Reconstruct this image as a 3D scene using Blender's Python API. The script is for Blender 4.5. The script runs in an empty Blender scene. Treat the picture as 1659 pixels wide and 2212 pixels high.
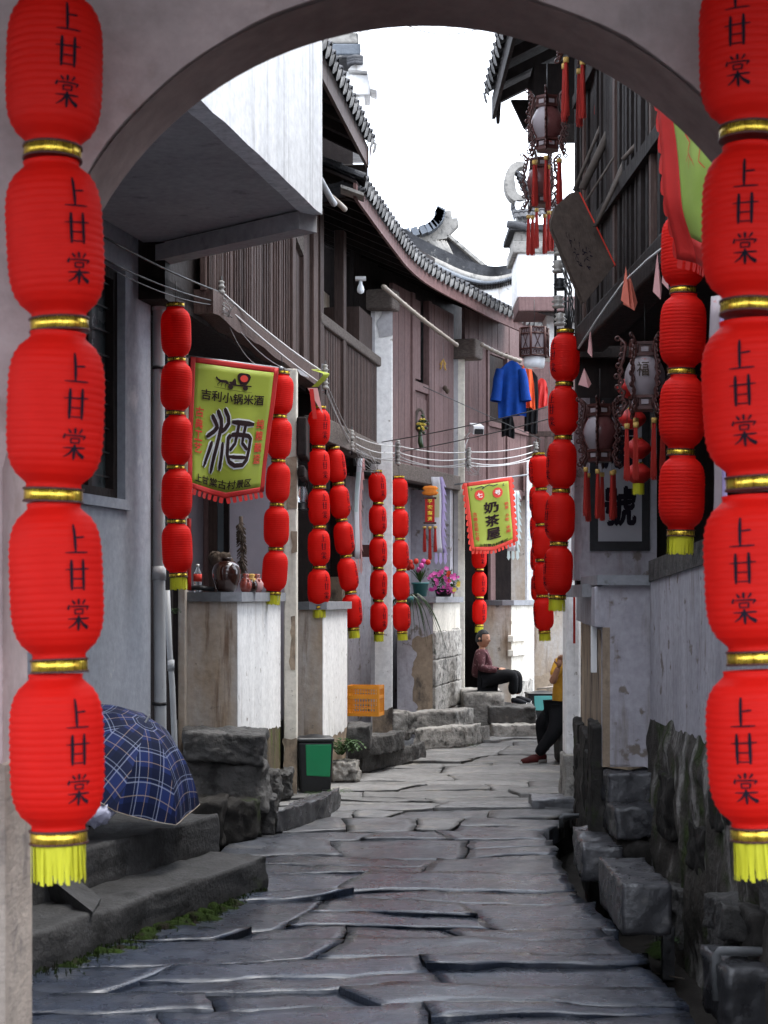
import bpy, bmesh, math, random
from mathutils import Vector, Matrix, noise
R = math.radians
S = bpy.context.scene
C = S.collection
rng = random.Random(7)
# ---------------------------------------------------------------- camera, sky, sun, exposure
F, CX, HY, H = 3600.0, 829.5, 1290.0, 1.8      # focal length and horizon measured on the photograph (1659 x 2212)
cam = bpy.data.objects.new('camera', bpy.data.cameras.new('camera'))
C.objects.link(cam)
cam.location = (0, 0, H)
cam.rotation_euler = (R(90), 0, 0)
cam.data.sensor_fit = 'VERTICAL'
cam.data.sensor_height = 36
cam.data.lens = 36 * F / 2212
cam.data.shift_y = (HY - 1106) / 2212
cam.data.clip_end = 500
cam.data.dof.use_dof = True
cam.data.dof.focus_distance = 16.0
cam.data.dof.aperture_fstop = 9.0
S.camera = cam
w = bpy.data.worlds.new("World")
S.world = w
w.use_nodes = True
wt = w.node_tree
bg = wt.nodes['Background']
sky = wt.nodes.new('ShaderNodeTexSky')
sky.sky_type = 'NISHITA'
sky.sun_disc = False
sky.sun_elevation = R(71)
sky.sun_rotation = R(108)
sky.air_density = 1.0
sky.dust_density = 4.0
hs = wt.nodes.new('ShaderNodeHueSaturation')
hs.inputs['Saturation'].default_value = 0.25
mixw = wt.nodes.new('ShaderNodeMixRGB')
mixw.inputs[0].default_value = 0.7
mixw.inputs[2].default_value = (7.1, 7.8, 9.0, 1)      # even cloud cover over the clear sky
wt.links.new(sky.outputs[0], hs.inputs['Color'])
wt.links.new(hs.outputs[0], mixw.inputs[1])
wt.links.new(mixw.outputs[0], bg.inputs[0])
bg.inputs[1].default_value = 0.15
sl = bpy.data.lights.new('sun', 'SUN')
sl.energy = 1.1
sl.angle = R(30)
sl.color = (1, 0.96, 0.9)
sun = bpy.data.objects.new('sun', sl)
C.objects.link(sun)
sun.rotation_euler = (R(-6), R(18), 0)
S.view_settings.view_transform = 'Standard'
S.view_settings.look = 'None'
S.view_settings.gamma = 1
S.view_settings.exposure = 2.05

# ---------------------------------------------------------------- helpers
def P(px, py, Y):
    return Vector(((px - CX) / F * Y, Y, H - (py - HY) / F * Y))
def G(px, py, z=0.0):
    Y = F * (H - z) / (py - HY)
    return Vector(((px - CX) / F * Y, Y, z))
def V(*a): return Vector(a)

def tag(o, label=None, cat=None, group=None, kind=None):
    if label: o['label'] = label
    if cat: o['category'] = cat
    if group: o['group'] = group
    if kind: o['kind'] = kind
    return o
def thing(name, label, cat, loc=(0, 0, 0), group=None, rz=0):
    o = bpy.data.objects.new(name, None)
    C.objects.link(o)
    o.empty_display_size = 0.1
    o.location = loc
    o.rotation_euler = (0, 0, rz)
    return tag(o, label, cat, group)
def link(name, me, parent=None, loc=None, rot=None, scale=None):
    o = bpy.data.objects.new(name, me)
    C.objects.link(o)
    if parent: o.parent = parent
    if loc is not None: o.location = loc
    if rot is not None: o.rotation_euler = rot
    if scale is not None: o.scale = scale
    return o
class MB:
    """collects shapes into one mesh"""
    def __init__(s): s.v = []; s.f = []; s.sm = []
    def add(s, vs, fs, smooth=False):
        b = len(s.v)
        s.v += [tuple(p) for p in vs]
        for f in fs:
            s.f.append(tuple(i + b for i in f)); s.sm.append(smooth)
        return s
    def mesh(s, name, mat):
        me = bpy.data.meshes.new(name)
        me.from_pydata(s.v, [], s.f)
        me.polygons.foreach_set('use_smooth', s.sm)
        for m in (mat if isinstance(mat, (list, tuple)) else [mat]): me.materials.append(m)
        me.update()
        return me
    def obj(s, name, mat, parent=None, loc=None, rot=None):
        """mesh object; if parented its vertices are taken as world coordinates of an unrotated, unmoved parent unless loc given"""
        o = link(name, s.mesh(name, mat), parent, loc, rot)
        if parent is not None and loc is None:
            o.matrix_parent_inverse = parent_inv(parent)
        return o
    # ---- shapes
    def hexa(s, c):     # c: 8 corners, bottom 4 ccw then top 4
        return s.add(c, [(3, 2, 1, 0), (4, 5, 6, 7), (0, 1, 5, 4), (1, 2, 6, 5), (2, 3, 7, 6), (3, 0, 4, 7)])
    def box(s, c, size, rz=0.0, rx=0.0, ry=0.0):
        m = Matrix.Translation(c) @ Matrix.Rotation(rz, 4, 'Z') @ Matrix.Rotation(ry, 4, 'Y') @ Matrix.Rotation(rx, 4, 'X')
        x, y, z = (q / 2 for q in size)
        return s.hexa([m @ Vector(p) for p in ((-x, -y, -z), (x, -y, -z), (x, y, -z), (-x, y, -z), (-x, -y, z), (x, -y, z), (x, y, z), (-x, y, z))])
    def tube(s, pts, r, n=6, closed=False, cap=True):
        pts = [Vector(p) for p in pts]
        N = len(pts)
        rs = r if isinstance(r, (list, tuple)) else [r] * N
        vs = []
        up = None
        for i, p in enumerate(pts):
            a = pts[(i - 1) % N] if (i > 0 or closed) else p
            b = pts[(i + 1) % N] if (i < N - 1 or closed) else p
            t = (b - a).normalized() if (b - a).length > 1e-9 else Vector((0, 0, 1))
            if up is None: up = t.orthogonal().normalized()
            up = (up - t * up.dot(t))
            up = up.normalized() if up.length > 1e-6 else t.orthogonal().normalized()
            sd = t.cross(up)
            for k in range(n):
                an = 2 * math.pi * k / n
                vs.append(p + (up * math.cos(an) + sd * math.sin(an)) * rs[i])
        fs = []
        for i in range(N if closed else N - 1):
            j = (i + 1) % N
            for k in range(n):
                fs.append((i * n + k, i * n + (k + 1) % n, j * n + (k + 1) % n, j * n + k))
        if cap and not closed:
            fs.append(tuple(range(n))[::-1]); fs.append(tuple((N - 1) * n + k for k in range(n)))
        return s.add(vs, fs, True)
    def lathe(s, prof, n=24, c=(0, 0, 0), fr=None, cap=True, smooth=True):
        """prof: (r, z); fr(theta, i) radius factor"""
        c = Vector(c)
        vs = []
        for i, (r, z) in enumerate(prof):
            for k in range(n):
                a = 2 * math.pi * k / n
                q = r * (fr(a, i) if fr else 1)
                vs.append((c.x + q * math.cos(a), c.y + q * math.sin(a), c.z + z))
        fs = []
        for i in range(len(prof) - 1):
            for k in range(n):
                fs.append((i * n + k, i * n + (k + 1) % n, (i + 1) * n + (k + 1) % n, (i + 1) * n + k))
        if cap:
            fs.append(tuple(range(n))[::-1]); fs.append(tuple((len(prof) - 1) * n + k for k in range(n)))
        return s.add(vs, fs, smooth)
    def grid(s, fn, nu, nv, smooth=True, thick=None):
        """sheet fn(u,v) in 0..1; thick(u,v) gives an offset vector for a back face"""
        def sheet(off):
            return [fn(i / nu, j / nv) + (off(i / nu, j / nv) if off else Vector()) for j in range(nv + 1) for i in range(nu + 1)]
        q = lambda i, j: j * (nu + 1) + i
        fs = [(q(i, j), q(i + 1, j), q(i + 1, j + 1), q(i, j + 1)) for j in range(nv) for i in range(nu)]
        a = sheet(None)
        if thick is None: return s.add(a, fs, smooth)
        b = sheet(thick)
        n = len(a)
        ff = fs + [tuple(n + k for k in f[::-1]) for f in fs]
        rim = [q(i, 0) for i in range(nu)] + [q(nu, j) for j in range(nv)] + [q(i, nv) for i in range(nu, 0, -1)] + [q(0, j) for j in range(nv, 0, -1)]
        for k in range(len(rim)):
            i0, i1 = rim[k], rim[(k + 1) % len(rim)]
            ff.append((i1, i0, i0 + n, i1 + n))
        return s.add(a + b, ff, smooth)
    def prism(s, poly, off):
        """poly: list of 3d points, off: extrusion vector"""
        n = len(poly)
        a = [Vector(p) for p in poly]
        off = Vector(off)
        vs = a + [p + off for p in a]
        fs = [tuple(range(n)), tuple(range(2 * n - 1, n - 1, -1))] + [(k, k + n, (k + 1) % n + n, (k + 1) % n)[::-1] for k in range(n)]
        return s.add(vs, fs)
def parent_inv(p):
    m = Matrix.LocRotScale(p.location, p.rotation_euler, p.scale)
    if p.parent: m = Matrix.LocRotScale(p.parent.location, p.parent.rotation_euler, p.parent.scale) @ p.matrix_parent_inverse @ m
    return m.inverted()
def bevel(o, w=0.01, seg=2):
    m = o.modifiers.new('bevel', 'BEVEL'); m.width = w; m.segments = seg; m.limit_method = 'ANGLE'
    return o
def nz(p, s=1.0, seed=0.0):
    return noise.noise(Vector((p[0] * s + seed * 13.1, p[1] * s - seed * 7.7, p[2] * s + seed * 3.3)))
def rock(name, c8, mat, parent=None, amp=0.02, fr=6.0, n=5, seed=0, rnd=0.25, smooth=True, loc=None):
    """a hewn stone: subdivided hexahedron with rounded, uneven faces"""
    c8 = [Vector(p) for p in c8]
    vs, fs, idx = [], [], {}
    def tri(u, v, t):
        b = [c8[k].lerp(c8[k2], u) for k, k2 in ((0, 1), (3, 2), (4, 5), (7, 6))]
        return b[0].lerp(b[1], v).lerp(b[2].lerp(b[3], v), t)
    cen = sum(c8, Vector()) / 8
    dims = [(c8[1] - c8[0]).length, (c8[3] - c8[0]).length, (c8[4] - c8[0]).length]
    md = min(dims)
    n = n * 2
    N = [max(3, min(26, int(round(n * d / md)))) for d in dims]
    N = [q + 2 for q in N]
    def par_(i, ax):
        e = min(.2, .10 * md * (.5 + rnd * 2) / max(1e-6, dims[ax]))
        if i == 0: return 0.0
        if i == N[ax]: return 1.0
        return e + (1 - 2 * e) * (i - 1) / (N[ax] - 2)
    def vid(i, j, k):
        if (i, j, k) in idx: return idx[(i, j, k)]
        u, v, t = par_(i, 0), par_(j, 1), par_(k, 2)
        p = tri(u, v, t)
        # soften edges: pull in where two coordinates are extreme
        e = [abs(2 * u - 1), abs(2 * v - 1), abs(2 * t - 1)]
        ex = sorted(e, reverse=True)
        if ex[1] > 0.999: 
            d = (cen - p).normalized() * md * rnd * (0.16 if ex[2] < 0.999 else 0.24)
            p = p + d * (0.6 + 0.8 * abs(nz(p, 7, seed)))
        dv = Vector((nz(p, fr, seed + 1), nz(p, fr, seed + 2), nz(p, fr, seed + 3)))
        dv += 0.6 * Vector((nz(p, fr * 2.7, seed + 4), nz(p, fr * 2.7, seed + 5), nz(p, fr * 2.7, seed + 6)))
        dv += 0.35 * Vector((nz(p, fr * 7, seed + 7), nz(p, fr * 7, seed + 8), nz(p, fr * 7, seed + 9)))
        st_ = round(2.2 * nz(p, fr * 1.2, seed + 11)) * .42
        p = p + dv * amp + (p - cen).normalized() * st_ * amp
        idx[(i, j, k)] = len(vs); vs.append(p)
        return idx[(i, j, k)]
    for a, b, k_ in ((0, 1, 2), (1, 2, 0), (2, 0, 1)):
        for side in (0, 1):
            for i in range(N[a]):
                for j in range(N[b]):
                    q = []
                    for di, dj in ((0, 0), (1, 0), (1, 1), (0, 1)):
                        t = [0, 0, 0]; t[a] = i + di; t[b] = j + dj; t[k_] = side * N[k_]
                        q.append(vid(*t))
                    fs.append(tuple(q if side else q[::-1]))
    return MB().add(vs, fs, smooth).obj(name, mat, parent, loc)
def hex8(x0, x1, y0, y1, z0, z1):
    return [(x0, y0, z0), (x1, y0, z0), (x1, y1, z0), (x0, y1, z0), (x0, y0, z1), (x1, y0, z1), (x1, y1, z1), (x0, y1, z1)]
class Pl:
    """vertical plane through plan points a -> b; s = metres along, z = height, t = metres out towards the street (left facades: +x side)"""
    def __init__(s, a, b, flip=False):
        s.a = Vector((a[0], a[1], 0)); s.b = Vector((b[0], b[1], 0))
        s.L = (s.b - s.a).length
        s.d = (s.b - s.a) / s.L
        s.n = Vector((s.d.y, -s.d.x, 0)) * (-1 if flip else 1)
        s.flip = flip
    def s_(s, px, t=0.0):
        k = (px - CX) / F
        o = s.a + s.n * t
        den = s.d.x - k * s.d.y
        return (k * o.y - o.x) / den
    def at(s, q, z, t=0.0):
        p = s.a + s.d * q + s.n * t
        return Vector((p.x, p.y, z))
    def hit(s, px, py, t=0.0):
        q = s.s_(px, t)
        p = s.a + s.d * q + s.n * t
        return q, H - (py - HY) / F * p.y
    def c8(s, s0, s1, z0, z1, t0, t1):
        c = [s.at(s0, z0, t1), s.at(s1, z0, t1), s.at(s1, z0, t0), s.at(s0, z0, t0), s.at(s0, z1, t1), s.at(s1, z1, t1), s.at(s1, z1, t0), s.at(s0, z1, t0)]
        if s.flip: c = [c[1], c[0], c[3], c[2], c[5], c[4], c[7], c[6]]
        return c
    def box(s, mb, s0, s1, z0, z1, t0, t1):
        return mb.hexa(s.c8(s0, s1, z0, z1, t0, t1))
    def obj(s, name, mat, par, s0, s1, z0, z1, t0, t1, bev=0.0):
        o = s.box(MB(), s0, s1, z0, z1, t0, t1).obj(name, mat, par)
        if bev: bevel(o, bev)
        return o
# ---------------------------------------------------------------- materials
def pm(name, c1, c2, sc=3.0, st=(1, 1, 1), c3=None, t3=(0.55, 0.7), s3=6.0, st3=(1, 1, 1), rough=0.75, rvar=0.1, bump=0.15, bs=25.0,
       bst=(1, 1, 1), met=0.0, rnd=0.0, spec=0.4, tl=0.0, coat=0.0, c4=None, t4=(0.6, 0.65), s4=14.0, space='world', bd=0.02, grain=None, gs=17.0):
    m = bpy.data.materials.new(name)
    m.use_nodes = True
    nt = m.node_tree
    N = nt.nodes.new
    L = nt.links.new
    b = nt.nodes['Principled BSDF']
    if space == 'world': co = N('ShaderNodeNewGeometry').outputs['Position']
    else: co = N('ShaderNodeTexCoord').outputs['Object']
    def nzn(scale, stretch, det=6.0):
        mp = N('ShaderNodeMapping'); mp.inputs['Scale'].default_value = stretch
        n = N('ShaderNodeTexNoise'); n.inputs['Scale'].default_value = scale; n.inputs['Detail'].default_value = det; n.inputs['Roughness'].default_value = 0.62
        L(co, mp.inputs[0]); L(mp.outputs[0], n.inputs['Vector'])
        return n.outputs[0]
    def ramp(x, a, bb):
        r = N('ShaderNodeMapRange'); r.inputs[1].default_value = a; r.inputs[2].default_value = bb
        L(x, r.inputs[0])
        return r.outputs[0]
    def mix(f, a, bcol):
        x = N('ShaderNodeMixRGB')
        if isinstance(f, float): x.inputs[0].default_value = f
        else: L(f, x.inputs[0])
        for i, q in ((1, a), (2, bcol)):
            if isinstance(q, tuple): x.inputs[i].default_value = (*q, 1)
            else: L(q, x.inputs[i])
        return x.outputs[0]
    n1 = nzn(sc, st)
    col = mix(ramp(n1, 0.3, 0.7), c1, c2)
    if c3: col = mix(ramp(nzn(s3, st3), *t3), col, c3)
    if c4: col = mix(ramp(nzn(s4, (1, 1, 1)), *t4), col, c4)
    if grain is None: grain = .15 if (bump >= .12 and space == 'world' and not tl) else 0
    if grain:
        g = N('ShaderNodeMapRange'); g.inputs[1].default_value = .3; g.inputs[2].default_value = .7
        g.inputs[3].default_value = 1 - grain; g.inputs[4].default_value = 1 + grain * .8
        L(nzn(gs, (1, 1, 1), 5.0), g.inputs[0])
        h = N('ShaderNodeHueSaturation'); L(g.outputs[0], h.inputs['Value']); L(col, h.inputs['Color'])
        col = h.outputs[0]
    if rnd:
        oi = N('ShaderNodeObjectInfo')
        r = N('ShaderNodeMapRange'); r.inputs[3].default_value = 1 - rnd; r.inputs[4].default_value = 1 + rnd
        L(oi.outputs['Random'], r.inputs[0])
        h = N('ShaderNodeHueSaturation'); L(r.outputs[0], h.inputs['Value']); L(col, h.inputs['Color'])
        col = h.outputs[0]
    L(col, b.inputs['Base Color'])
    nb = nzn(bs, bst, 8.0)
    rr = N('ShaderNodeMapRange'); rr.inputs[1].default_value = 0.3; rr.inputs[2].default_value = 0.7
    rr.inputs[3].default_value = max(0.03, rough - rvar); rr.inputs[4].default_value = min(1, rough + rvar)
    L(nzn(sc * 1.7, st), rr.inputs[0]); L(rr.outputs[0], b.inputs['Roughness'])
    if bump:
        bp = N('ShaderNodeBump'); bp.inputs['Strength'].default_value = bump; bp.inputs['Distance'].default_value = bd
        L(nb, bp.inputs['Height']); L(bp.outputs[0], b.inputs['Normal'])
    b.inputs['Metallic'].default_value = met
    b.inputs['Specular IOR Level'].default_value = spec
    if coat: b.inputs['Coat Weight'].default_value = coat; b.inputs['Coat Roughness'].default_value = 0.2
    if tl:
        t = N('ShaderNodeBsdfTranslucent'); L(col, t.inputs[0])
        ms = N('ShaderNodeMixShader'); ms.inputs[0].default_value = tl
        L(b.outputs[0], ms.inputs[1]); L(t.outputs[0], ms.inputs[2])
        L(ms.outputs[0], nt.nodes['Material Output'].inputs[0])
    return m
M = {}
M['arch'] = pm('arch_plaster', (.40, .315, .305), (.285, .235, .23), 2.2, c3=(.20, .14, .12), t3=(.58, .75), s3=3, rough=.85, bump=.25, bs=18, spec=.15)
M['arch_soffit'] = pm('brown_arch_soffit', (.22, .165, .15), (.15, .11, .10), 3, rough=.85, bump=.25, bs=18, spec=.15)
M['arch_stone'] = pm('arch_base_stone', (.30, .25, .21), (.21, .17, .14), 3, c3=(.12, .10, .09), s3=9, rough=.9, bump=.5, bs=16, bst=(1, 1, 2.5))
M['white'] = pm('old_limewash', (.84, .83, .81), (.70, .69, .68), 2.2, (1.6, 1.6, .35), c3=(.46, .42, .37), t3=(.58, .80), s3=4.2, st3=(2.6, 2.6, .22), rough=.9, bump=.2, bs=22, c4=(.35, .32, .28), t4=(.64, .69), s4=11, spec=.15)
M['cream'] = pm('cream_limewash', (.72, .68, .60), (.58, .54, .46), 2.2, (1.6, 1.6, .35), c3=(.36, .30, .23), t3=(.56, .76), s3=4.2, st3=(2.6, 2.6, .22), rough=.9, bump=.2, bs=22, c4=(.30, .26, .2), t4=(.64, .69), s4=11, spec=.15)
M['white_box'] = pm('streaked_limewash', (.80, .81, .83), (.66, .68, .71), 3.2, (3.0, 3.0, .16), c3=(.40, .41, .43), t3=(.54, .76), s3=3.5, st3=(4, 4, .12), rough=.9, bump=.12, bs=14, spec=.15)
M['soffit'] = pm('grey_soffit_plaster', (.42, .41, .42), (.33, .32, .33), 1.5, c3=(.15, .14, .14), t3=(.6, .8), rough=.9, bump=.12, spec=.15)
M['grey'] = pm('grey_render', (.36, .375, .42), (.27, .285, .32), 1.3, (1, 1, .5), c3=(.52, .52, .54), t3=(.62, .75), s3=2.6, rough=.85, bump=.15, bs=20, c4=(.2, .19, .19), t4=(.68, .74), s4=6, spec=.15)
M['lav'] = pm('lavender_limewash', (.46, .445, .48), (.33, .315, .345), 2.4, (1.4, 1.4, .4), c3=(.23, .20, .18), t3=(.54, .74), s3=4, st3=(2.4, 2.4, .35), rough=.9, bump=.2, bs=24, c4=(.20, .17, .15), t4=(.60, .66), s4=7, spec=.15)
M['damp'] = pm('damp_plaster', (.37, .29, .21), (.24, .185, .135), 2.5, (1, 1, .6), c3=(.075, .063, .055), t3=(.53, .66), s3=3.5, st3=(1, 1, .5), rough=.85, bump=.4, bs=18, spec=.15)
M['brown_plaster'] = pm('brown_stained_plaster', (.42, .39, .36), (.34, .255, .175), 3.0, (1.5, 1.5, .5), c3=(.17, .115, .08), t3=(.54, .70), s3=4, st3=(3, 3, .3), rough=.9, bump=.3, bs=20, c4=(.12, .1, .085), t4=(.64, .7), s4=5, spec=.15)
M['mossy'] = pm('mossy_damp_plaster', (.16, .125, .08), (.075, .06, .045), 4, (2, 2, .4), c3=(.10, .125, .035), t3=(.54, .66), s3=5, st3=(2, 2, .5), rough=.9, bump=.5, bs=22, spec=.15)
M['wood'] = pm('dark_weathered_boards', (.088, .056, .047), (.046, .029, .025), 6, (9, 9, .5), c3=(.16, .115, .10), t3=(.62, .8), s3=8, st3=(14, 14, .5), rough=.62, rvar=.12, bump=.5, bs=14, bst=(10, 10, .6), rnd=.3, spec=.15)
M['wood_red'] = pm('mauve_brown_boards', (.175, .108, .102), (.115, .070, .067), 5, (8, 8, .45), c3=(.07, .045, .045), t3=(.6, .75), s3=7, st3=(12, 12, .4), rough=.65, bump=.35, bs=14, bst=(10, 10, .6), rnd=.16, spec=.15)
M['fascia'] = pm('faded_red_fascia', (.17, .095, .088), (.10, .056, .052), 4, (3, 3, 3), c3=(.36, .30, .28), t3=(.64, .72), s3=7, st3=(1, 1, 1), rough=.7, bump=.3, bs=30, rnd=.12, spec=.15)
M['wood_grey'] = pm('grey_weathered_beam', (.15, .125, .11), (.075, .06, .053), 7, (3, 3, 8), c3=(.23, .2, .18), t3=(.6, .75), s3=7, st3=(2, 2, 12), rough=.8, bump=.6, bs=12, bst=(2, 2, 14), rnd=.2, spec=.15)
M['wood_dark'] = pm('shaded_dark_timber', (.022, .016, .014), (.011, .008, .008), 5, (4, 4, 1), rough=.7, bump=.3, bs=16, rnd=.25, spec=.15)  # dark timber made nearly black; shade indoors and under eaves is put in
M['pole'] = pm('weathered_pole', (.12, .095, .08), (.07, .055, .045), 8, rough=.75, bump=.3, bs=30, rnd=.3)
M['bamboo'] = pm('dry_bamboo', (.25, .21, .17), (.17, .14, .11), 6, rough=.55, bump=.1)
M['tile'] = pm('clay_roof_tile', (.085, .085, .09), (.045, .045, .048), 9, c3=(.26, .25, .23), t3=(.6, .74), s3=14, rough=.8, bump=.4, bs=50, rnd=.35, spec=.15)
M['tile_blue'] = pm('blue_grey_tile', (.13, .145, .165), (.08, .09, .105), 8, c3=(.3, .3, .3), t3=(.62, .75), s3=12, rough=.65, bump=.3, bs=40, rnd=.25)
M['ridge'] = pm('weathered_ridge_mortar', (.34, .32, .29), (.20, .19, .175), 6, c3=(.09, .09, .085), t3=(.55, .68), s3=9, rough=.9, bump=.5, bs=30, spec=.15)
def slab_mat(k):  # wet to dry stone, also toned darker near and lighter far for the light
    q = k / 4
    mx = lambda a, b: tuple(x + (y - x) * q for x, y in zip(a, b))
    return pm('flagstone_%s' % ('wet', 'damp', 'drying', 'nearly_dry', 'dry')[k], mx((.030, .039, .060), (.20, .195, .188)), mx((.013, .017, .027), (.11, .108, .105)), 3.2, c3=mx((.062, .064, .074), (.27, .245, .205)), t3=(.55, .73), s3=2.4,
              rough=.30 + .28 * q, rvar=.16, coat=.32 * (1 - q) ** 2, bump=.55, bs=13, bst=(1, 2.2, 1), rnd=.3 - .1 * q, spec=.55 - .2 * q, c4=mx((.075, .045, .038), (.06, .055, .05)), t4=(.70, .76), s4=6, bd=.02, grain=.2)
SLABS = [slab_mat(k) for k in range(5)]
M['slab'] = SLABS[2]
M['dirt_dry'] = pm('dry_joint_sand', (.16, .135, .105), (.08, .068, .055), 8, rough=.95, bump=.6, bs=40, spec=.15)
M['dirt'] = pm('joint_dirt', (.035, .030, .026), (.018, .016, .014), 9, c3=(.035, .06, .014), t3=(.66, .74), s3=3, rough=.9, bump=.6, bs=40, spec=.15)
M['concrete'] = pm('dark_step_concrete', (0.051, 0.0498, 0.0492), (0.027, 0.0258, 0.0252), 4, c3=(0.012, 0.0114, 0.0108), t3=(.52, .70), s3=5, rough=.72, bump=.8, bs=32, bd=.015, grain=.22, c4=(0.027, 0.036, 0.012), t4=(.68, .76), s4=3)
M['rock'] = pm('dark_rough_stone', (0.0775, 0.07316, 0.0682), (0.0372, 0.03534, 0.0341), 5, c3=(0.1364, 0.124, 0.1116), t3=(.6, .75), s3=7, rough=.75, rvar=.15, bump=1.0, bs=11, bd=.04, rnd=.25, c4=(0.0186, 0.01736, 0.0155), t4=(.54, .66), s4=5)
M['rock_light'] = pm('pale_hewn_stone', (.40, .375, .34), (.25, .235, .21), 5, c3=(.10, .095, .085), t3=(.52, .66), s3=8, rough=.8, bump=1.0, bs=13, bd=.035, rnd=.2, c4=(.06, .085, .025), t4=(.68, .76), s4=4)
M['rock_wet'] = pm('wet_dark_stone', (0.04875, 0.04875, 0.0533), (0.02925, 0.02925, 0.0325), 4, c3=(0.078, 0.07475, 0.0715), t3=(.6, .75), s3=8, rough=.34, rvar=.16, bump=.5, bs=14, rnd=.2, spec=.6)
M['rock_black'] = pm('black_damp_stone', (0.035, 0.0322, 0.0294), (0.0154, 0.014, 0.0126), 5, (1, 1, .5), c3=(0.091, 0.084, 0.077), t3=(.60, .74), s3=4, st3=(1.3, 1.3, .5), rough=.75, bump=.7, bs=14, rnd=.2, c4=(0.0245, 0.0385, 0.0084), t4=(.6, .72), s4=4, spec=.15)
M['wall_foot'] = pm('damp_wall_foot', (.085, .075, .065), (.030, .027, .023), 4, (1, 1, .4), c3=(.27, .255, .24), t3=(.53, .64), s3=3.2, st3=(1.4, 1.4, .45), rough=.8, bump=1.0, bs=12, bd=.04, c4=(.028, .042, .010), t4=(.52, .64), s4=3, spec=.2)
M['signwood'] = pm('old_signboard', (.075, .055, .045), (.045, .033, .027), 6, (3, 3, 3), rough=.75, bump=.4, bs=14, bst=(6, 6, 1), spec=.15)
M['moss'] = pm('moss', (.026, .046, .008), (.012, .020, .005), 12, c3=(.016, .013, .010), t3=(.5, .6), s3=9, spec=.1, rough=.95, bump=.8, bs=90)
M['leaf'] = pm('green_leaf', (.055, .12, .028), (.035, .075, .02), 6, rough=.5, bump=0, tl=.25, rnd=.2)
M['leaf_dark'] = pm('dark_leaf', (.03, .06, .02), (.02, .04, .014), 6, rough=.4, bump=0, tl=.15)
M['red'] = pm('lantern_red_cloth', (.80, .016, .009), (.70, .012, .007), 5, rough=.6, rvar=.05, bump=.06, bs=70, tl=.45, spec=.2, space='obj')
M['red_dark'] = pm('deep_red_cloth', (.55, .02, .015), (.45, .014, .012), 5, rough=.6, bump=.1, bs=60, tl=.2)
M['gold'] = pm('gold_foil', (.92, .66, .08), (.35, .20, .02), 30, (1, 1, .05), rough=.25, rvar=.1, bump=.15, bs=30, met=.85, space='obj')
M['tassel'] = pm('yellow_tassel', (.68, .66, .03), (.50, .48, .02), 40, (1, 1, .1), rough=.7, bump=.2, tl=.2)
M['tassel_red'] = pm('red_tassel', (.52, .03, .018), (.38, .02, .014), 40, (1, 1, .1), rough=.7, bump=.2, tl=.15)
M['ink'] = pm('black_ink', (.016, .012, .020), (.010, .008, .012), 5, rough=.9, bump=0, spec=.05)
M['ink_brown'] = pm('dark_print', (.030, .018, .018), (.025, .015, .016), 5, rough=.9, bump=0, spec=.05)
M['print_red'] = pm('red_print', (.62, .04, .02), (.55, .035, .02), 5, rough=.7, bump=0)
M['print_white'] = pm('white_print', (.8, .8, .75), (.75, .75, .7), 5, rough=.7, bump=0)
M['banner'] = pm('banner_green_cloth', (.37, .43, .045), (.32, .37, .04), 4, rough=.55, bump=.08, bs=120, tl=.25)
M['banner2'] = pm('pale_green_cloth', (.36, .50, .10), (.30, .43, .08), 4, rough=.5, bump=.1, bs=60, tl=.25)
M['iron'] = pm('black_iron', (.03, .03, .032), (.02, .02, .021), 20, rough=.5, met=.5, bump=.2)
M['steel'] = pm('grey_galvanised', (.30, .31, .32), (.2, .2, .21), 20, rough=.45, met=.6, bump=.1)
M['pvc'] = pm('grey_plastic_pipe', (.36, .37, .38), (.29, .30, .31), 4, c3=(.12, .11, .1), t3=(.66, .74), s3=9, st3=(2, 2, .6), rough=.5, bump=.05)
M['ceramic'] = pm('insulator_porcelain', (.42, .40, .36), (.28, .26, .24), 15, rough=.35, bump=0, c3=(.08, .07, .06), t3=(.55, .7))
M['wire'] = pm('grey_wire', (.30, .29, .28), (.20, .19, .19), 6, rough=.5, bump=0)
M['wire_white'] = pm('pale_wire', (.62, .61, .59), (.46, .45, .44), 6, rough=.5, bump=0)
M['wire_black'] = pm('black_wire', (.03, .03, .03), (.02, .02, .02), 6, rough=.5, bump=0)
M['cloth_white'] = pm('white_streamer', (.75, .75, .78), (.66, .66, .70), 4, rough=.7, bump=.08, bs=60, tl=.3)
M['cloth_purple'] = pm('purple_streamer', (.42, .34, .62), (.55, .48, .72), 4, rough=.7, bump=.08, tl=.3)
M['cloth_yellow'] = pm('pale_yellow_streamer', (.66, .66, .38), (.6, .6, .4), 4, rough=.7, bump=.08, tl=.3)
M['cloth_pink'] = pm('pink_streamer', (.62, .30, .30), (.7, .42, .40), 4, rough=.7, bump=.08, tl=.3)
M['cloth_teal'] = pm('pale_teal_streamer', (.50, .62, .60), (.6, .68, .68), 4, rough=.7, bump=.08, tl=.3)
M['cloth_coral'] = pm('coral_pennant', (.60, .15, .10), (.68, .22, .15), 4, rough=.7, bump=.1, tl=.3)
M['cloth_blue'] = pm('royal_blue_shirt', (.006, .048, .25), (.004, .03, .18), 5, rough=.7, bump=.15, bs=40, spec=.1)
M['cloth_black'] = pm('black_cloth', (0.0096, 0.0096, 0.0108), (0.006, 0.006, 0.0072), 5, rough=.8, bump=.2, bs=60, spec=.1)
M['cloth_orange'] = pm('orange_red_cloth', (.66, .10, .03), (.6, .08, .03), 5, rough=.8, bump=.2, spec=.1)
M['maroon'] = pm('maroon_patterned_shirt', (.105, .040, .045), (.07, .028, .032), 12, c3=(.27, .17, .17), t3=(.58, .66), s3=22, rough=.75, bump=.3, bs=40, spec=.1)
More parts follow.
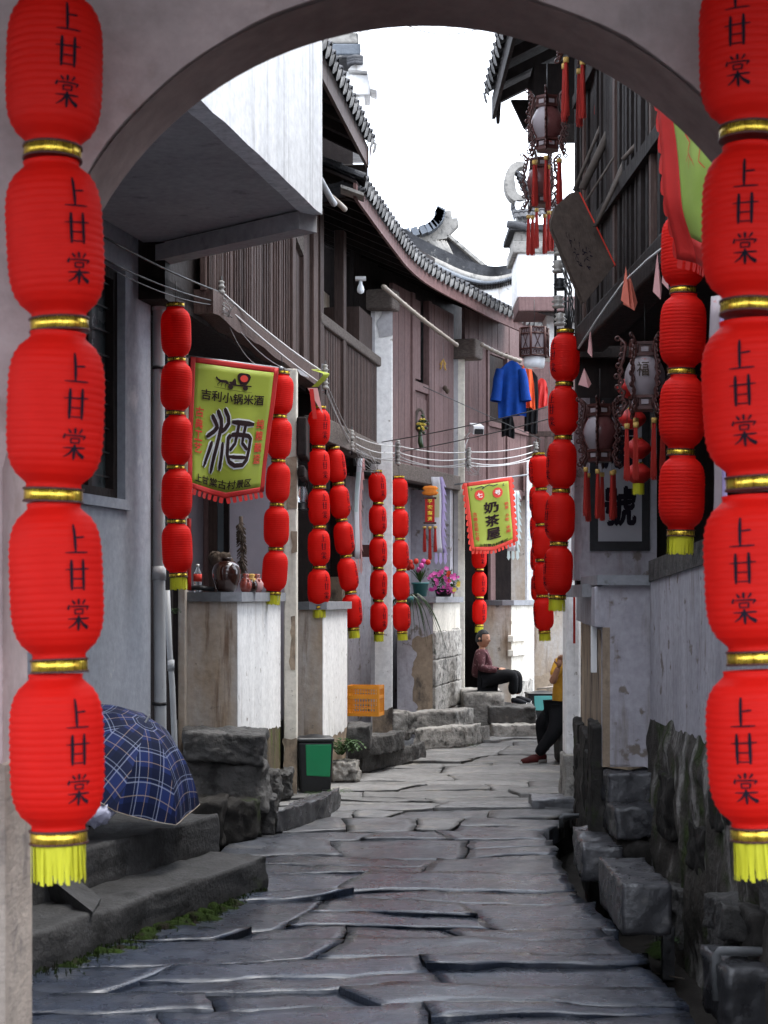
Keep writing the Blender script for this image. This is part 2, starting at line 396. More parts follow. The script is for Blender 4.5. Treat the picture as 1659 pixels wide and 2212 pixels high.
M['yellow_shirt'] = pm('mustard_shirt', (.62, .34, .045), (.55, .29, .04), 5, rough=.8, bump=.2, bs=40, spec=.1)
M['skin'] = pm('skin', (.40, .20, .12), (.34, .165, .10), 12, rough=.55, bump=.08, bs=90)
M['hair'] = pm('grey_black_hair', (.018, .017, .017), (.04, .04, .04), 20, (1, 1, 4), rough=.6, bump=.4, bs=50, spec=.1)
M['shoe'] = pm('navy_shoe', (.010, .011, .014), (.008, .008, .011), 5, rough=.7, bump=.1, spec=.1)
M['shoe_red'] = pm('maroon_shoe', (.06, .010, .009), (.04, .008, .008), 5, rough=.7, bump=.1, spec=.1)
M['sole'] = pm('shoe_sole', (.5, .49, .47), (.4, .39, .37), 5, rough=.7, bump=0)
M['bin_black'] = pm('black_plastic', (.016, .017, .018), (.011, .011, .012), 5, rough=.38, bump=.05)
M['bin_green'] = pm('green_plastic', (.012, .25, .095), (.010, .21, .08), 3, rough=.4, bump=.03)
M['bin_teal'] = pm('teal_plastic', (.10, .36, .34), (.09, .32, .31), 3, rough=.4, bump=.03)
M['pot_teal'] = pm('dark_teal_pot', (.035, .15, .15), (.03, .12, .12), 3, rough=.45, bump=.03)
M['crate'] = pm('orange_plastic', (.72, .29, .015), (.62, .24, .012), 3, rough=.45, bump=.03, tl=.15)
M['glaze'] = pm('dark_brown_glaze', (.035, .012, .008), (.02, .008, .006), 4, rough=.12, rvar=.05, bump=.03, coat=.6)
M['glaze_red'] = pm('reddish_glaze', (.28, .06, .04), (.2, .04, .03), 4, rough=.2, bump=.03, coat=.4)
M['counter'] = pm('grey_counter_slab', (.26, .27, .29), (.20, .205, .22), 6, c3=(.1, .1, .1), t3=(.62, .74), s3=8, rough=.6, bump=.2, bs=40)
M['counter_shaded'] = pm('shaded_counter_slab', (.10, .105, .11), (.07, .072, .078), 6, rough=.55, bump=.2, bs=40)  # end piece of the slab, shade put into its colour
M['interior'] = pm('interior_limewash', (.50, .47, .52), (.42, .39, .44), 2, rough=.9, bump=.1, spec=.15)
M['petal_pink'] = pm('magenta_petal', (.62, .05, .34), (.72, .16, .46), 9, rough=.6, bump=0, tl=.3)
M['petal_red'] = pm('red_petal', (.66, .03, .03), (.6, .06, .02), 9, rough=.6, bump=0, tl=.3)
M['petal_yellow'] = pm('yellow_petal', (.7, .55, .08), (.65, .5, .1), 9, rough=.6, bump=0, tl=.3)
M['lwood'] = pm('lantern_redwood', (.075, .022, .017), (.045, .014, .012), 10, rough=.45, bump=.1)
M['lpane'] = pm('lantern_pane', (.44, .38, .40), (.36, .31, .33), 8, c3=(.45, .16, .14), t3=(.66, .70), s3=14, rough=.35, bump=0, tl=.35)
M['lpane_red'] = pm('lantern_pane_rosy', (.20, .075, .07), (.15, .05, .05), 8, c3=(.15, .04, .04), t3=(.64, .68), s3=14, rough=.3, bump=0, tl=.3)
M['paper'] = pm('scroll_paper', (.33, .33, .35), (.27, .27, .29), 3, rough=.85, bump=.05)  # white paper greyed for the shade under the jetty
M['orange_felt'] = pm('orange_felt', (.72, .22, .02), (.62, .17, .015), 9, rough=.8, bump=.2)
M['bulb'] = pm('milk_glass', (.85, .87, .9), (.8, .83, .86), 3, rough=.15, bump=0)
M['cctv'] = pm('white_enamel', (.8, .8, .8), (.74, .74, .74), 3, rough=.3, bump=0)
M['bag'] = pm('white_plastic_bag', (.72, .72, .86), (.62, .62, .78), 8, rough=.35, bump=.4, bs=20, tl=.3)
M['straw'] = pm('dry_corn', (.55, .34, .09), (.4, .24, .06), 20, rough=.7, bump=.2)
M['twig'] = pm('dried_brown_bundle', (.10, .07, .05), (.05, .035, .026), 20, rough=.9, bump=.6, bs=60)
M['pvc_dark'] = pm('dirty_gutter_pipe', (.13, .135, .14), (.07, .072, .075), 6, rough=.5, bump=.1)
M['drip'] = pm('grey_drip_tile', (.17, .165, .16), (.07, .07, .07), 12, c3=(.36, .35, .33), t3=(.62, .75), s3=14, rough=.85, bump=.4, bs=40, rnd=.45, spec=.15)
M['water'] = pm('pet_plastic', (.75, .8, .82), (.7, .75, .78), 3, rough=.08, bump=0)
M['water'].node_tree.nodes['Principled BSDF'].inputs['Transmission Weight'].default_value = .85
M['glass'] = pm('dusty_window_glass', (.05, .065, .07), (.08, .095, .1), 2, rough=.22, rvar=.1, bump=.02, spec=.6)
def plaid():
    m = bpy.data.materials.new('navy_plaid'); m.use_nodes = True
    nt = m.node_tree; N = nt.nodes.new; L = nt.links.new
    b = nt.nodes['Principled BSDF']; b.inputs['Roughness'].default_value = .7; b.inputs['Specular IOR Level'].default_value = .15
    uv = N('ShaderNodeUVMap'); uv.uv_map = 'UVMap'
    sp = N('ShaderNodeSeparateXYZ'); L(uv.outputs[0], sp.inputs[0])
    def band(src, freq, ph, wd):
        a = N('ShaderNodeMath'); a.operation = 'MULTIPLY_ADD'; L(src, a.inputs[0]); a.inputs[1].default_value = freq; a.inputs[2].default_value = ph
        f = N('ShaderNodeMath'); f.operation = 'FRACT'; L(a.outputs[0], f.inputs[0])
        c = N('ShaderNodeMath'); c.operation = 'LESS_THAN'; L(f.outputs[0], c.inputs[0]); c.inputs[1].default_value = wd
        return c.outputs[0]
    col = None
    def mx(fac, a, k, f):
        x = N('ShaderNodeMixRGB'); mm = N('ShaderNodeMath'); mm.operation = 'MULTIPLY'; L(fac, mm.inputs[0]); mm.inputs[1].default_value = f
        L(mm.outputs[0], x.inputs[0])
        if isinstance(a, tuple): x.inputs[1].default_value = (*a, 1)
        else: L(a, x.inputs[1])
        x.inputs[2].default_value = (*k, 1)
        return x.outputs[0]
    col = (.014, .026, .105)
    for ax in (0, 1):
        s_ = sp.outputs[ax]
        col = mx(band(s_, 6.0, 0, .42), col, (.005, .008, .028), .8)
    for ax in (0, 1):
        s_ = sp.outputs[ax]
        col = mx(band(s_, 6.0, .55, .04), col, (.30, .34, .46), .5)
        col = mx(band(s_, 6.0, .68, .03), col, (.30, .34, .46), .42)
        col = mx(band(s_, 6.0, .18, .03), col, (.36, .27, .20), .5)
    L(col, b.inputs['Base Color'])
    return m
M['plaid'] = plaid()

# ---------------------------------------------------------------- lettering
def text_mesh(txt, mat, bold=0.012, fn=None, sub=True):
    """glyphs in a unit square each (x 0..n, y 0..1); fn maps (x, y) -> 3d point"""
    cu = bpy.data.curves.new('lettering', 'FONT')
    cu.body = txt; cu.size = 1.0; cu.resolution_u = 3
    o = bpy.data.objects.new('lettering', cu)
    C.objects.link(o)
    bpy.context.view_layer.update()
    me = bpy.data.meshes.new_from_object(o.evaluated_get(bpy.context.evaluated_depsgraph_get()))
    bpy.data.objects.remove(o)
    if bold:      # heavier strokes: slightly shifted copies, each on its own level
        n0 = len(me.vertices)
        vs0 = [v.co.copy() for v in me.vertices]; fs0 = [tuple(p.vertices) for p in me.polygons]
        vs, fs = [], []
        for k, (dx, dy) in enumerate(((1, 0), (-1, 0), (0, 1), (0, -1), (.7, .7), (-.7, -.7))):
            b0 = len(vs)
            vs += [v + Vector((dx * bold, dy * bold, k)) for v in vs0]; fs += [tuple(i + b0 for i in f) for f in fs0]
        me = bpy.data.meshes.new('lettering'); me.from_pydata(vs, [], fs)
    xs = [v.co.x for v in me.vertices]; ys = [v.co.y for v in me.vertices]
    x0, x1, y0, y1 = min(xs), max(xs), min(ys), max(ys)
    for v in me.vertices:
        x = (v.co.x - x0) / (x1 - x0) * len(txt); y = (v.co.y - y0) / (y1 - y0)
        lv = v.co.z
        v.co = fn(x, y) + Vector((0, -.0006 * lv, 0))
    me.materials.clear(); me.materials.append(mat)
    me.name = 'lettering'
    return me
def strokes(mb, sts, fn, seg=6):
    """sts: list of (points, w0, w1) brush strokes in the unit square, mapped by fn(x, y)"""
    for pts, w0, w1 in sts:
        pts = [Vector((p[0], p[1], 0)) for p in pts]
        # resample
        path = []
        for a, b in zip(pts[:-1], pts[1:]):
            for k in range(seg): path.append(a.lerp(b, k / seg))
        path.append(pts[-1])
        vs = []
        n = len(path)
        for i, p in enumerate(path):
            d = (path[min(i + 1, n - 1)] - path[max(i - 1, 0)]).normalized()
            q = Vector((-d.y, d.x, 0))
            ww = (w0 + (w1 - w0) * i / (n - 1)) / 2
            if i in (0, n - 1): ww *= 0.6
            for sgn in (1, -1):
                e = p + q * ww * sgn
                vs.append(fn(e.x, e.y))
        mb.add(vs, [(2 * i, 2 * i + 1, 2 * i + 3, 2 * i + 2) for i in range(n - 1)])
SHANG = [([(.45, .97), (.45, .05)], .13, .12), ([(.47, .52), (.88, .55)], .05, .07), ([(.02, .03), (1, .04)], .04, .06)]
GAN = [([(0, .68), (1.02, .71)], .04, .06), ([(.25, 1), (.23, 0)], .14, .12), ([(.76, 1.02), (.75, 0)], .14, .12), ([(.25, .38), (.75, .38)], .04, .04), ([(.23, .08), (.75, .08)], .04, .04)]
TANG = [([(.5, 1.02), (.5, .82)], .11, .09), ([(.22, .97), (.34, .84)], .07, .09), ([(.8, .99), (.66, .83)], .09, .05), ([(.1, .82), (.04, .66)], .06, .1),
        ([(.1, .77), (.93, .77)], .04, .06), ([(.95, .78), (.84, .64)], .09, .04), ([(.33, .69), (.34, .5)], .07, .06), ([(.33, .67), (.68, .68)], .04, .05),
        ([(.69, .69), (.66, .5)], .08, .06), ([(.34, .53), (.67, .53)], .04, .04), ([(.04, .36), (.97, .38)], .04, .07), ([(.5, .48), (.5, -.02)], .13, .11),
        ([(.46, .35), (.3, .18), (.06, .06)], .1, .03), ([(.54, .35), (.72, .18), (.97, .06)], .05, .15)]
# ---------------------------------------------------------------- ground, street
def lerp_tab(tab, y):
    for (y0, x0), (y1, x1) in zip(tab[:-1], tab[1:]):
        if y <= y1: return x0 + (x1 - x0) * (y - y0) / (y1 - y0)
    return tab[-1][1]
XL = [(3, -2.4), (6, -2.2), (8, -1.85), (9, -1.6), (10.3, -1.1), (12, -1.0), (15, -.85), (17.2, -.35), (18, 0.0), (20, .75), (22, 1.6), (24, 2.3), (30, 4.6)]
XR = [(3, 1.3), (8, 1.27), (8.8, 1.25), (9.7, 1.17), (11, 1.17), (12.6, 1.2), (13.3, 1.3), (13.9, 1.62), (14.4, 1.72), (18, 2.4), (20, 2.9), (24, 4.0), (30, 5.6)]
gr = MB().add([(-150, -20, -.42), (150, -20, -.42), (150, 400, -.42), (-150, 400, -.42)], [(0, 1, 2, 3)]).obj('ground', M['dirt'])
tag(gr, kind='structure')
# street bed of packed earth on which the flagstones lie
vs, fs = [], []
ys = [3 + .3 * k for k in range(90)]
for y in ys:
    a, b = lerp_tab(XL, y) - .6, lerp_tab(XR, y) - .05
    for k in range(13):
        x = a + (b - a) * k / 12
        vs.append((x, y, -.05 + .012 * nz((x, y, 0), 5)))
    vs.append((b + .01, y, -.41))
for j in range(len(ys) - 1):
    for i in range(13): fs.append((j * 14 + i, j * 14 + i + 1, (j + 1) * 14 + i + 1, (j + 1) * 14 + i))
street = MB().add(vs, fs).obj('street', M['dirt'])
tag(street, kind='structure')
def flagstone(c, seed, gap):
    """c: 4 plan corners ccw (near-left, near-right, far-right, far-left)"""
    w_ = (Vector(c[1]) - Vector(c[0])).length; d_ = (Vector(c[3]) - Vector(c[0])).length
    nu = max(6, min(22, int(w_ / .07))); nv = max(4, min(9, int(d_ / .07)))
    cen = Vector(((c[0][0] + c[2][0]) / 2, (c[0][1] + c[2][1]) / 2, 0))
    tilt = (rng.uniform(-.018, .018), rng.uniform(-.02, .03)); lift = rng.uniform(-.012, .016)
    vs, fs = [], []
    def pt(u, v):
        a = Vector(c[0]).lerp(Vector(c[1]), u); b = Vector(c[3]).lerp(Vector(c[2]), u)
        p = a.lerp(b, v)
        p = Vector((p[0], p[1], 0))
        # shared wobble keeps neighbouring joints roughly parallel
        p.y += .16 * nz(p, .9, 2) + .07 * nz(p, 2.2, 3) + .028 * nz(p, 7, 4) + .012 * nz(p, 19, 6)
        p.x += .05 * nz(p, 2.6, 8) + .02 * nz(p, 9, 9)
        return p
    nu += 2; nv += 2
    def pr_(i, n_, d):
        e = .006 / d
        return 0.0 if i == 0 else 1.0 if i == n_ else e + (1 - 2 * e) * (i - 1) / (n_ - 2)
    for j in range(nv + 1):
        for i in range(nu + 1):
            u, v = pr_(i, nu, w_), pr_(j, nv, d_)
            p = pt(u, v)
            eu = min(u, 1 - u) * w_; ev = min(v, 1 - v) * d_
            if u in (0, 1): p.x += (1 if u == 0 else -1) * gap * (.7 + .9 * abs(nz(p, 6, seed)))
            if v in (0, 1): p.y += (1 if v == 0 else -1) * gap * (.5 + .9 * abs(nz(p, 5, seed + 2)))
            e = min(eu, ev)
            z = lift + tilt[0] * (p.x - cen.x) + tilt[1] * (p.y - cen.y) + .010 * nz(p, 2.2, seed) + .006 * nz((p.x * .6, p.y * 1.6, 0), 9, seed + 1) + .004 * nz(p, 24, seed)
            if e < .001: z -= .005 + .012 * max(0, nz(p, 6, seed))
            elif e < .03: z -= .001 + .007 * max(0, nz(p, 4, seed + 9))
            vs.append((p.x, p.y, z))
    q = lambda i, j: j * (nu + 1) + i
    for j in range(nv):
        for i in range(nu): fs.append((q(i, j), q(i + 1, j), q(i + 1, j + 1), q(i, j + 1)))
    rim = [q(i, 0) for i in range(nu)] + [q(nu, j) for j in range(nv)] + [q(i, nv) for i in range(nu, 0, -1)] + [q(0, j) for j in range(nv, 0, -1)]
    n0 = len(vs)
    for k in rim: vs.append((vs[k][0], vs[k][1], -.13))
    for k in range(len(rim)):
        k2 = (k + 1) % len(rim)
        fs.append((rim[k2], rim[k], n0 + k, n0 + k2))
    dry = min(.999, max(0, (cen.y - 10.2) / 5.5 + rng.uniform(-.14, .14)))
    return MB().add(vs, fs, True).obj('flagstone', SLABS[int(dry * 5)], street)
y = 3.2
row = 0
sl1 = .03
while y < 27.5:
    h = rng.choice([.30, .36, .42, .5, .62, .75]) * (1.0 if y < 16 else 1.15)
    def bx(yy): return lerp_tab(XL, yy) - .15, lerp_tab(XR, yy)
    a0, b0 = bx(y); a1, b1 = bx(y + h)
    sl0, sl1 = sl1, .03 + rng.uniform(-.09, .09) * min(1, h / .4)
    k = rng.choice([2, 2, 3, 3, 4])
    cuts = [0]
    for i in range(1, k): cuts.append(min(.92, max(.1, i / k + rng.uniform(-.3, .3) / k)))
    cuts = sorted(cuts) + [1]
    sk = [0] + [rng.uniform(-.07, .07) for _ in cuts[1:-1]] + [0]
    for i in range(len(cuts) - 1):
        u0, u1 = cuts[i], cuts[i + 1]
        def cor(a, b, u, yy, yb=y): 
            x = a + (b - a) * u
            return (x, yy + (sl0 if yy == yb else sl1) * x, 0)
        rr = rng.uniform(-.03, .07) if i == len(cuts) - 2 else 0
        cs = [cor(a0, b0, u0 + sk[i] * .5, y), cor(a0, b0 + rr, u1 + sk[i + 1] * .5, y), cor(a1, b1 + rr, u1 - sk[i + 1] * .5, y + h), cor(a1, b1, u0 - sk[i] * .5, y + h)]
        gap = rng.choice([.004, .006, .008, .011, .016])
        # some broad stones split lengthwise
        if h > .55 and rng.random() < .45:
            f = rng.uniform(.35, .65)
            m0 = Vector(cs[0]).lerp(Vector(cs[3]), f); m1 = Vector(cs[1]).lerp(Vector(cs[2]), f + rng.uniform(-.15, .15))
            flagstone([cs[0], cs[1], m1, m0], row * 7 + i, gap); flagstone([m0, m1, cs[2], cs[3]], row * 7 + i + .5, gap)
        else: flagstone(cs, row * 7 + i, gap)
    y += h
    row += 1
# open gutter along the right-hand wall
gt = MB().grid(lambda u, v: V(1.1 + .85 * u, 4.5 + 10 * v, -.33 + .03 * nz((u * 3, v * 30, 0), 3)), 8, 60).obj('gutter', M['dirt'])
tag(gt, kind='structure')

# ---------------------------------------------------------------- gate arch in front
ar = thing('gate_arch', 'pinkish grey plastered gateway arch framing the lane, brown underside', 'arch', (0, 4.1, 0))
AXc, AR, AZ, AY0, AY1 = .101, .955, 2.306, 3.97, 4.25
def arch_mesh():
    vs, fs = [], []
    n = 48
    pr = [(AXc - AR - .052, -.1)] + [(AXc - AR - .052, z_) for z_ in (.8, 1.41, 2.1)] + [(AXc - AR * math.cos(math.pi * k / n), AZ + AR * math.sin(math.pi * k / n)) for k in range(n + 1)] + [(AXc + AR, 1.4), (AXc + AR, -.1)]
    pr = [(x + .006 * nz((x, z_, 1), 6), z_ + .006 * nz((x, z_, 5), 6)) for x, z_ in pr]
    N = len(pr)
    top = 5.2
    for Y in (AY0, AY1):
        for x, z_ in pr: vs.append((x, Y, z_))
    for i in range(N - 1): fs.append((i, i + 1, N + i + 1, N + i))
    m = MB().add(vs, fs, True)
    for Y, fl in ((AY0, 1), (AY1, 0)):
        def face(p, rev=False):
            m.add([(x, Y, z_) for x, z_ in p], [tuple(range(len(p))) if fl else tuple(range(len(p)))[::-1]])
        for i in range(4, 4 + n):
            (x0, z0), (x1, z1) = pr[i], pr[i + 1]
            face([(x0, z0), (x1, z1), (x1, top), (x0, top)])
        face([(-3.6, -.1), (AXc - AR - .052, -.1)] + pr[1:5] + [(pr[4][0], top), (-3.6, top)])
        face([pr[4 + n], pr[-2], pr[-1], (3.6, -.1), (3.6, top), (pr[4 + n][0], top)][::-1])
    return m
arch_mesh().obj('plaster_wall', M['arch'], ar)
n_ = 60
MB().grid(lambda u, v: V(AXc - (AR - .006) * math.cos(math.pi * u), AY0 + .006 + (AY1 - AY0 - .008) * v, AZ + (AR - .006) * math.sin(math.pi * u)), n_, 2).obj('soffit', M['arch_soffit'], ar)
MB().box((0, 2.6, 3.42), (7, 2.7, .12)).obj('unseen_porch_ceiling', M['wood_dark'], ar)  # ceiling out of view, lengthened to shade the arch and near lanterns
sb = [(-3.5, -.1), (AXc - AR - .046, -.1), (AXc - AR - .046, 1.40), (-1.0, 1.43), (-1.3, 1.38), (-3.5, 1.4)]
MB().prism([(x, AY0 - .012, z_) for x, z_ in sb], (0, AY1 - AY0 + .024, 0)).obj('stone_footing', M['arch_stone'], ar)

# ---------------------------------------------------------------- house planes
PA = Pl((-3.3, 4.3), (-1.68, 12))
PB = Pl((-1.33, 12.5), (-.70, 17))
PC1 = Pl((-.70, 17), (-.05, 20.5))
PC2 = Pl((-.05, 20.5), (1.05, 23.5))
PC3 = Pl((1.05, 23.5), (2.1, 25.8))
def ragged(pl, s0, s1, z0, z1, t, mat, par, name='plaster_patch', amp=.04, top=False, bottom=False, th=.006, seed=0, left=False):
    n = 28
    pts = []
    for k in range(n + 1):
        s = s0 + (s1 - s0) * k / n
        pts.append((s, z0 + (amp * (nz((s, 0, 0), 4, seed) + .6 * nz((s, 0, 0), 13, seed)) if bottom else 0)))
    up = []
    for k in range(n + 1):
        s = s1 + (s0 - s1) * k / n
        up.append((s, z1 + (amp * (nz((s, 0, 3), 4, seed) + .6 * nz((s, 0, 3), 13, seed)) if top else 0)))
    if left:
        lf = []
        for k in range(1, n):
            z = z1 + (z0 - z1) * k / n
            lf.append((s0 + amp * (nz((z, 0, 7), 5, seed) + .6 * nz((z, 1, 3), 14, seed)), z))
        up += lf
    poly = [pl.at(s, z, t + th) for s, z in pts + up]
    return MB().prism(poly, -pl.n * th).obj(name, mat, par)

# ---- house A: grey rendered house whose upper floor juts out, left foreground
hA = thing('rendered_house', 'grey rendered house at left with white upper floor jutting over the lane', 'house', (-2.4, 9, 0))
L = PA.L
ws0, ws1 = PA.s_(150), PA.s_(271)
wz0, wz1 = 2.47, 4.05
for nm, a in (('wall', (0, ws0, 0, 4.28)), ('wall', (ws1, L, 0, 4.28)), ('wall', (ws0, ws1, 0, wz0)), ('wall', (ws0, ws1, wz1, 4.28)), ('wall', (0, L, 4.28, 7.2))):
    PA.obj(nm, M['grey'], hA, *a, -.25, 0)
wn = PA.obj('window', M['wood_dark'], hA, ws0, ws1, wz0, wz1, -.22, -.2)
for a in ((ws0, ws0 + .06, wz0, wz1), (ws1 - .07, ws1, wz0, wz1), (ws0 + .06, ws1 - .07, wz0, wz0 + .07), (ws0 + .06, ws1 - .07, wz1 - .07, wz1), ((ws0 + ws1) / 2 - .03, (ws0 + ws1) / 2 + .03, wz0 + .07, wz1 - .07)):
    PA.obj('frame', M['wood_dark'], wn, *a, -.15, -.06)
mid = (ws0 + ws1) / 2
PA.obj('pane', M['glass'], wn, ws0 + .06, mid - .03, wz0 + .07, wz1 - .07, -.125, -.12)
PA.obj('pane', M['glass'], wn, mid + .03, ws1 - .07, wz0 + .07, wz1 - .07, -.125, -.12)
for k in range(9):
    z_ = wz0 + .15 + k * .165
    PA.obj('grille_bar', M['iron'], wn, ws0, ws1, z_, z_ + .01, -.1, -.09)
PA.obj('sill', M['grey'], wn, ws0 - .04, ws1 + .03, wz0 - .07, wz0 - .002, -.02, .03)
bxn, bxf, bb = V(-1.606, 5.0, 0), V(-.4, 10.8, 0), V(-1.66, 12.0, 0)
PX = Pl(bxn.xy, bxf.xy)
PXe = Pl(bxf.xy, bb.xy)
ragged(PX, 0, PX.L, 4.28, 8.0, -.12, M['white_box'], hA, 'overhang_wall', amp=.012, bottom=True, th=.12, seed=4)
ragged(PXe, .001, PXe.L, 4.285, 8.0, -.12, M['white_box'], hA, 'overhang_wall', amp=.01, bottom=True, th=.12)
sf = [bxn + V(.0, 0, 4.30), bxf + V(-.1, -.05, 4.30), bb + V(0, -.1, 4.30), V(-3.2, 5, 4.30)]
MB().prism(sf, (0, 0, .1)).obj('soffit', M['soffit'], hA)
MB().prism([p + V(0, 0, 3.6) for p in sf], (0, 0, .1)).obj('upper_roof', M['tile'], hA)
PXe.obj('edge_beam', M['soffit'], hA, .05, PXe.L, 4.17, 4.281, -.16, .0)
# drain pipe of house A
dp = thing('drain_pipe', 'thick grey plastic rainwater pipe on the corner of the grey house', 'pipe', P(343, 1600, 12.06))
px_ = lambda x, y_: P(x, y_, 12.06)
MB().tube([px_(373, 612), px_(366, 603), px_(355, 602), px_(347, 608), px_(343, 625), px_(343, 900), px_(344, 1250), px_(347, 1600), px_(347, 1680)], .044, 12).obj('pipe', M['pvc'], dp)
for y_ in (1238, 655): MB().lathe([(.049, -.05), (.051, -.05), (.051, .05), (.049, .05)], 14, px_(343.5, y_)).obj('collar', M['pvc'], dp)
for y_ in (795, 1520):
    MB().lathe([(.047, -.012), (.053, -.012), (.053, .012), (.047, .012)], 12, px_(344, y_)).obj('clip', M['iron'], dp)
dp2 = thing('waste_pipe', 'thin leaning grey waste pipe between thick pipe and mossy post', 'pipe', P(376, 1600, 12.2))
MB().tube([P(361, 1275, 12.2), P(366, 1400, 12.2), P(372, 1480, 12.2), P(377, 1600, 12.2), P(380, 1690, 12.2)], .021, 10).obj('pipe', M['pvc'], dp2)
MB().lathe([(.022, -.04), (.026, -.04), (.026, .04), (.022, .04)], 12, P(369, 1437, 12.2)).obj('collar', M['pvc'], dp2)

# ---- house B: dark boarded timber house over a shop counter
hB = thing('timber_house', 'dark brown boarded timber house with shop counter below, left side', 'house', (-1.2, 14.5, 0))
# upper wall boards
xs = [445, 462, 480, 499, 520, 541, 563, 585, 606, 626]
for k in range(len(xs) - 1):
    PB.obj('plank', M['wood'], hB, PB.s_(xs[k]) + .006, PB.s_(xs[k + 1]) - .006, 4.1, 6.6, -.05, rng.uniform(-.012, .008), .008)
    # grooved face: batten strips
    sA, sB = PB.s_(xs[k]), PB.s_(xs[k + 1])
    for f in (.25, .5, .75):
        PB.obj('batten', M['wood'], hB, sA + (sB - sA) * f - .012, sA + (sB - sA) * f + .012, 4.11, 6.6, .0, .016, .004)
for a, b in ((626, 633), (650, 657), (672, 682)):
    PB.obj('post', M['wood'], hB, PB.s_(a), PB.s_(b), 4.05, 6.6, -.06, .03, .008)
for a, b in ((634, 642), (642.5, 649.5), (657.5, 664.5), (665, 671.5)):
    PB.obj('plank', M['wood'], hB, PB.s_(a), PB.s_(b), 4.1, 5.18 if a < 650 else 6.6, -.05, -.01, .006)
s0, s1 = PB.s_(633), PB.s_(650)
MB().hexa([PB.at(s0, 5.22, .03), PB.at(s1, 5.12, .03), PB.at(s1, 5.12, -.04), PB.at(s0, 5.22, -.04), PB.at(s0, 5.40, .03), PB.at(s1, 5.30, .03), PB.at(s1, 5.30, -.04), PB.at(s0, 5.40, -.04)]).obj('brace', M['wood_grey'], hB)
PB.obj('inner_wall', M['wood_dark'], hB, -.8, PB.L, 3.9, 6.9, -.3, -.1)
# sill beam
n = 22
pts = [PB.at(.0 + (PB.L - .05) * k / n, 3.93 + .03 * nz((k, 0, 0), .4), .05) for k in range(n + 1)]
MB().prism(pts + [PB.at(.0 + (PB.L - .05) * k / n, 4.11 + .02 * nz((k, 2, 0), .5), .05) for k in range(n, -1, -1)], -PB.n * .2).obj('sill_beam', M['wood'], hB)
PB.obj('upper_floor', M['wood_dark'], hB, -.8, PB.L, 3.96, 4.05, -2.6, -.1)
# side wall and gap beside house A
MB().box((-2.0, 12.75, 5.45), (1.3, .1, 3.0)).obj('side_wall', M['wood_dark'], hB)
MB().box((-2.3, 12.75, 1.95), (1.36, .1, 3.9)).obj('side_wall', M['wood_dark'], hB)
MB().box((-1.86, 17.2, 4.9), (2.3, .1, 2.0)).obj('end_wall', M['wood_dark'], hB)
MB().box((-1.67, 17.2, 6.2), (2.7, .1, .7)).obj('end_gable', M['wood_dark'], hB)
MB().hexa([P(383, 660, 12.3) + V(0, 0, -.1), P(399, 660, 12.3) + V(0, 0, -.1), P(399, 660, 12.4), P(383, 660, 12.4), P(384, 535, 12.3), P(398, 535, 12.3), P(398, 535, 12.4), P(384, 535, 12.4)]).obj('bracket_post', M['mossy'], hB)
# interior of the shop
PB.obj('back_wall', M['interior'], hB, -.6, PB.L + .3, 0, 4.2, -1.75, -1.6)
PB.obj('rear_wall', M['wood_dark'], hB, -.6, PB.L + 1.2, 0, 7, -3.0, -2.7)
PB.obj('side_partition', M['interior'], hB, PB.L - .02, PB.L + .08, 0, 3.9, -1.6, -.3)
PB.obj('floor', M['concrete'], hB, -.6, PB.L, 0, .55, -1.6, -.32)
BK = -1.58
for a, b, z0, z1, m in ((436, 451, .6, 3.2, 'wood_red'), (452, 470, .6, 3.2, 'wood'), (485, 495, .6, 3.3, 'wood_dark'), (470, 485, .6, 3.2, 'lav')):
    PB.obj('door_frame', M[m], hB, PB.s_(a, BK), PB.s_(b, BK), z0, z1, BK - .02, BK + .05)
def frame_on(x0, x1, y0, y1, mat):
    pp = Pl(PB.at(PB.L - .02, 0, -1.6).xy, PB.at(PB.L - .02, 0, -.3).xy)
    pp.obj('door_frame', mat, hB, pp.s_(x0), pp.s_(x1), 1.8 - (y1 - HY) / 212, 1.8 - (y0 - HY) / 212, .0, .04)
for x0, x1, m_ in ((441, 452, 'wood_red'), (453, 471, 'wood'), (472, 485, 'glass'), (486, 496, 'wood_dark')): frame_on(x0, x1, 1000, 1300, M[m_])
# counter 1
def counter(par, K1, K2, K3, base_mat, end_mat, face_mat, zt, low_mat, zl, slab_a, slab_b, K4=None, seed=0, end_low=None):
    K1, K2, K3 = Vector((*K1, 0)), Vector((*K2, 0)), Vector((*K3, 0))
    K4 = Vector((*K4, 0)) if K4 else K3 + (K1 - K2)
    MB().prism([K1, K2, K3, K4], (0, 0, zt)).obj('counter_wall', base_mat, par)
    e, f = Pl(K1.xy, K2.xy), Pl(K2.xy, K3.xy)
    ragged(e, 0, e.L, end_low or 0, zt, .003, end_mat, par, seed=seed, bottom=bool(end_low), amp=.03)
    ragged(f, -.009, f.L, zl, zt, .003, face_mat, par, amp=.045, bottom=True, seed=seed + 3)
    ragged(f, -.006, f.L, 0, zl + .1, .0, low_mat, par, seed=seed + 5)
    mid = K2.lerp(K1, .0)
    o = (K2 - K3).normalized() * .045
    g = f.n * .05
    MB().prism([p + V(0, 0, zt) for p in (K1 + e.n * .05, K2 + e.n * .05 - e.d * .12, K2 - e.d * .12 + f.d * .3, K1 + f.d * .3)], (0, 0, .075)).obj('counter_slab', slab_b, par)
    ob = MB().prism([p + V(0, 0, zt) for p in (K2 + e.n * .05 - e.d * .119, K2 + e.n * .05 + g, K3 + g + f.d * .05, K4 + f.d * .05, K4.lerp(K1, .8), K2 - e.d * .119 + f.d * .3)], (0, 0, .075)).obj('counter_slab', slab_a, par)
    return e, f
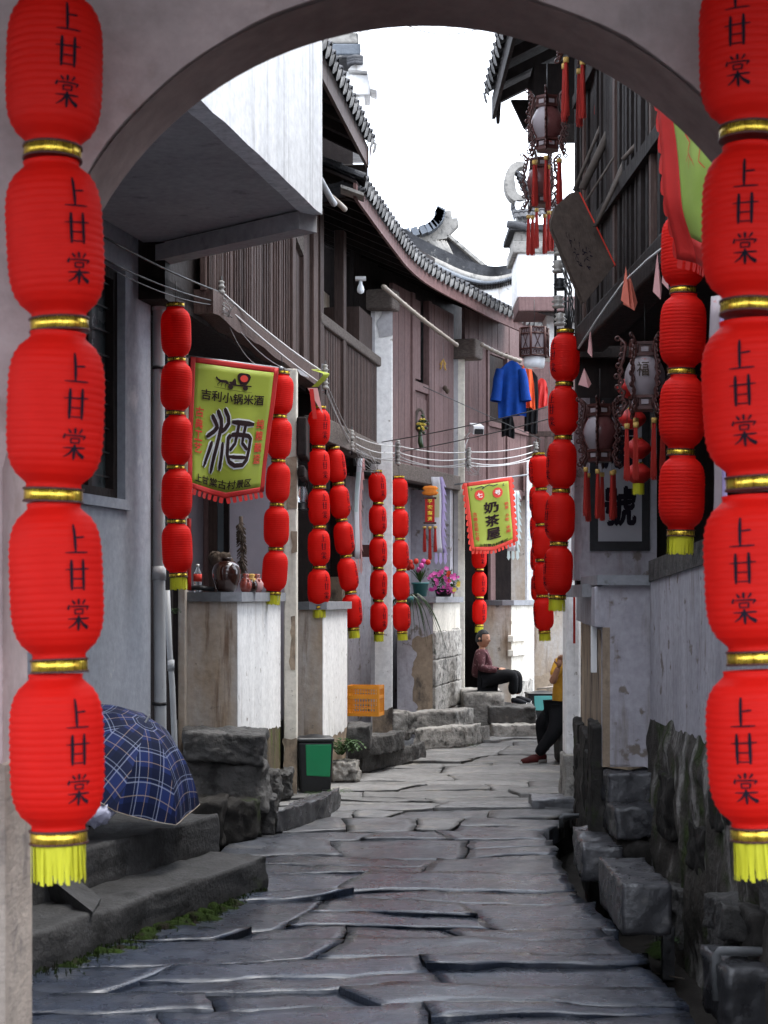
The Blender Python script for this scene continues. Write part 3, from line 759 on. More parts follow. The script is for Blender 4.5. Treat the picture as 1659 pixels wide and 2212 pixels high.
counter(hB, (-1.60, 13.25), (-1.165, 13.2), (-.955, 15.25), M['damp'], M['brown_plaster'], M['white'], 1.765, M['mossy'], .62, M['counter'], M['counter_shaded'], K4=(-1.32, 15.3), seed=1, end_low=.62)
# white peeling pillar and back pillar with moss
PP = Pl((-.955, 15.27), (-.80, 15.30))
def pillar(par, x0, x1, Y, z0, z1, dep, mf, side=None):
    a, b = P(x0, HY, Y), P(x1, HY, Y)
    o = MB().box(((a.x + b.x) / 2, Y + dep / 2, (z0 + z1) / 2), (b.x - a.x, dep, z1 - z0)).obj('pillar', mf, par)
    bevel(o, .012)
    return o
pillar(hB, 613, 641, 15.3, -.1, 3.9, .22, M['cream'])
e = Pl((-.93, 15.3), (-.80, 15.3))
for z0, z1, a, b, sd in ((1.15, 1.62, .075, .115, 1), (2.6, 3.1, .04, .13, 2), (-.1, .5, 0, .131, 4), (2.2, 2.4, .08, .132, 7)):
    ragged(e, a, b, z0, z1, .002, M['damp'], hB, top=True, bottom=True, left=True, amp=.03, seed=sd)
pillar(hB, 384, 401, 13.1, 0, 3.9, .2, M['brown_plaster'])
# counter 2 (next shop)
counter(hB, (-.83, 16.0), (-.592, 15.98), (-.395, 17.5), M['damp'], M['brown_plaster'], M['white'], 1.68, M['damp'], .42, M['counter'], M['counter_shaded'], K4=(-.65, 17.6), seed=11, end_low=.45)
# shop 2 recess
MB().box((-1.3, 17.3, 1.95), (1.2, .1, 3.9)).obj('back_wall', M['wood_dark'], hB)
for x0, x1, y0, y1 in ((641, 662, 900, 985), (643, 658, 1005, 1030)):
    a, b = P(x0, y1, 15.25), P(x1, y0, 15.25)
    bevel(MB().box(((a.x + b.x) / 2, 15.6, (a.z + b.z) / 2), (b.x - a.x, .7, b.z - a.z)).obj('joist', M['wood_dark'], hB), .015)

# ---- roofs with tiled eaves
TILE = None
def tile_meshes():
    m = MB()
    r, Ln = .058, .30
    n = 8
    for k in range(3):       # three overlapping cover tiles running up the slope
        y0 = k * .25
        vs = []
        for (yy, rr) in ((y0, r), (y0 + Ln, r * .86)):
            for q in (rr, rr - .014):
                for i in range(n + 1):
                    a = math.pi * i / n
                    vs.append((q * math.cos(a), yy, q * math.sin(a) + (.012 if yy == y0 else 0)))
        w_ = n + 1
        fs = []
        for i in range(n):
            fs += [(i, i + 1, 2 * w_ + i + 1, 2 * w_ + i)[::-1], (i, i + 1, w_ + i + 1, w_ + i)]
            fs += [(w_ + i, w_ + i + 1, 3 * w_ + i + 1, 3 * w_ + i)]
        m.add(vs, fs, False)
    ct = m.mesh('cover_tile', M['tile'])
    m = MB()                 # drip: hanging curved lip of the trough tile
    vs = []
    for i in range(9):
        u = -1 + 2 * i / 8
        zb = -.052 * (1 - u * u) - .012
        vs += [(.075 * u, -.012, .03 - .035 * (1 - u * u)), (.075 * u, -.03, zb - .03), (.075 * u, .25, .045 - .035 * (1 - u * u))]
    fs = []
    for i in range(8):
        a, b = 3 * i, 3 * i + 3
        fs += [(a, b, b + 1, a + 1), (a, a + 2, b + 2, b)]
    m.add(vs, fs, True)
    dt = m.mesh('drip_tile', M['drip'])
    return ct, dt
CT, DT = tile_meshes()
def place(o, par, mat):
    o.parent = par; o.matrix_parent_inverse = parent_inv(par); o.matrix_basis = mat
def eave(par, pts, zf, inward, slope=.5, n=20, deep=1.9, fh=.17, fmat=None, lift=.0, nm='roof', endpts=True):
    """pts: plan polyline of the eave (near->far), zf: fascia bottom height, inward(q): unit plan vector"""
    pts = [Vector((p[0], p[1], 0)) for p in pts]
    sg = [(b - a).length for a, b in zip(pts[:-1], pts[1:])]
    T = sum(sg)
    def at(q):
        d = q * T
        for i, l in enumerate(sg):
            if d <= l or i == len(sg) - 1:
                return pts[i].lerp(pts[i + 1], d / l), (pts[i + 1] - pts[i]).normalized()
            d -= l
    def smooth_at(q):
        p = Vector(); t = Vector(); ws = 0
        for k in (-2, -1, 0, 1, 2):
            a, b = at(min(1, max(0, q + k * .03))); p += a; t += b; ws += 1
        if q < .07 or q > .93: return at(q)[0].lerp(p / ws, min(q, 1 - q) / .07), t.normalized()
        return p / ws, t.normalized()
    def inw(t):
        v = Vector((-t.y, t.x, 0))
        return v if inward > 0 else -v
    N = 24
    def deck(u, v):
        p, t = smooth_at(u)
        q = p + inw(t) * (deep * v)
        return V(q.x, q.y, zf + fh + deep * v * slope)
    rf = MB().grid(deck, N, 4, False, lambda u, v: V(0, 0, -.03)).obj(nm, M['wood_dark'], par)
    # fascia boards
    nb = max(2, int(T / 1.3))
    for b in range(nb):
        m = MB()
        def fb(u, v, o=0):
            p, t = smooth_at(min(1, (b + u * .996) / nb))
            q = p - inw(t) * .0
            return V(q.x, q.y, zf + v * fh)
        m.grid(fb, 6, 1, False, lambda u, v: inw(smooth_at(min(1, (b + u * .996) / nb))[1]) * .03)
        m.obj('fascia_board', fmat or M['fascia'], rf)
    for k in range(n):
        q = (k + .5) / n
        p, t = smooth_at(q)
        i_ = inw(t)
        yv = (i_ + V(0, 0, slope)).normalized()
        xv = t if inward > 0 else -t
        zv = xv.cross(yv)
        if zv.z < 0: xv = -xv; zv = -zv
        base = V(p.x, p.y, zf + fh + .035) - i_ * .05
        mt = Matrix((xv, yv, zv)).transposed().to_4x4(); mt.translation = base + V(0, 0, rng.uniform(-.008, .008))
        j = Matrix.Rotation(rng.uniform(-.05, .05), 4, 'Z') @ Matrix.Rotation(rng.uniform(-.05, .05), 4, 'Y')
        o = link('cover_tile', CT); place(o, rf, mt @ j)
        p2, t2 = smooth_at(min(1, q + .5 / n))
        mt2 = mt.copy(); mt2.translation = V(p2.x, p2.y, zf + fh + .035) - i_ * .05
        o = link('drip_tile', DT); place(o, rf, mt2 @ Matrix.Rotation(rng.uniform(-.06, .06), 4, 'Y'))
    # rafters
    for k in range(max(3, int(T / .55))):
        q = (k + .5) / max(3, int(T / .55))
        p, t = smooth_at(q)
        i_ = inw(t)
        a = V(p.x, p.y, zf + fh - .05) + i_ * .05
        b_ = a + i_ * (deep - .1) + V(0, 0, (deep - .1) * slope)
        m = MB()
        sd = t * .035; dn = V(0, 0, -.09)
        m.hexa([a - sd + dn, a + sd + dn, b_ + sd + dn, b_ - sd + dn, a - sd, a + sd, b_ + sd, b_ - sd])
        m.obj('rafter', M['wood_dark'], rf)
    # upper surface of trough tiles further up, kept simple
    def deck2(u, v):
        p, t = smooth_at(u)
        q = p + inw(t) * (.02 + deep * v)
        return V(q.x, q.y, zf + fh + .03 + deep * v * slope + .012 * math.sin(u * n * 2 * math.pi))
    MB().grid(deck2, n * 4, 6, True).obj('tile_bed', M['tile'], rf)
    return rf
eB = eave(hB, [(-.62, 12.6), (-.51, 13.6), (-.15, 16.5)], 6.05, 1, n=20, deep=1.6, fmat=M['wood'], fh=.2)
# end gutter stub and boards at the far end of the upper roof
bevel(MB().box(P(788, 400, 16.6) + V(-.22, .1, .05), (.5, .12, .35)).obj('purlin_end', M['wood_dark'], hB), .02)
MB().hexa([P(797, 356, 16.4), P(799, 356, 16.4), P(799, 356, 16.9), P(797, 356, 16.9), P(799, 318, 16.4), P(803, 318, 16.4), P(803, 318, 16.9), P(799, 318, 16.9)]).obj('barge_board', M['wood_red'], hB)
MB().tube([P(690, 385, 14.5), P(715, 430, 14.9), P(722, 440, 15.0)], .03, 8).obj('gutter_pipe', M['pvc'], hB)
MB().tube([P(715, 425, 14.9), P(738, 445, 15.4), P(745, 452, 15.5)], .026, 8).obj('gutter_pipe', M['bamboo'], hB)

# ---- house C: mauve boarded house with sweeping eave
hC = thing('boarded_house', 'long mauve brown boarded house with white columns and sweeping tiled eave', 'house', (0, 20.5, 0))
eC = eave(hC, [(-.265, 16.0), (0, 17.7), (.33, 19.7), (.70, 20.95), (1.03, 21.7), (1.47, 22.9), (1.97, 24), (2.4, 25)], 5.63, 1, n=50, deep=2.0, slope=.45)
# broken gutter and tiles at its near end
m = MB(); m.grid(lambda u, v: P(736 + 50 * u, 398 + 18 * u + 14 * v, 15.9 + .2 * v), 6, 2, False, lambda u, v: V(0, 0, -.03)); m.obj('broken_tile_edge', M['ridge'], hC)
for k in range(6):
    o = link('cover_tile', CT); place(o, hC, Matrix.Translation(P(745 + k * 9, 398 + k * 3, 16.1)) @ Matrix.Rotation(R(70), 4, 'Z') @ Matrix.Rotation(R(-8), 4, 'X') @ Matrix.Scale(.6, 4))
MB().box((-1.75, 22.6, 5), (3.1, .1, 5)).obj('cross_wall', M['wood_dark'], hC)
MB().box((1.3, 25.6, 1.7), (1.3, .1, 3.6)).obj('door_dark', M['wood_dark'], hC)
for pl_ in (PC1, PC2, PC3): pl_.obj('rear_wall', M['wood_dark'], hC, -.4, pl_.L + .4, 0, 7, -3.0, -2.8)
# columns
def column(pl, s0, s1, t0, t1, z0, z1, mat, side_mat, par, seed):
    o = pl.obj('column', mat, par, s0, s1, z0, z1, t0, t1, .015)
    return o
c1a, c1b = P(803, HY, 20.3), P(848, HY, 20.5)
pillar(hC, 801, 848, 20.4, -.1, 5.5, .3, M['white'])
e = Pl((P(801, HY, 20.4).x, 20.4), (P(848, HY, 20.4).x, 20.4))
ragged(e, .0, .05, .0, 5.4, .002, M['soffit'], hC, seed=3)
ragged(e, .02, e.L, -.1, .42, .003, M['damp'], hC, top=True, amp=.12, seed=5)
ragged(e, .1, e.L, 5.0, 5.45, .003, M['soffit'], hC, bottom=True, left=True, amp=.05, seed=8)
pillar(hC, 980, 1004, 23.45, -.1, 5.3, .3, M['cream'])
e = Pl((P(980, HY, 23.45).x, 23.45), (P(1004, HY, 23.45).x, 23.45))
ragged(e, 0, .062, 1.9, 5.3, .002, M['soffit'], hC, seed=3)
bevel(PC2.obj('capital_block', M['wood_grey'], hC, PC2.L - .15, PC2.L + .22, 5.15, 5.42, -.1, .3), .03)
bevel(PC2.obj('capital_block', M['wood_grey'], hC, -.25, .05, 5.3, 5.55, -.1, .25), .03)
pillar(hC, 1137, 1154, 25.7, -.1, 3.9, .25, M['white'])
# veranda between house B and first column
s_b = PC1.L - .22
PC1.obj('floor_beam', M['wood_grey'], hC, 0, s_b, 3.42, 3.66, -.12, .06, .01)
PC1.obj('handrail', M['wood_grey'], hC, .02, s_b, 4.60, 4.72, -.05, .06, .02)
ns = 38
for k in range(ns):
    a = .05 + (s_b - .1) * k / ns
    PC1.obj('baluster', M['wood'], hC, a, a + .045, 3.66, 4.61, -.02, .02)
for px0, px1 in ((682, 690), (733, 739)):
    PC1.obj('post', M['wood'], hC, PC1.s_(px0), PC1.s_(px1), 3.6, 5.8, -.06, .05, .01)
PC1.obj('veranda_floor', M['wood_dark'], hC, -.1, s_b + .1, 3.5, 3.6, -2.3, -.12)
PC1.obj('veranda_wall', M['wood_dark'], hC, -.1, s_b + .3, 3.5, 6.6, -2.3, -2.2)
PC1.obj('veranda_plaster', M['brown_plaster'], hC, PC1.s_(739), s_b + .05, 3.6, 5.5, -.65, -.6)
PC1.obj('veranda_shutter', M['wood'], hC, PC1.s_(785), s_b - .02, 3.7, 5.2, -.5, -.05)
# ground floor under the veranda
PC1.obj('back_wall', M['damp'], hC, PC1.s_(748, -.45), s_b + .1, 0, 2.05, -.6, -.45)
PC1.obj('dark_recess', M['wood_dark'], hC, PC1.s_(748, -.45), s_b + .1, 2.05, 3.5, -.6, -.46)  # near-black panel, shade of the recess put into its colour
PC1.obj('shop_back', M['wood_dark'], hC, -1.2, PC1.s_(750, -.45), 0, 3.5, -1.5, -1.4)
PC1.obj('step_floor', M['concrete'], hC, 0, s_b, 0, .32, -1.4, -.45)
# boarded wall between the columns
xs = [848, 861, 874, 887]
for a, b in zip(xs[:-1], xs[1:]): PC2.obj('plank', M['wood_red'], hC, PC2.s_(a) + .004, PC2.s_(b) - .004, 3.5, 5.75, -.05, rng.uniform(-.004, .004), .004)
PC2.obj('door_post', M['wood_red'], hC, PC2.s_(887), PC2.s_(893), 3.5, 5.75, -.06, .03, .006)
PC2.obj('door_post', M['wood_red'], hC, PC2.s_(923), PC2.s_(929), 3.5, 5.75, -.06, .03, .006)
sA, sB = PC2.s_(893), PC2.s_(923)
PC2.obj('door_rail', M['wood_red'], hC, sA, sB, 4.50, 4.62, -.05, .02, .006)
PC2.obj('door_panel', M['wood_red'], hC, sA, sB, 3.5, 4.5, -.06, -.02)
for k in range(4):
    a = sA + (sB - sA) * k / 4
    PC2.obj('plank', M['wood_red'], hC, a + .004, a + (sB - sA) / 4 - .004, 3.5, 4.42, -.02, -.005, .003)
PC2.obj('window_leaf', M['wood_red'], hC, sA, PC2.s_(910), 4.66, 5.7, -.045, -.01, .004)
PC2.obj('window_dark', M['wood_dark'], hC, PC2.s_(910), sB, 4.62, 5.75, -.3, -.28)
xs = [929, 938, 948, 958, 968, 980]
for a, b in zip(xs[:-1], xs[1:]): PC2.obj('plank', M['wood_red'], hC, PC2.s_(a) + .004, PC2.s_(b) - .004, 3.5, 5.75, -.05, rng.uniform(-.004, .004), .004)
PC2.obj('floor_beam', M['wood_grey'], hC, .1, PC2.L - .05, 3.30, 3.50, -.1, .05, .01)
PC2.obj('inner_wall', M['wood_dark'], hC, 0, PC2.L, 3.3, 6.6, -.4, -.35)
PC2.obj('upper_floor', M['wood_dark'], hC, 0, PC2.L, 3.34, 3.42, -1.8, -.1)
PC2.obj('recess_wall', M['lav'], hC, .0, PC2.L, 0, 3.35, -.75, -.6)
PC2.obj('recess_side', M['lav'], hC, PC2.L - .32, PC2.L - .2, 0, 3.3, -.6, -.02)
# second boarded wall with the drying window
xs = [1004, 1013, 1023, 1033, 1043, 1052]
for a, b in zip(xs[:-1], xs[1:]): PC3.obj('plank', M['wood_red'], hC, PC3.s_(a) + .004, PC3.s_(b) - .004, 3.45, 6.05, -.05, rng.uniform(-.004, .004), .004)
xs = [1052, 1063, 1075, 1088, 1100, 1112, 1124, 1137]
for a, b in zip(xs[:-1], xs[1:]): PC3.obj('plank', M['wood_red'], hC, PC3.s_(a) + .004, PC3.s_(b) - .004, 3.45, 4.32, -.05, rng.uniform(-.004, .004), .004)
for a, b in zip(xs[:-1], xs[1:]): PC3.obj('plank', M['wood_red'], hC, PC3.s_(a) + .004, PC3.s_(b) - .004, 5.4, 6.05, -.05, rng.uniform(-.004, .004), .004)
PC3.obj('window_rail', M['wood_red'], hC, PC3.s_(1050), PC3.s_(1137), 4.32, 4.40, -.05, .04, .006)
PC3.obj('window_dark', M['wood_dark'], hC, PC3.s_(1050), PC3.s_(1140), 4.3, 5.6, -.6, -.55)
for x in (1050, 1092): PC3.obj('window_post', M['wood_red'], hC, PC3.s_(x), PC3.s_(x + 4), 3.4, 5.5, -.04, .03, .005)
PC3.obj('floor_beam', M['wood_red'], hC, .1, PC3.L, 3.28, 3.45, -.1, .05, .01)
PC3.obj('inner_wall', M['wood_dark'], hC, 0, PC3.L + 4, 3.3, 6.6, -.8, -.75)
PC3.obj('upper_floor', M['wood_dark'], hC, 0, PC3.L, 3.32, 3.4, -1.8, -.1)
# ground floor: doorway, shutters, plaster
PC3.obj('doorway_dark', M['wood_dark'], hC, -1.2, PC3.L, 0, 3.3, -1.6, -1.5)
xs = [1060, 1070, 1080, 1091]
for a, b in zip(xs[:-1], xs[1:]): PC3.obj('shutter_board', M['wood_red'], hC, PC3.s_(a, -.25) + .004, PC3.s_(b, -.25) - .004, .6, 3.3, -.3, -.25, .004)
PC3.obj('plaster_wall', M['lav'], hC, PC3.s_(1091, -.2), PC3.L + .1, 0, 3.3, -.4, -.2)
# counter 3 and counter 4
e3, f3 = counter(hC, (.17, 21.3), (.62, 21.2), (1.05, 23.2), M['lav'], M['lav'], M['cream'], 1.73, M['rock_light'], 1.36, M['counter'], M['counter_shaded'], K4=(.5, 23.2), seed=21)
ragged(e3, .22, e3.L, .15, 1.3, .004, M['damp'], hC, top=True, left=True, amp=.1, seed=4)
# its lower half of hewn stone courses
zc = [.0, .32, .66, 1.0, 1.36]
for r_ in range(4):
    cuts = [0, f3.L * rng.uniform(.4, .6), f3.L] if r_ % 2 else [0, f3.L * rng.uniform(.25, .35), f3.L * rng.uniform(.68, .8), f3.L]
    for a, b in zip(cuts[:-1], cuts[1:]):
        rock('stone', f3.c8(a + .008, b - .008, zc[r_] + .006, zc[r_ + 1] - .006, -.1, .035), M['rock_light'], hC, amp=.012, fr=9, n=3, seed=r_ * 3 + a)
counter(hC, (1.40, 24.5), (1.86, 24.4), (2.28, 25.6), M['damp'], M['brown_plaster'], M['cream'], 1.68, M['rock_light'], .55, M['counter'], M['counter_shaded'], K4=(1.8, 25.7), seed=31)
fp = Pl((1.86, 24.4), (2.28, 25.6))
for y_ in (1372, 1403):
    bevel(fp.obj('ledge', M['cream'], hC, -.12, .75, 1.8 - (y_ + 14 - HY) / 147, 1.8 - (y_ - HY) / 147, -.02, .07), .01)
# ---------------------------------------------------------------- right-hand houses
hD = thing('dark_timber_house', 'dark timber house with slatted upper floor over the right side', 'house', (1.75, 10, 0))
PD = Pl((1.75, 4.6), (1.75, 10.95), flip=True)
# rubble base, stone by stone
PD.obj('rubble_core', M['rock_black'], hD, 0, PD.L, -.4, 1.0, -.5, -.03)
def foot(u, v):
    q, z_ = PD.L * u, -.42 + 1.50 * v
    t = .02 + .05 * nz((q, z_, 0), 2.2, 3) + .03 * nz((q, z_ * .6, 0), 6, 4) + .016 * nz((q, z_, 0), 16, 5) + .03 * (1 - v)
    top = 1 if v < .86 else max(0, 1 - (v - .86) / .14)
    return PD.at(q, z_ + (.07 * nz((q, 0, 0), 2.5, 9) + .03 * nz((q, 0, 0), 9, 2)) * (v > .8), t * top - .012 * (1 - top))
MB().grid(foot, 110, 34).obj('rough_footing', M['wall_foot'], hD)
for r_, (s0, s1, z0, z1, o_) in enumerate(((3.0, 3.5, .12, .36, .07), (3.55, 4.0, -.1, .2, .09), (4.3, 4.75, .3, .55, .05), (4.9, 5.25, -.2, .12, .08), (5.3, 5.8, .35, .72, .05), (2.4, 2.95, .4, .7, .06), (3.6, 4.1, .62, .86, .04), (5.9, 6.3, .0, .3, .06))):
    rock('stone', PD.c8(s0, s1, z0, z1, -.12, o_), M['rock'] if r_ % 2 else M['rock_black'], hD, amp=.03, fr=5, n=3, seed=r_ * 3)
# plastered pier with sloping top
c = PD.c8(0, PD.L, 1.0, 2.03, -.25, 0)
c[4] = V(c[4].x, c[4].y, 2.03); c[7] = V(c[7].x, c[7].y, 2.03); c[5] = V(c[5].x, c[5].y, 2.30); c[6] = V(c[6].x, c[6].y, 2.30)
MB().hexa(c).obj('plaster_wall', M['lav'], hD)
MB().hexa([p + V(-.012, -.0, .0) if i < 4 else p + V(-.012, 0, .004) for i, p in enumerate([V(q.x, q.y, q.z + (.94 if k < 4 else 0)) if False else q for k, q in enumerate([V(c[k].x, c[k].y, c[k + 4].z - .13) for k in range(4)] + [c[k] + V(0, 0, .002) for k in range(4, 8)])])]).obj('wall_coping', M['rock'], hD)
MB().box((1.86, 10.9, .9), (.2, .12, 1.9)).obj('wall_end', M['damp'], hD)
# dark shop behind
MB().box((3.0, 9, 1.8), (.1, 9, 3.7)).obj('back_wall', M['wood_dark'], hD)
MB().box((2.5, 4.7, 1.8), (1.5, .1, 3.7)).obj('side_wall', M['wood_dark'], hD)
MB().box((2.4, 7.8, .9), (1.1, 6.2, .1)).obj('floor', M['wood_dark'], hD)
# projecting counter end facing the camera
MB().prism([V(1.44, 11.0, .68), V(2.9, 11.0, .68), V(2.9, 14.3, .68), V(1.70, 14.3, .68)], (0, 0, 1.2)).obj('counter_wall', M['lav'], hD)
ed = Pl((1.44, 11.0), (2.9, 11.0))
ragged(ed, .0, .34, .68, 1.86, .003, M['lav'], hD, bottom=True, amp=.03)
ragged(ed, .0, .05, .68, 1.6, .006, M['damp'], hD, amp=.02)
sd = Pl((1.44, 11.0), (1.70, 14.3), flip=True)
sd.obj('recess', M['damp'], hD, .12, 3.2, .0, 1.58, -.02, .006)
bevel(sd.obj('lintel', M['lav'], hD, -.01, 3.3, 1.6, 1.87, -.02, .05), .01)
sd.obj('bracket_strip', M['cctv'], hD, .5, .58, 1.28, 1.62, .01, .05)
MB().prism([V(1.40, 10.94, 1.88), V(2.9, 10.94, 1.88), V(2.9, 12.2, 1.88), V(1.44, 12.2, 1.88)], (0, 0, .065)).obj('counter_slab', M['counter'], hD)
MB().prism([V(1.38, 11.6, 1.80), V(1.5, 11.2, 1.80), V(1.6, 14.3, 1.80), V(1.48, 14.3, 1.80)], (0, 0, .09)).obj('counter_slab', M['counter'], hD)
# damp foot of that wall
for k, (s0, s1, z1) in enumerate(((.06, .5, .95), (.5, 1.1, .7), (1.1, 1.9, .8), (1.9, 2.7, .6), (2.7, 3.3, .75))):
    rock('stone', sd.c8(s0, s1 - .01, -.4, z1, -.04, .07), M['rock_black'], hD, amp=.02, fr=5, n=3, seed=40 + k)
# inner wall with the framed scroll
MB().box((1.74, 12.4, 2.6), (.56, .12, 1.35)).obj('scroll_wall', M['lav'], hD)
MB().box((2.3, 12.62, 2.8), (1.7, .1, 1.9)).obj('partition', M['wood_dark'], hD)
MB().box((1.44, 12.45, 2.6), (.06, .2, 1.35)).obj('wall_edge', M['lav'], hD)
# upper floor
PU = Pl((1.62, 6.5), (1.44, 12.3), flip=True)
PU.obj('jetty_beam', M['wood_dark'], hD, 0, PU.L - .2, 3.58, 3.76, -.15, .06, .015)
MB().prism([PU.at(0, 3.66, 0), PU.at(PU.L, 3.66, 0), V(3.1, 12.5, 3.66), V(3.1, 6.5, 3.66)], (0, 0, .06)).obj('upper_floor', M['wood_dark'], hD)
s = .3
k = 0
while s < PU.L - .02:
    wd = rng.uniform(.055, .085)
    PU.obj('slat', M['wood'] if k % 7 == 1 else M['wood_dark'], hD, s, s + wd, 3.74, 6.35, -.04, rng.uniform(-.01, .03))
    s += wd + rng.uniform(.012, .03); k += 1
PU.obj('inner_wall', M['wood_dark'], hD, 0, PU.L, 3.7, 6.9, -.3, -.2)
MB().box((2.25, 12.55, 5.2), (1.62, .1, 3.2)).obj('end_wall', M['wood_dark'], hD)
for z_ in (4.3, 5.4): PU.obj('rail', M['wood_dark'], hD, 0, PU.L, z_, z_ + .09, .0, .05)
eave(hD, [(1.02, 8.5), (1.0, 11.5), (.97, 15.0)], 6.10, -1, n=30, deep=1.5, fmat=M['wood_dark'], fh=.2)
for x0, x1, y0, y1, Y in ((1068, 1080, 190, 264, 15.02), (1104, 1140, 215, 276, 14.6)):
    a, b = P(x0, y1, Y), P(x1, y0, Y)
    MB().hexa([(b.x - .03, Y, a.z), (b.x, Y, a.z), (b.x, Y + .06, a.z), (b.x - .03, Y + .06, a.z), (a.x, Y, b.z), (b.x + .02, Y, b.z), (b.x + .02, Y + .06, b.z), (a.x, Y + .06, b.z)]).obj('barge_board', M['wood_dark'], hD)
MB().box((1.7, 14.2, 6.0), (.9, .6, .5)).obj('eave_bracket', M['wood_dark'], hD)

# house E: white house further along on the right
hE = thing('white_gabled_house', 'white house with stepped tile-capped gable behind hanging lanterns, right', 'house', (2.4, 18, 0))
pe = Pl((2.35, 14.6), (2.75, 22), flip=True)
pe.obj('wall', M['white'], hE, 0, pe.L, 0, 5.5, -.2, 0)
bevel(MB().box((1.645, 14.62, 1.38), (.125, .32, 1.9)).obj('door_pier', M['white'], hE), .02)
rock('pier_stone', hex8(1.56, 1.74, 14.42, 14.85, -.1, .44), M['rock_light'], hE, amp=.012, n=3)
MB().box((2.15, 14.75, 1.2), (.9, .1, 2.4)).obj('porch_wall', M['damp'], hE)
Yg = 22.0
def gbox(x0, x1, y0, y1, dep, mat, nm, Y=Yg, bev=.015, par=None):
    a, b = P(x0, y1, Y), P(x1, y0, Y)
    o = MB().box(((a.x + b.x) / 2, Y + dep / 2, (a.z + b.z) / 2), (b.x - a.x, dep, b.z - a.z)).obj(nm, mat, par or hE)
    if bev: bevel(o, bev)
    return o
gbox(1118, 1260, 545, 642, 1.0, M['white'], 'gable_pier')
gbox(1120, 1255, 640, 672, .9, M['wood_red'], 'corbel_beam', Y=21.95)
MB().hexa([P(1150, 672, 22), P(1250, 700, 22), P(1250, 700, 22.6), P(1150, 672, 22.6), P(1140, 668, 22), P(1250, 668, 22), P(1250, 668, 22.6), P(1140, 668, 22.6)]).obj('corbel', M['wood_dark'], hE)
gbox(1180, 1260, 660, 770, .5, M['white'], 'gable_wall', Y=22.3)
gbox(1108, 1250, 520, 546, 1.1, M['ridge'], 'moulding', Y=21.95)
gbox(1112, 1250, 495, 521, 1.0, M['ridge'], 'moulding')
gbox(1100, 1252, 484, 497, 1.15, M['tile'], 'cap_tile_course', Y=21.9)
MB().tube([P(1095, 484, 21.9), P(1125, 487, 21.9), P(1140, 492, 21.95), P(1160, 486, 22)], [.05, .055, .05, .04], 8).obj('roll_tile', M['tile'], hE)
for k in range(11):   # small tile roof above the cap
    x = 1118 + k * 11
    o = link('cap_tile', CT); place(o, hE, Matrix.Translation(P(x, 478 - 1.2 * k, 21.9)) @ Matrix.Rotation(R(28), 4, 'X') @ Matrix.Scale(.95, 4))
gbox(1114, 1140, 430, 480, .3, M['white'], 'gable_stem', Y=22.2)
# curled gable tip: a crescent scroll
vs = []
out, inn = [], []
for k in range(19):
    a = R(65 + k * 13)
    w_ = .13 * (1 - .55 * abs(k - 10) / 10)
    out.append(P(1122, 392, 22.2) + V(math.cos(a) * .20, 0, math.sin(a) * .27))
    inn.append(P(1122, 392, 22.2) + V(math.cos(a) * (.20 - w_) + .02, 0, math.sin(a) * (.27 - w_)))
mm = MB()
for k in range(18):
    mm.prism([out[k], out[k + 1], inn[k + 1], inn[k]], (0, .25, 0))
mm.obj('scroll_tip', M['ridge'], hE)
for k in range(5):
    MB().box(P(1124 + k * 3, 380 + k * 9, 22.25), (.16, .2, .03), ry=R(35 + 6 * k)).obj('scroll_tile', M['tile'], hE)
gbox(1190, 1260, 425, 470, .8, M['white'], 'gable_step', Y=22.4)
MB().grid(lambda u, v: P(1180 + 50 * u, 430 - 60 * u + 60 * v, 22.5), 3, 2, False, lambda u, v: V(0, .3, 0)).obj('gable_slope', M['white'], hE)

# far wall closing the bend
fw = thing('far_house', 'beige plastered house wall closing the lane beyond the seated woman', 'house', (3.2, 27.3, 0))
MB().box((3.6, 27.5, 1.7), (3.6, .3, 3.4)).obj('wall', M['brown_plaster'], fw)
MB().box((3.6, 27.55, 4.6), (3.6, .3, 2.4)).obj('upper_wall', M['wood_red'], fw)
MB().box((3.1, 27.15, 3.52), (2.6, .3, .16)).obj('balcony_beam', M['wood_red'], fw)
MB().box((3.1, 27.05, 4.45), (2.6, .08, .08)).obj('handrail', M['wood'], fw)
for k in range(20): MB().box((1.85 + k * .13, 27.05, 4.0), (.045, .03, .85)).obj('baluster', M['wood'], fw)
e = Pl((1.8, 27.34), (5.4, 27.34))
ragged(e, 0, 3.6, 0, .5, .002, M['damp'], fw, top=True, amp=.15, seed=9)

# ---- background: white curved gable wall with tile coping, roof ridge with upturned end
hF = thing('coped_gable_wall', 'white curved wall topped with dark tile coping behind the eave', 'wall', (1, 29, 0))
def crv(tab, u):
    u *= len(tab) - 1
    i = min(len(tab) - 2, int(u)); f = u - i
    g = lambda k: Vector(tab[max(0, min(len(tab) - 1, k))])
    p0, p1, p2, p3 = g(i - 1), g(i), g(i + 1), g(i + 2)
    return .5 * ((2 * p1) + (p2 - p0) * f + (2 * p0 - 5 * p1 + 4 * p2 - p3) * f * f + (3 * p1 - p0 - 3 * p2 + p3) * f ** 3)
top = [(840, 478), (869, 496), (910, 520), (956, 542), (1000, 562), (1047, 574), (1085, 573), (1140, 558)]
low = [(840, 520), (875, 540), (918, 563), (956, 582), (1000, 600), (1040, 609), (1085, 604), (1140, 586)]
T3 = lambda u, dy=0, Y=29.0: (lambda q: P(q[0], q[1] + dy, Y))(crv(top, u))
L3 = lambda u, dy=0, Y=29.0: (lambda q: P(q[0], q[1] + dy, Y))(crv(low, u))
MB().grid(lambda u, v: L3(u, 6 + 150 * (1 - v), 28.9), 24, 3, False, lambda u, v: V(0, .25, 0)).obj('wall', M['white'], hF)
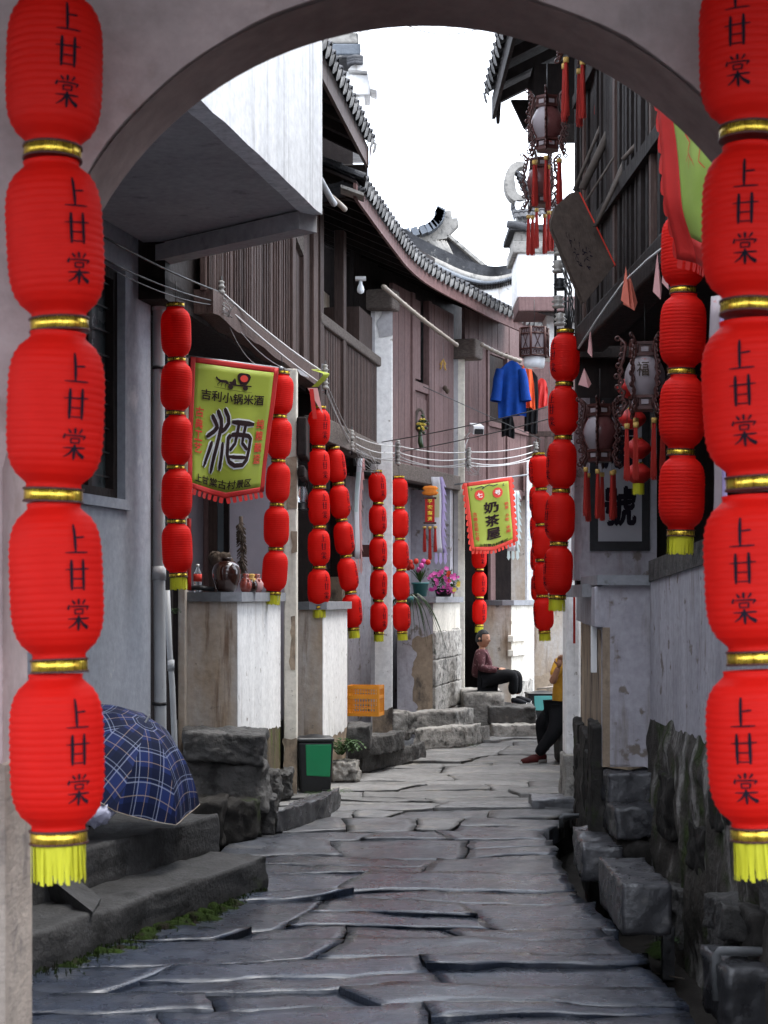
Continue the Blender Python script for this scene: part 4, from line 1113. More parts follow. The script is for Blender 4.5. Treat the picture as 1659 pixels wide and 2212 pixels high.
MB().grid(lambda u, v: (L3(u, 4 * (1 - v), 28.75).lerp(T3(u, 34, 29.0), v)), 40, 2, True, lambda u, v: V(0, .08, -.03)).obj('tile_skirt', M['tile_blue'], hF)
mm = MB()
for k in range(90):
    u = k / 89
    a = L3(u, 2, 28.72); b = T3(u, 36, 28.98)
    mm.tube([a, b], .035, 5)
tag(mm.obj('coping_tiles', M['tile_blue'], hF), kind='stuff')
MB().grid(lambda u, v: T3(u, 22 + 16 * (1 - v), 28.95), 40, 1, True, lambda u, v: V(0, .2, 0)).obj('mortar_band', M['ridge'], hF)
mm = MB()
for k in range(150):
    u = k / 149
    a = T3(u, 22, 28.98); b = T3(u, 0, 28.98) + V(.05, 0, 0)
    mm.prism([a, a + V(.022, 0, 0), b + V(.022, 0, 0), b], (0, .18, 0))
tag(mm.obj('ridge_tiles', M['tile'], hF), kind='stuff')
mm = MB()
for k in range(60):
    u = .35 + .65 * k / 59
    a = L3(u, 3, 28.72); b = L3(u, 20, 28.6) 
    mm.tube([a, L3(u, 15, 28.85)], .014, 4)
tag(mm.obj('rafter_ends', M['wood_dark'], hF), kind='stuff')
rd = thing('roof_ridge', 'upturned tiled roof ridge end against the sky above the eave', 'roof', (1, 31, 0))
def zz(x, y_): return ((600 + x / 2.37) / 1.1573, (y_ / 2.37) / 1.1573)
poly = [(930, 1430), (1000, 1388), (1100, 1372), (1155, 1335), (1178, 1295), (1170, 1255), (1250, 1245), (1258, 1292), (1288, 1290), (1297, 1328), (1272, 1352), (1240, 1386), (1225, 1412), (1120, 1428), (1000, 1450)]
MB().prism([P(*zz(*q), 31) for q in poly], (0, .35, 0)).obj('ridge_end', M['ridge'], rd)
for k in range(12):
    u = k / 11
    q = crv([(950, 1400), (1100, 1366), (1165, 1310), (1175, 1262)], u)
    MB().box(P(*zz(q[0] + 8, q[1]), 30.95), (.12, .45, .16), ry=R(-10 - 55 * u)).obj('ridge_tile', M['tile_blue'], rd)
poly = [(1215, 1395), (1260, 1405), (1450, 1560), (1640, 1700), (1350, 1650), (1130, 1445)]
MB().prism([P(*zz(*q), 31.2) for q in poly], (0, .3, 0)).obj('roof_slope', M['tile'], rd)
poly = [(1222, 1392), (1250, 1392), (1460, 1568), (1430, 1568)]
MB().prism([P(*zz(*q), 31.0) for q in poly], (0, .3, 0)).obj('hip_ridge', M['ridge'], rd)
mm = MB()
for k in range(9):
    MB().tube([P(*zz(1120 + 12 * k, 1425 + 3 * (k % 3)), 30.9), P(*zz(1190 + 10 * k, 1490 + 6 * k), 30.9)], .03, 5).obj('carved_strip', M['ridge'], rd)
# white ornamental gable top above house B's eave
og = thing('gable_ornament', 'white curved gable top with dark tile courses above the upper left eave', 'gable', (-.3, 18.5, 6))
def ob_(x0, x1, y0, y1, mat, nm, dep=.4, Y=18.5, ry=0):
    a, b = P(*zz(x0, y1), Y), P(*zz(x1, y0), Y)
    bevel(MB().box(((a.x + b.x) / 2, Y + dep / 2, (a.z + b.z) / 2), (b.x - a.x, dep, b.z - a.z), ry=ry).obj(nm, mat, og), .02)
ob_(500, 740, 420, 900, M['white'], 'gable_wall', .5, 18.6)
ob_(650, 772, 440, 560, M['white'], 'corbel', .45, 18.55)
ob_(540, 725, 255, 325, M['tile_blue'], 'tile_course', .5)
ob_(520, 700, 190, 256, M['ridge'], 'ridge_band', .4)
ob_(560, 720, 325, 345, M['tile'], 'tile_course', .6, 18.4)
for k in range(3): MB().tube([P(*zz(640, 350 + 15 * k), 18.4), P(*zz(680, 338 + 15 * k), 18.35), P(*zz(722, 342 + 15 * k), 18.4)], .028, 6).obj('roll_tile', M['tile'], og)
mm = MB()
poly = [(705, 160), (760, 150), (772, 240), (778, 330), (812, 535), (775, 525), (752, 420), (640, 412), (665, 385), (705, 375), (715, 300)]
mm.prism([P(*zz(*q), 18.45) for q in poly], (0, .35, 0)); mm.obj('curved_upright', M['white'], og)

# ---------------------------------------------------------------- stones and steps
def rockg(px0, px1, pyb, h, dep, mat, name='stone_block', label=None, z0=0.0, par=None, amp=.018, skew=0.0, yr=None, seed=0, n=4, rnd=.25, cat='stone', group=None):
    """front-bottom edge from pixel (px0, pyb) to (px1, yr or pyb) at height z0"""
    a, b = G(px0, pyb, z0), G(px1, yr or pyb, z0)
    bk = V(skew, dep, 0)
    up = V(0, 0, h)
    c8 = [a, b, b + bk, a + bk, a + up, b + up, b + bk + up, a + bk + up]
    o = rock(name, c8, mat, par, amp=amp, seed=seed, n=n, rnd=rnd)
    if par is None: tag(o, label, cat, group)
    return o
gs = 'stones stepped along the left houses'
# left foreground concrete stair (two long steps) with landing
st = thing('concrete_steps', 'two broad dark concrete steps with mossy foot at left foreground', 'steps', (-1.3, 9.5, 0))
d1 = (V(-.713, 10.29, 0) - V(-1.67, 7.85, 0)).normalized()
nn = V(d1.y, -d1.x, 0)
A_, B_ = V(-.713, 10.29, 0) - d1 * 3.6, V(-.713, 10.29, 0)
bk = -nn * 1.6
rock('lower_step', [A_ + V(0, 0, -.1), B_ + V(0, 0, -.1), B_ + bk + V(0, 0, -.1), A_ + bk + V(0, 0, -.1), A_ + V(0, 0, .215), B_ + V(0, 0, .205), B_ + bk + V(0, 0, .2), A_ + bk + V(0, 0, .22)], M['concrete'], st, amp=.02, n=5, rnd=.16, seed=3)
A2, B2 = V(-1.04, 10.57, 0) - d1 * 4, V(-1.04, 10.57, 0)
rock('upper_step', [A2 + V(0, 0, .15), B2 + V(0, 0, .15), B2 + bk + V(0, 0, .15), A2 + bk + V(0, 0, .15), A2 + V(0, 0, .43), B2 + V(0, 0, .42), B2 + bk + V(0, 0, .42), A2 + bk + V(0, 0, .43)], M['concrete'], st, amp=.017, n=5, rnd=.16, seed=5)
A3, B3 = V(-1.5, 11.4, 0) - d1 * 4, V(-1.5, 11.4, 0)
rock('landing', [A3 + V(0, 0, .35), B3 + V(0, 0, .35), B3 + bk + V(0, 0, .35), A3 + bk + V(0, 0, .35), A3 + V(0, 0, .68), B3 + V(0, 0, .68), B3 + bk + V(0, 0, .68), A3 + bk + V(0, 0, .68)], M['concrete'], st, amp=.012, n=4, rnd=.12, seed=8)
# sloping wheel ramp wedge on the lower step
a = [G(62, 1925, .215), G(200, 1975, .215), G(218, 1945, .215), G(140, 1900, .215)]
MB().hexa([a[0], a[1], a[2], a[3], a[0] + V(-.1, .05, .22), a[1] + V(0, 0, .012), a[2] + V(0, 0, .012), a[3] + V(-.2, .1, .2)]).obj('ramp_wedge', M['concrete'], st)
# boulder pile
rockg(478, 556, 1826, .30, .5, M['rock_black'], 'boulder', 'dark boulder at foot of rock pile beside lower step', seed=1, yr=1818, n=5, amp=.03, cat='rock', group=None)
rockg(552, 594, 1802, .27, .4, M['rock'], 'boulder', 'upright grey stone at right foot of rock pile', seed=2, n=5, amp=.025, cat='rock')
rockg(398, 480, 1835, .34, .5, M['rock_black'], 'boulder', 'dark boulder half hidden behind upper concrete step', seed=12, n=4, amp=.03, cat='rock')
a = rock('boulder', [P(398, 1762, 12.35), P(578, 1752, 12.5), P(585, 1735, 13.3), P(398, 1735, 13.3), P(400, 1640, 12.35), P(572, 1648, 12.5), P(578, 1640, 13.3), P(400, 1632, 13.3)], M['rock'], None, amp=.035, fr=4, n=6, seed=6)
tag(a, 'big rounded boulder in the middle of the rock pile under the counter', 'rock')
a = rock('boulder', [P(396, 1642, 12.3), P(568, 1655, 12.45), P(578, 1640, 13.2), P(400, 1630, 13.2), P(398, 1582, 12.3), P(572, 1588, 12.45), P(577, 1572, 13.2), P(400, 1570, 13.2)], M['rock'], None, amp=.025, fr=5, n=6, seed=7)
tag(a, 'flat-topped slab crowning the rock pile under the counter', 'rock')
rockg(558, 600, 1745, .30, .35, M['rock'], 'boulder', 'rounded stone wedged between rock pile and step slab', seed=14, n=5, amp=.03, cat='rock')
rockg(594, 627, 1728, .24, .3, M['rock'], 'boulder', 'small weathered stone left of the green bin', seed=15, n=5, amp=.03, cat='rock')
rockg(597, 704, 1802, .17, .75, M['rock_wet'], 'step_stone', 'flat step stone in front of the green bin', seed=16, yr=1768, skew=.1, n=4, cat='step', group=None)
# steps to the second doorway
rockg(783, 892, 1670, .185, .55, M['rock'], 'step_stone', 'lowest dark step block below the orange crate', seed=17, yr=1647, skew=.15, cat='step')
rockg(752, 846, 1640, .20, .6, M['rock'], 'step_stone', 'second step block directly below the orange crate', z0=.17, seed=18, yr=1628, skew=.15, cat='step')
rockg(747, 782, 1662, .20, .4, M['rock'], 'stone_block', 'small block left of lowest step below the crate', seed=19)
rockg(750, 800, 1622, .24, .6, M['rock'], 'step_stone', 'top step stone under the orange crate', z0=.28, seed=20, cat='step')
rockg(716, 772, 1690, .20, .3, M['rock_light'], 'boulder', 'rounded brownish stone beside ferns right of the green bin', seed=21, amp=.03, n=5, cat='rock')
# steps at the white counter
rockg(893, 1010, 1620, .24, .5, M['rock_light'], 'step_stone', 'pale front step block before the white counter with flowers', seed=22, yr=1612, skew=.2, cat='step')
rockg(1003, 1029, 1613, .2, .5, M['rock_light'], 'stone_block', 'short end block right of the pale front step', seed=23, yr=1607, skew=.2)
rockg(880, 985, 1585, .26, .6, M['rock_light'], 'step_stone', 'upper pale step under the stone-faced counter', z0=.12, seed=24, yr=1580, skew=.25, cat='step')
rockg(848, 885, 1600, .36, .6, M['rock_light'], 'stone_block', 'upright pale block between column foot and steps', seed=25)
rockg(985, 1052, 1582, .33, .6, M['rock_light'], 'stone_block', 'mossy pale block below the seated woman, left side', seed=26, yr=1572, skew=.25)
# woman's steps
tag(rock('seat_stone', hex8(1.06, 1.60, 22.2, 23.5, 0, .53), M['rock_light'], None, amp=.018, n=4, seed=27), 'pale stone ledge on which the woman sits', 'stone')
tag(rock('step_stone', hex8(1.38, 2.0, 21.85, 22.75, .13, .36), M['rock'], None, amp=.016, n=4, seed=28), 'grey block under the feet of the seated woman', 'step')
tag(rock('step_stone', hex8(1.40, 2.12, 21.5, 22.6, -.03, .15), M['rock_light'], None, amp=.014, n=4, seed=29), 'low mossy slab below the seated woman', 'step')
rockg(1148, 1226, 1512, .34, .8, M['rock_light'], 'stone_block', 'pale stone ledge behind the teal bin', z0=.0, seed=30)
# right side
rockg(1345, 1452, 2022, .27, .95, M['rock_wet'], 'stone_block', 'large squared dark stone bench at right foreground', seed=31, skew=-.0, amp=.010, rnd=.16, n=5)
rockg(1258, 1345, 1912, .24, .95, M['rock_wet'], 'stone_block', 'long low dark block behind the large stone bench', seed=32, skew=.05, amp=.018, rnd=.3)
tag(rock('step_stone', hex8(1.46, 1.80, 10.5, 11.05, .27, .47), M['rock_wet'], None, amp=.016, n=4, seed=33), 'lower dark step under the right-hand plaster wall', 'step')
tag(rock('step_stone', hex8(1.45, 1.80, 10.8, 11.1, .46, .66), M['rock_wet'], None, amp=.014, n=4, seed=34), 'upper dark step under the right-hand plaster wall', 'step')
rockg(1345, 1402, 1850, .22, .4, M['rock_black'], 'stone_block', 'rounded dark stone below the right-hand steps', z0=.0, seed=35, amp=.03)
tag(rock('stone_block', hex8(1.47, 1.80, 10.52, 11.2, -.35, .26), M['rock_black'], None, amp=.02, n=4, seed=36), 'blackened footing stone behind the rounded dark stone', 'stone')
rockg(1150, 1262, 1752, .10, .4, M['slab'], 'stone_block', 'flat slab edge bridging the gutter hole', z0=-.02, seed=37, amp=.014, group=None)
rockg(1252, 1300, 1795, .5, .4, M['rock_black'], 'stone_block', 'rotten dark stump-like footing beside the gutter pipe', z0=-.1, seed=43, amp=.02)
# foreground right corner
rockg(1565, 1720, 2240, .3, .55, M['rock_wet'], 'stone_block', 'smooth wet stone at bottom right corner', z0=-.15, seed=38, amp=.02, rnd=.3)
rockg(1570, 1720, 2080, .14, .5, M['rock'], 'stone_block', 'flat brown stone built into the wall above the corner pipe', z0=.02, seed=39, amp=.02)
rockg(1556, 1700, 2035, .16, .4, M['rock'], 'stone_block', 'reddish brown block above the flat brown stone, right edge', z0=.2, seed=40, amp=.02)
rockg(1432, 1458, 2120, .30, .06, M['rock_wet'], 'stone_block', 'thin upright slab standing in the gutter', z0=-.32, seed=41, amp=.006, n=3)
def pipe_t(pts, r, label, nm='gutter_pipe'):
    o = MB().tube(pts, r, 10).obj(nm, M['pvc_dark'], None)
    return tag(o, label, 'pipe')
pipe_t([G(1212, 1805, -.1), P(1212, 1768, 12.7), P(1215, 1762, 12.7), P(1262, 1762, 12.9)], .017, 'small elbow pipe rising from the gutter hole')
pipe_t([P(1548, 2160, 7.6), P(1548, 2062, 7.6), P(1553, 2054, 7.6), P(1700, 2056, 7.6)], .022, 'grey bent pipe at the right bottom corner')
# mossy verge at the foot of the concrete steps, built of tiny tufts
mm = MB()
for k in range(700):
    u = rng.random()
    p = A_.lerp(B_, .25 + .72 * u) + nn * (abs(rng.gauss(0, .07)) * (1.2 - .8 * u)) 
    z_ = .0 + .05 * rng.random() * (1 - u * .5)
    for q in range(3):
        a = rng.uniform(0, 6.28); l = rng.uniform(.004, .011)
        d = V(math.cos(a), math.sin(a), 0) * l
        mm.add([p + V(0, 0, z_ - .03), p + d + V(0, 0, z_), p + d * .3 + V(0, 0, z_ + l)], [(0, 1, 2)])
tag(mm.obj('moss', M['moss']), 'green moss along the foot of the concrete steps', 'moss', kind='stuff')
def mossbank(c, rx, ry, h, seed, label):
    m = MB()
    def fn(u, v):
        a = 2 * math.pi * u
        r = v * (1 + .35 * nz((math.cos(a), math.sin(a), seed), 2.5))
        x, y_ = rx * r * math.cos(a), ry * r * math.sin(a)
        return c + V(x, y_, h * (1 - v * v) + .012 * nz((x, y_, seed), 22) - .015 * v)
    m.grid(fn, 26, 7)
    return tag(m.obj('moss_patch', M['moss']), label, 'moss', kind='stuff')
p1_ = A_.lerp(B_, .48) + nn * .02
for k in range(16):
    u = .34 + k * .034
    mossbank(A_.lerp(B_, u) + nn * rng.uniform(.0, .10) * (1 - k / 24), rng.uniform(.08, .16), rng.uniform(.05, .10), rng.uniform(.02, .05), k, 'low moss cushion at the foot of the concrete steps')
mossbank(G(1450, 2050, -.32), .18, .25, .04, 11, 'moss cushion in the open gutter')
mossbank(G(1470, 1950, -.32), .10, .3, .06, 12, 'moss cushion at the wall foot in the gutter')
# ---------------------------------------------------------------- red lantern strings
LR, LB, LP, RG = .110, .354, .386, .065
def lantern_meshes():
    m = MB()
    rows = 21 * 3
    prof = []
    for i in range(rows + 1):
        t = -1 + 2 * i / rows
        r = LR * max(0, 1 - abs(t) ** 4.4) ** (1 / 2.1)
        r = max(r, RG * .97)
        rib = abs(math.sin(math.pi * (t + 1) / 2 * 21))
        r *= 1 - .026 * rib
        prof.append((r, t * LB / 2))
    m.lathe(prof, 40, fr=lambda a, i: 1 - .010 * abs(math.sin(a * 4)))
    body = m.mesh('lantern_body', M['red'])
    m = MB()
    m.lathe([(RG * .96, -.013), (RG, -.012), (RG, .012), (RG * .96, .013), (RG * .3, .013)], 28)
    ring = m.mesh('gold_ring', M['gold'])
    m = MB()
    m.lathe([(RG * 1.0, -.0025), (RG * 1.04, -.0025), (RG * 1.04, .0025), (RG * 1.0, .0025)], 28)
    rim = m.mesh('dark_rim', M['lwood'])
    m = MB()
    r2 = random.Random(3)
    for k in range(70):
        a = 2 * math.pi * k / 70
        l = .085 + r2.uniform(-.008, .006)
        rr = RG * r2.uniform(.86, .98)
        p = V(rr * math.cos(a), rr * math.sin(a), 0); d = V(-math.sin(a), math.cos(a), 0) * .0034
        sw = V(r2.uniform(-.004, .004), r2.uniform(-.004, .004), 0)
        m.add([p - d, p + d, p + d + sw + V(0, 0, -l), p - d + sw + V(0, 0, -l)], [(0, 1, 2, 3)])
    tas = m.mesh('tassel', M['tassel'])
    def on_body(x, y_):
        # x right (metres), y up (metres) wrapped round the barrel, facing -Y
        t = y_ / (LB / 2)
        r = LR * max(0, 1 - abs(t) ** 4.4) ** (1 / 2.1) + .0022
        a = x / LR
        return V(r * math.sin(a), -r * math.cos(a), y_)
    m = MB()
    for ch, yc in ((SHANG, .090), (GAN, .008), (TANG, -.080)):
        strokes(m, ch, lambda x, y_, yc=yc: on_body((x - .5) * .056, yc + (y_ - .5) * .068), 5)
    let = m.mesh('lettering', M['ink'])
    return body, ring, rim, tas, let
LBODY, LRING, LRIM, LTAS, LLET = lantern_meshes()
def lantern_string(label, top, bot, n, text=None, scale=1.0, mat=None, first_cap=True):
    """top: point of the first lantern's upper cap, bot: point of the last lantern's lower cap; text: angle (deg) of the lettering or None"""
    root = thing('lantern_string', label, 'lantern string', top, 'strings of red lanterns along the lane')
    d = (bot - top)
    ax = -d.normalized()
    q = V(0, 0, 1).rotation_difference(ax)
    cord = MB().tube([V(0, 0, .17), V(0, 0, 0)], .004, 4).mesh('hanging_cord', M['wire_black'])
    link('hanging_cord', cord, root)
    for k in range(n):
        c = d * ((k + .5) / n)
        b = link('lantern', LBODY, root)
        w1 = Matrix.Rotation(R(rng.uniform(-2.5, 2.5)), 4, 'X') @ Matrix.Rotation(R(rng.uniform(-2.5, 2.5)), 4, 'Y')
        rz = Matrix.Rotation(R((text or 0) + rng.uniform(-9, 9)), 4, 'Z')
        b.matrix_basis = Matrix.Translation(c) @ q.to_matrix().to_4x4() @ w1 @ rz @ Matrix.Diagonal((*(scale * rng.uniform(.975, 1.025),) * 2, scale, 1))
        for zz_, me in ((LB / 2 + .015, LRING), (-LB / 2 - .015, LRING)) if k == 0 else ((-LB / 2 - .015, LRING),):
            r_ = link('gold_ring', me, b, (0, 0, zz_))
            link('dark_rim', LRIM, b, (0, 0, zz_ - .014)); link('dark_rim', LRIM, b, (0, 0, zz_ + .014))
        if text is not None: link('lettering', LLET, b)
        if k == n - 1: link('tassel', LTAS, b, (0, 0, -LB / 2 - .03))
    return root
SP = lambda x0, y0, x1, y1, Y, n, lab, text=None: lantern_string(lab, P(x0, y0, Y), P(x1, y1, Y), n, text)
SP(117, -32, 124, 1808, 3.79, 5, 'nearest lantern string, large, hanging before the left arch pier', 33)
SP(1612, -82, 1632, 1805, 3.79, 5, 'nearest lantern string, large, cut by the right edge of the photo', -17)
SP(380, 660, 383, 1242, 11.75, 5, 'lantern string beside the grey drain pipe, left of the wine banner')
SP(609, 805, 592, 1281, 14.5, 5, 'lantern string partly behind the right edge of the wine banner')
SP(689, 880, 689, 1312, 16.0, 5, 'straight lantern string hanging under twisted ribbon at the second counter', 35)
SP(721, 967, 765, 1359, 17.8, 5, 'slanting lantern string trailing over the second counter', 60)
SP(815, 1018, 819, 1368, 19.9, 5, 'left of the two lantern strings hanging before the white column', 38)
SP(862, 1030, 868, 1366, 20.7, 5, 'right of the two lantern strings hanging before the white column', 64)
SP(1035, 1172, 1036, 1352, 24.0, 3, 'short lantern string above the seated woman, below the tea banner', 30)
SP(1477, 455, 1472, 1152, 8.0, 4, 'plain lantern string in front of the dark shop at right')
SP(1222, 716, 1204, 1290, 12.1, 5, 'lantern string leaning from the insulator rack on the right', -62)
SP(1166, 980, 1175, 1365, 18.1, 5, 'lantern string half hidden behind the leaning right string', -70)
SP(1160, 985, 1166, 1300, 20.6, 5, 'farthest lantern string behind two others at right', -60)

# small round lanterns in the dark shop
rl = thing('round_lantern_string', 'small round red lanterns with yellow tassel hanging in the dark shop', 'lantern string', P(1373, 800, 10.6), 'round lanterns in the dark shop')
m = MB()
m.lathe([(.03 + .058 * math.sin(math.pi * (i + .3) / 12.6), -.062 + .124 * i / 12) for i in range(13)], 20)
rbm = m.mesh('round_lantern', M['red_dark'])
for k, (x, y_) in enumerate(((1362, 838), (1366, 905), (1377, 970), (1379, 1023))):
    b = link('lantern', rbm, rl, P(x, y_, 10.6) - rl.location, None, (1.0, 1.0, 1.0))
    link('gold_ring', LRING, b, (0, 0, .064), None, (.5, .5, .5))
    if k == 3: link('tassel', LTAS, b, (0, 0, -.064), None, (.62, .62, .8))

# ---------------------------------------------------------------- ornate palace lanterns
def scroll_rib(m, r0, zlo, zhi, ang):
    """flat carved bracket: chain of little curls following a bulging outline"""
    ca, sa = math.cos(ang), math.sin(ang)
    base = []
    for i in range(15):
        t = i / 14
        z = zlo + (zhi - zlo) * t
        rr = r0 * (.72 + .42 * math.sin(math.pi * t)) + .012 * math.sin(t * 40)
        if t < .12 or t > .88: rr += .05 * (1 - min(t, 1 - t) / .12)
        base.append((rr, z))
    pts = [V(ca * r, sa * r, z) for r, z in base]
    m.tube(pts, .011, 5)
    for r, z in base[::1]:
        c = []
        for k in range(7):
            a = k / 7 * 2 * math.pi
            c.append(V(ca * (r + .012 + .015 * math.cos(a)), sa * (r + .012 + .015 * math.cos(a)), z + .014 * math.sin(a)))
        m.tube(c, .0062, 4, closed=True)
def palace_meshes(n=6, H_=.40, r=.105):
    out = {}
    zlo, zhi = -H_ / 2, H_ / 2
    for z0, z1, ra, rb in ((zhi - .085, zhi, .085, .08), (zlo, zlo + .085, .08, .085)):
        m = MB()
        m.lathe([(ra, z0), (ra + .012, z0), (ra + .012, z0 + .018), (ra, z0 + .018), (ra, z1 - .018), (rb + .014, z1 - .018), (rb + .014, z1), (.02, z1)], n, smooth=False)
        for k in range(n):
            a = 2 * math.pi * (k) / n
            m.tube([V(math.cos(a) * ra * 1.05, math.sin(a) * ra * 1.05, z0), V(math.cos(a) * rb * 1.05, math.sin(a) * rb * 1.05, z1)], .008, 5)
        out['top_frame' if z0 > 0 else 'bottom_frame'] = m.mesh('frame', M['lwood'])
    m = MB()
    for k in range(n): scroll_rib(m, r * 1.18, zlo - .02, zhi + .03, 2 * math.pi * k / n)
    out['carved_rib'] = m.mesh('carved_ribs', M['lwood'])
    def pane(mat):
        m = MB()
        m.lathe([(.075 + .045 * math.sin(math.pi * i / 8), zlo + .085 + (H_ - .17) * i / 8) for i in range(9)], n * 3, cap=False)
        me = m.mesh('glass_body', mat)
        if isinstance(mat, list):
            for p_ in me.polygons: p_.material_index = 1 if (p_.index % (n * 3)) // 3 in (3,) else 0  # one pane pale as if lit, the others dark red
        return me
    out['pane'] = pane(M['lpane']); out['pane_red'] = pane(M['lpane_red']); out['pane_lit_side'] = pane([M['lpane_red'], M['lpane']])
    m = MB()
    for k in range(n):
        a = 2 * math.pi * (k + .5) / n
        for zc in (zhi - .045, zlo + .045):
            c = V(math.cos(a) * .076, math.sin(a) * .076, zc)
            m.box(c, (.004, .042, .028), rz=a)
    out['name_plate'] = m.mesh('name_plates', M['lpane'])
    m = MB()
    r2 = random.Random(5)
    for k in range(60):
        a = r2.uniform(0, 6.28); rr = .020 * math.sqrt(r2.random())
        x, y_ = rr * math.cos(a), rr * math.sin(a)
        m.tube([V(x * .5, y_ * .5, -.03), V(x, y_, -.33 + r2.uniform(-.015, .015))], .0022, 3, cap=False)
    out['tassel'] = m.mesh('tassel', M['tassel_red'])
    out['bead'] = MB().lathe([(.006, .0), (.017, -.002), (.017, -.03), (.012, -.033)], 10).mesh('tassel_cap', M['straw'])
    return out
PM_ = palace_meshes()
def palace_lantern(label, c, pane='pane', scale=1.0, rz=0.0, tassels=6, tl=1.0):
    root = thing('palace_lantern', label, 'lantern', c, 'carved redwood palace lanterns', rz)
    root.scale = (scale,) * 3
    link('top_frame', PM_['top_frame'], root); link('bottom_frame', PM_['bottom_frame'], root); link('carved_ribs', PM_['carved_rib'], root)
    link('glass_body', PM_[pane], root); link('name_plates', PM_['name_plate'], root)
    link('hanging_cord', MB().tube([V(0, 0, .2), V(0, 0, .45)], .004, 4).mesh('hanging_cord', M['wire_black']), root)
    for k in range(tassels):
        a = 2 * math.pi * k / 6
        zt = -.23 - .05 * rng.random()
        t = link('tassel', PM_['tassel'], root, (math.cos(a) * .105, math.sin(a) * .105, zt), None, (1, 1, tl))
        link('tassel_cap', PM_['bead'], t); 
        link('tassel_cord', MB().tube([V(0, 0, 0), V(0, 0, -.19 - zt)], .002, 3).mesh('tassel_cord', M['wire_black']), t)
    return root
palace_lantern('upper palace lantern with one pane toned pale as lit, the rest dark red, under the right eave', P(1182, 268, 12.4), 'pane_lit_side', 1.0, .35)
palace_lantern('lower rosy palace lantern hanging before the white gable', P(1168, 394, 13.4), 'pane_red', .95, .1)
palace_lantern('topmost palace lantern mostly hidden behind the arch, only red tassels showing', P(1255, 40, 11.6), 'pane_red', 1.2, .5)
palace_lantern('rosy palace lantern in front of the calligraphy scroll', P(1296, 936, 11.6), 'pane_lit_side', 1.0, .25)
pw = palace_lantern('white palace lantern beside the plain lantern string in the dark shop', P(1393, 814, 9.9), 'pane', 1.0, .9)
me = text_mesh('福', M['twig'], .01, lambda x, y_: V((x - .5) * .07, -.124 + .002 * abs(x - .5), -.01 + .085 * y_)); o = link('lettering', me, pw, None, (0, 0, -.9 - .25))
# hexagonal fretwork lantern
hx = thing('hexagonal_lantern', 'small hexagonal fretwork lantern with white cup below, under white gable', 'lantern', P(1154, 740, 15.5))
Wp = P(1154, 740, 15.5)
m = MB()
for k in range(6):
    a = math.pi / 3 * k + .2; b = a + math.pi / 3
    pa, pb = V(math.cos(a), math.sin(a), 0) * .135, V(math.cos(b), math.sin(b), 0) * .135
    for z0 in (-.13, -.065, .075, .13): m.tube([pa + V(0, 0, z0), pb + V(0, 0, z0)], .009, 4)
    m.tube([pa + V(0, 0, -.135), pa + V(0, 0, .135)], .012, 5)
    for f in (.3, .5, .7):
        p = pa.lerp(pb, f)
        for z0 in (-.098, .102):
            c = [p + (pb - pa).normalized() * .018 * math.cos(q * 1.05) + V(0, 0, z0 + .02 * math.sin(q * 1.05)) for q in range(6)]
            m.tube(c, .004, 3, closed=True)
        if f != .5: m.tube([p + V(0, 0, -.06), pa.lerp(pb, .5) + V(0, 0, .0), p + V(0, 0, .07)], .005, 3)
link('frame', m.mesh('frame', M['lwood']), hx)
m = MB(); m.lathe([(.122, -.125), (.122, .125)], 6, cap=True, smooth=False); o = link('panes', m.mesh('panes', M['lpane']), hx, None, (0, 0, .2))
link('cup', MB().lathe([(.10, -.14), (.10, -.2), (.09, -.235), (.06, -.24)], 20).mesh('cup', M['bulb']), hx)
link('hanging_cord', MB().tube([V(0, 0, .13), V(0, 0, .4)], .004, 4).mesh('hanging_cord', M['wire_black']), hx)

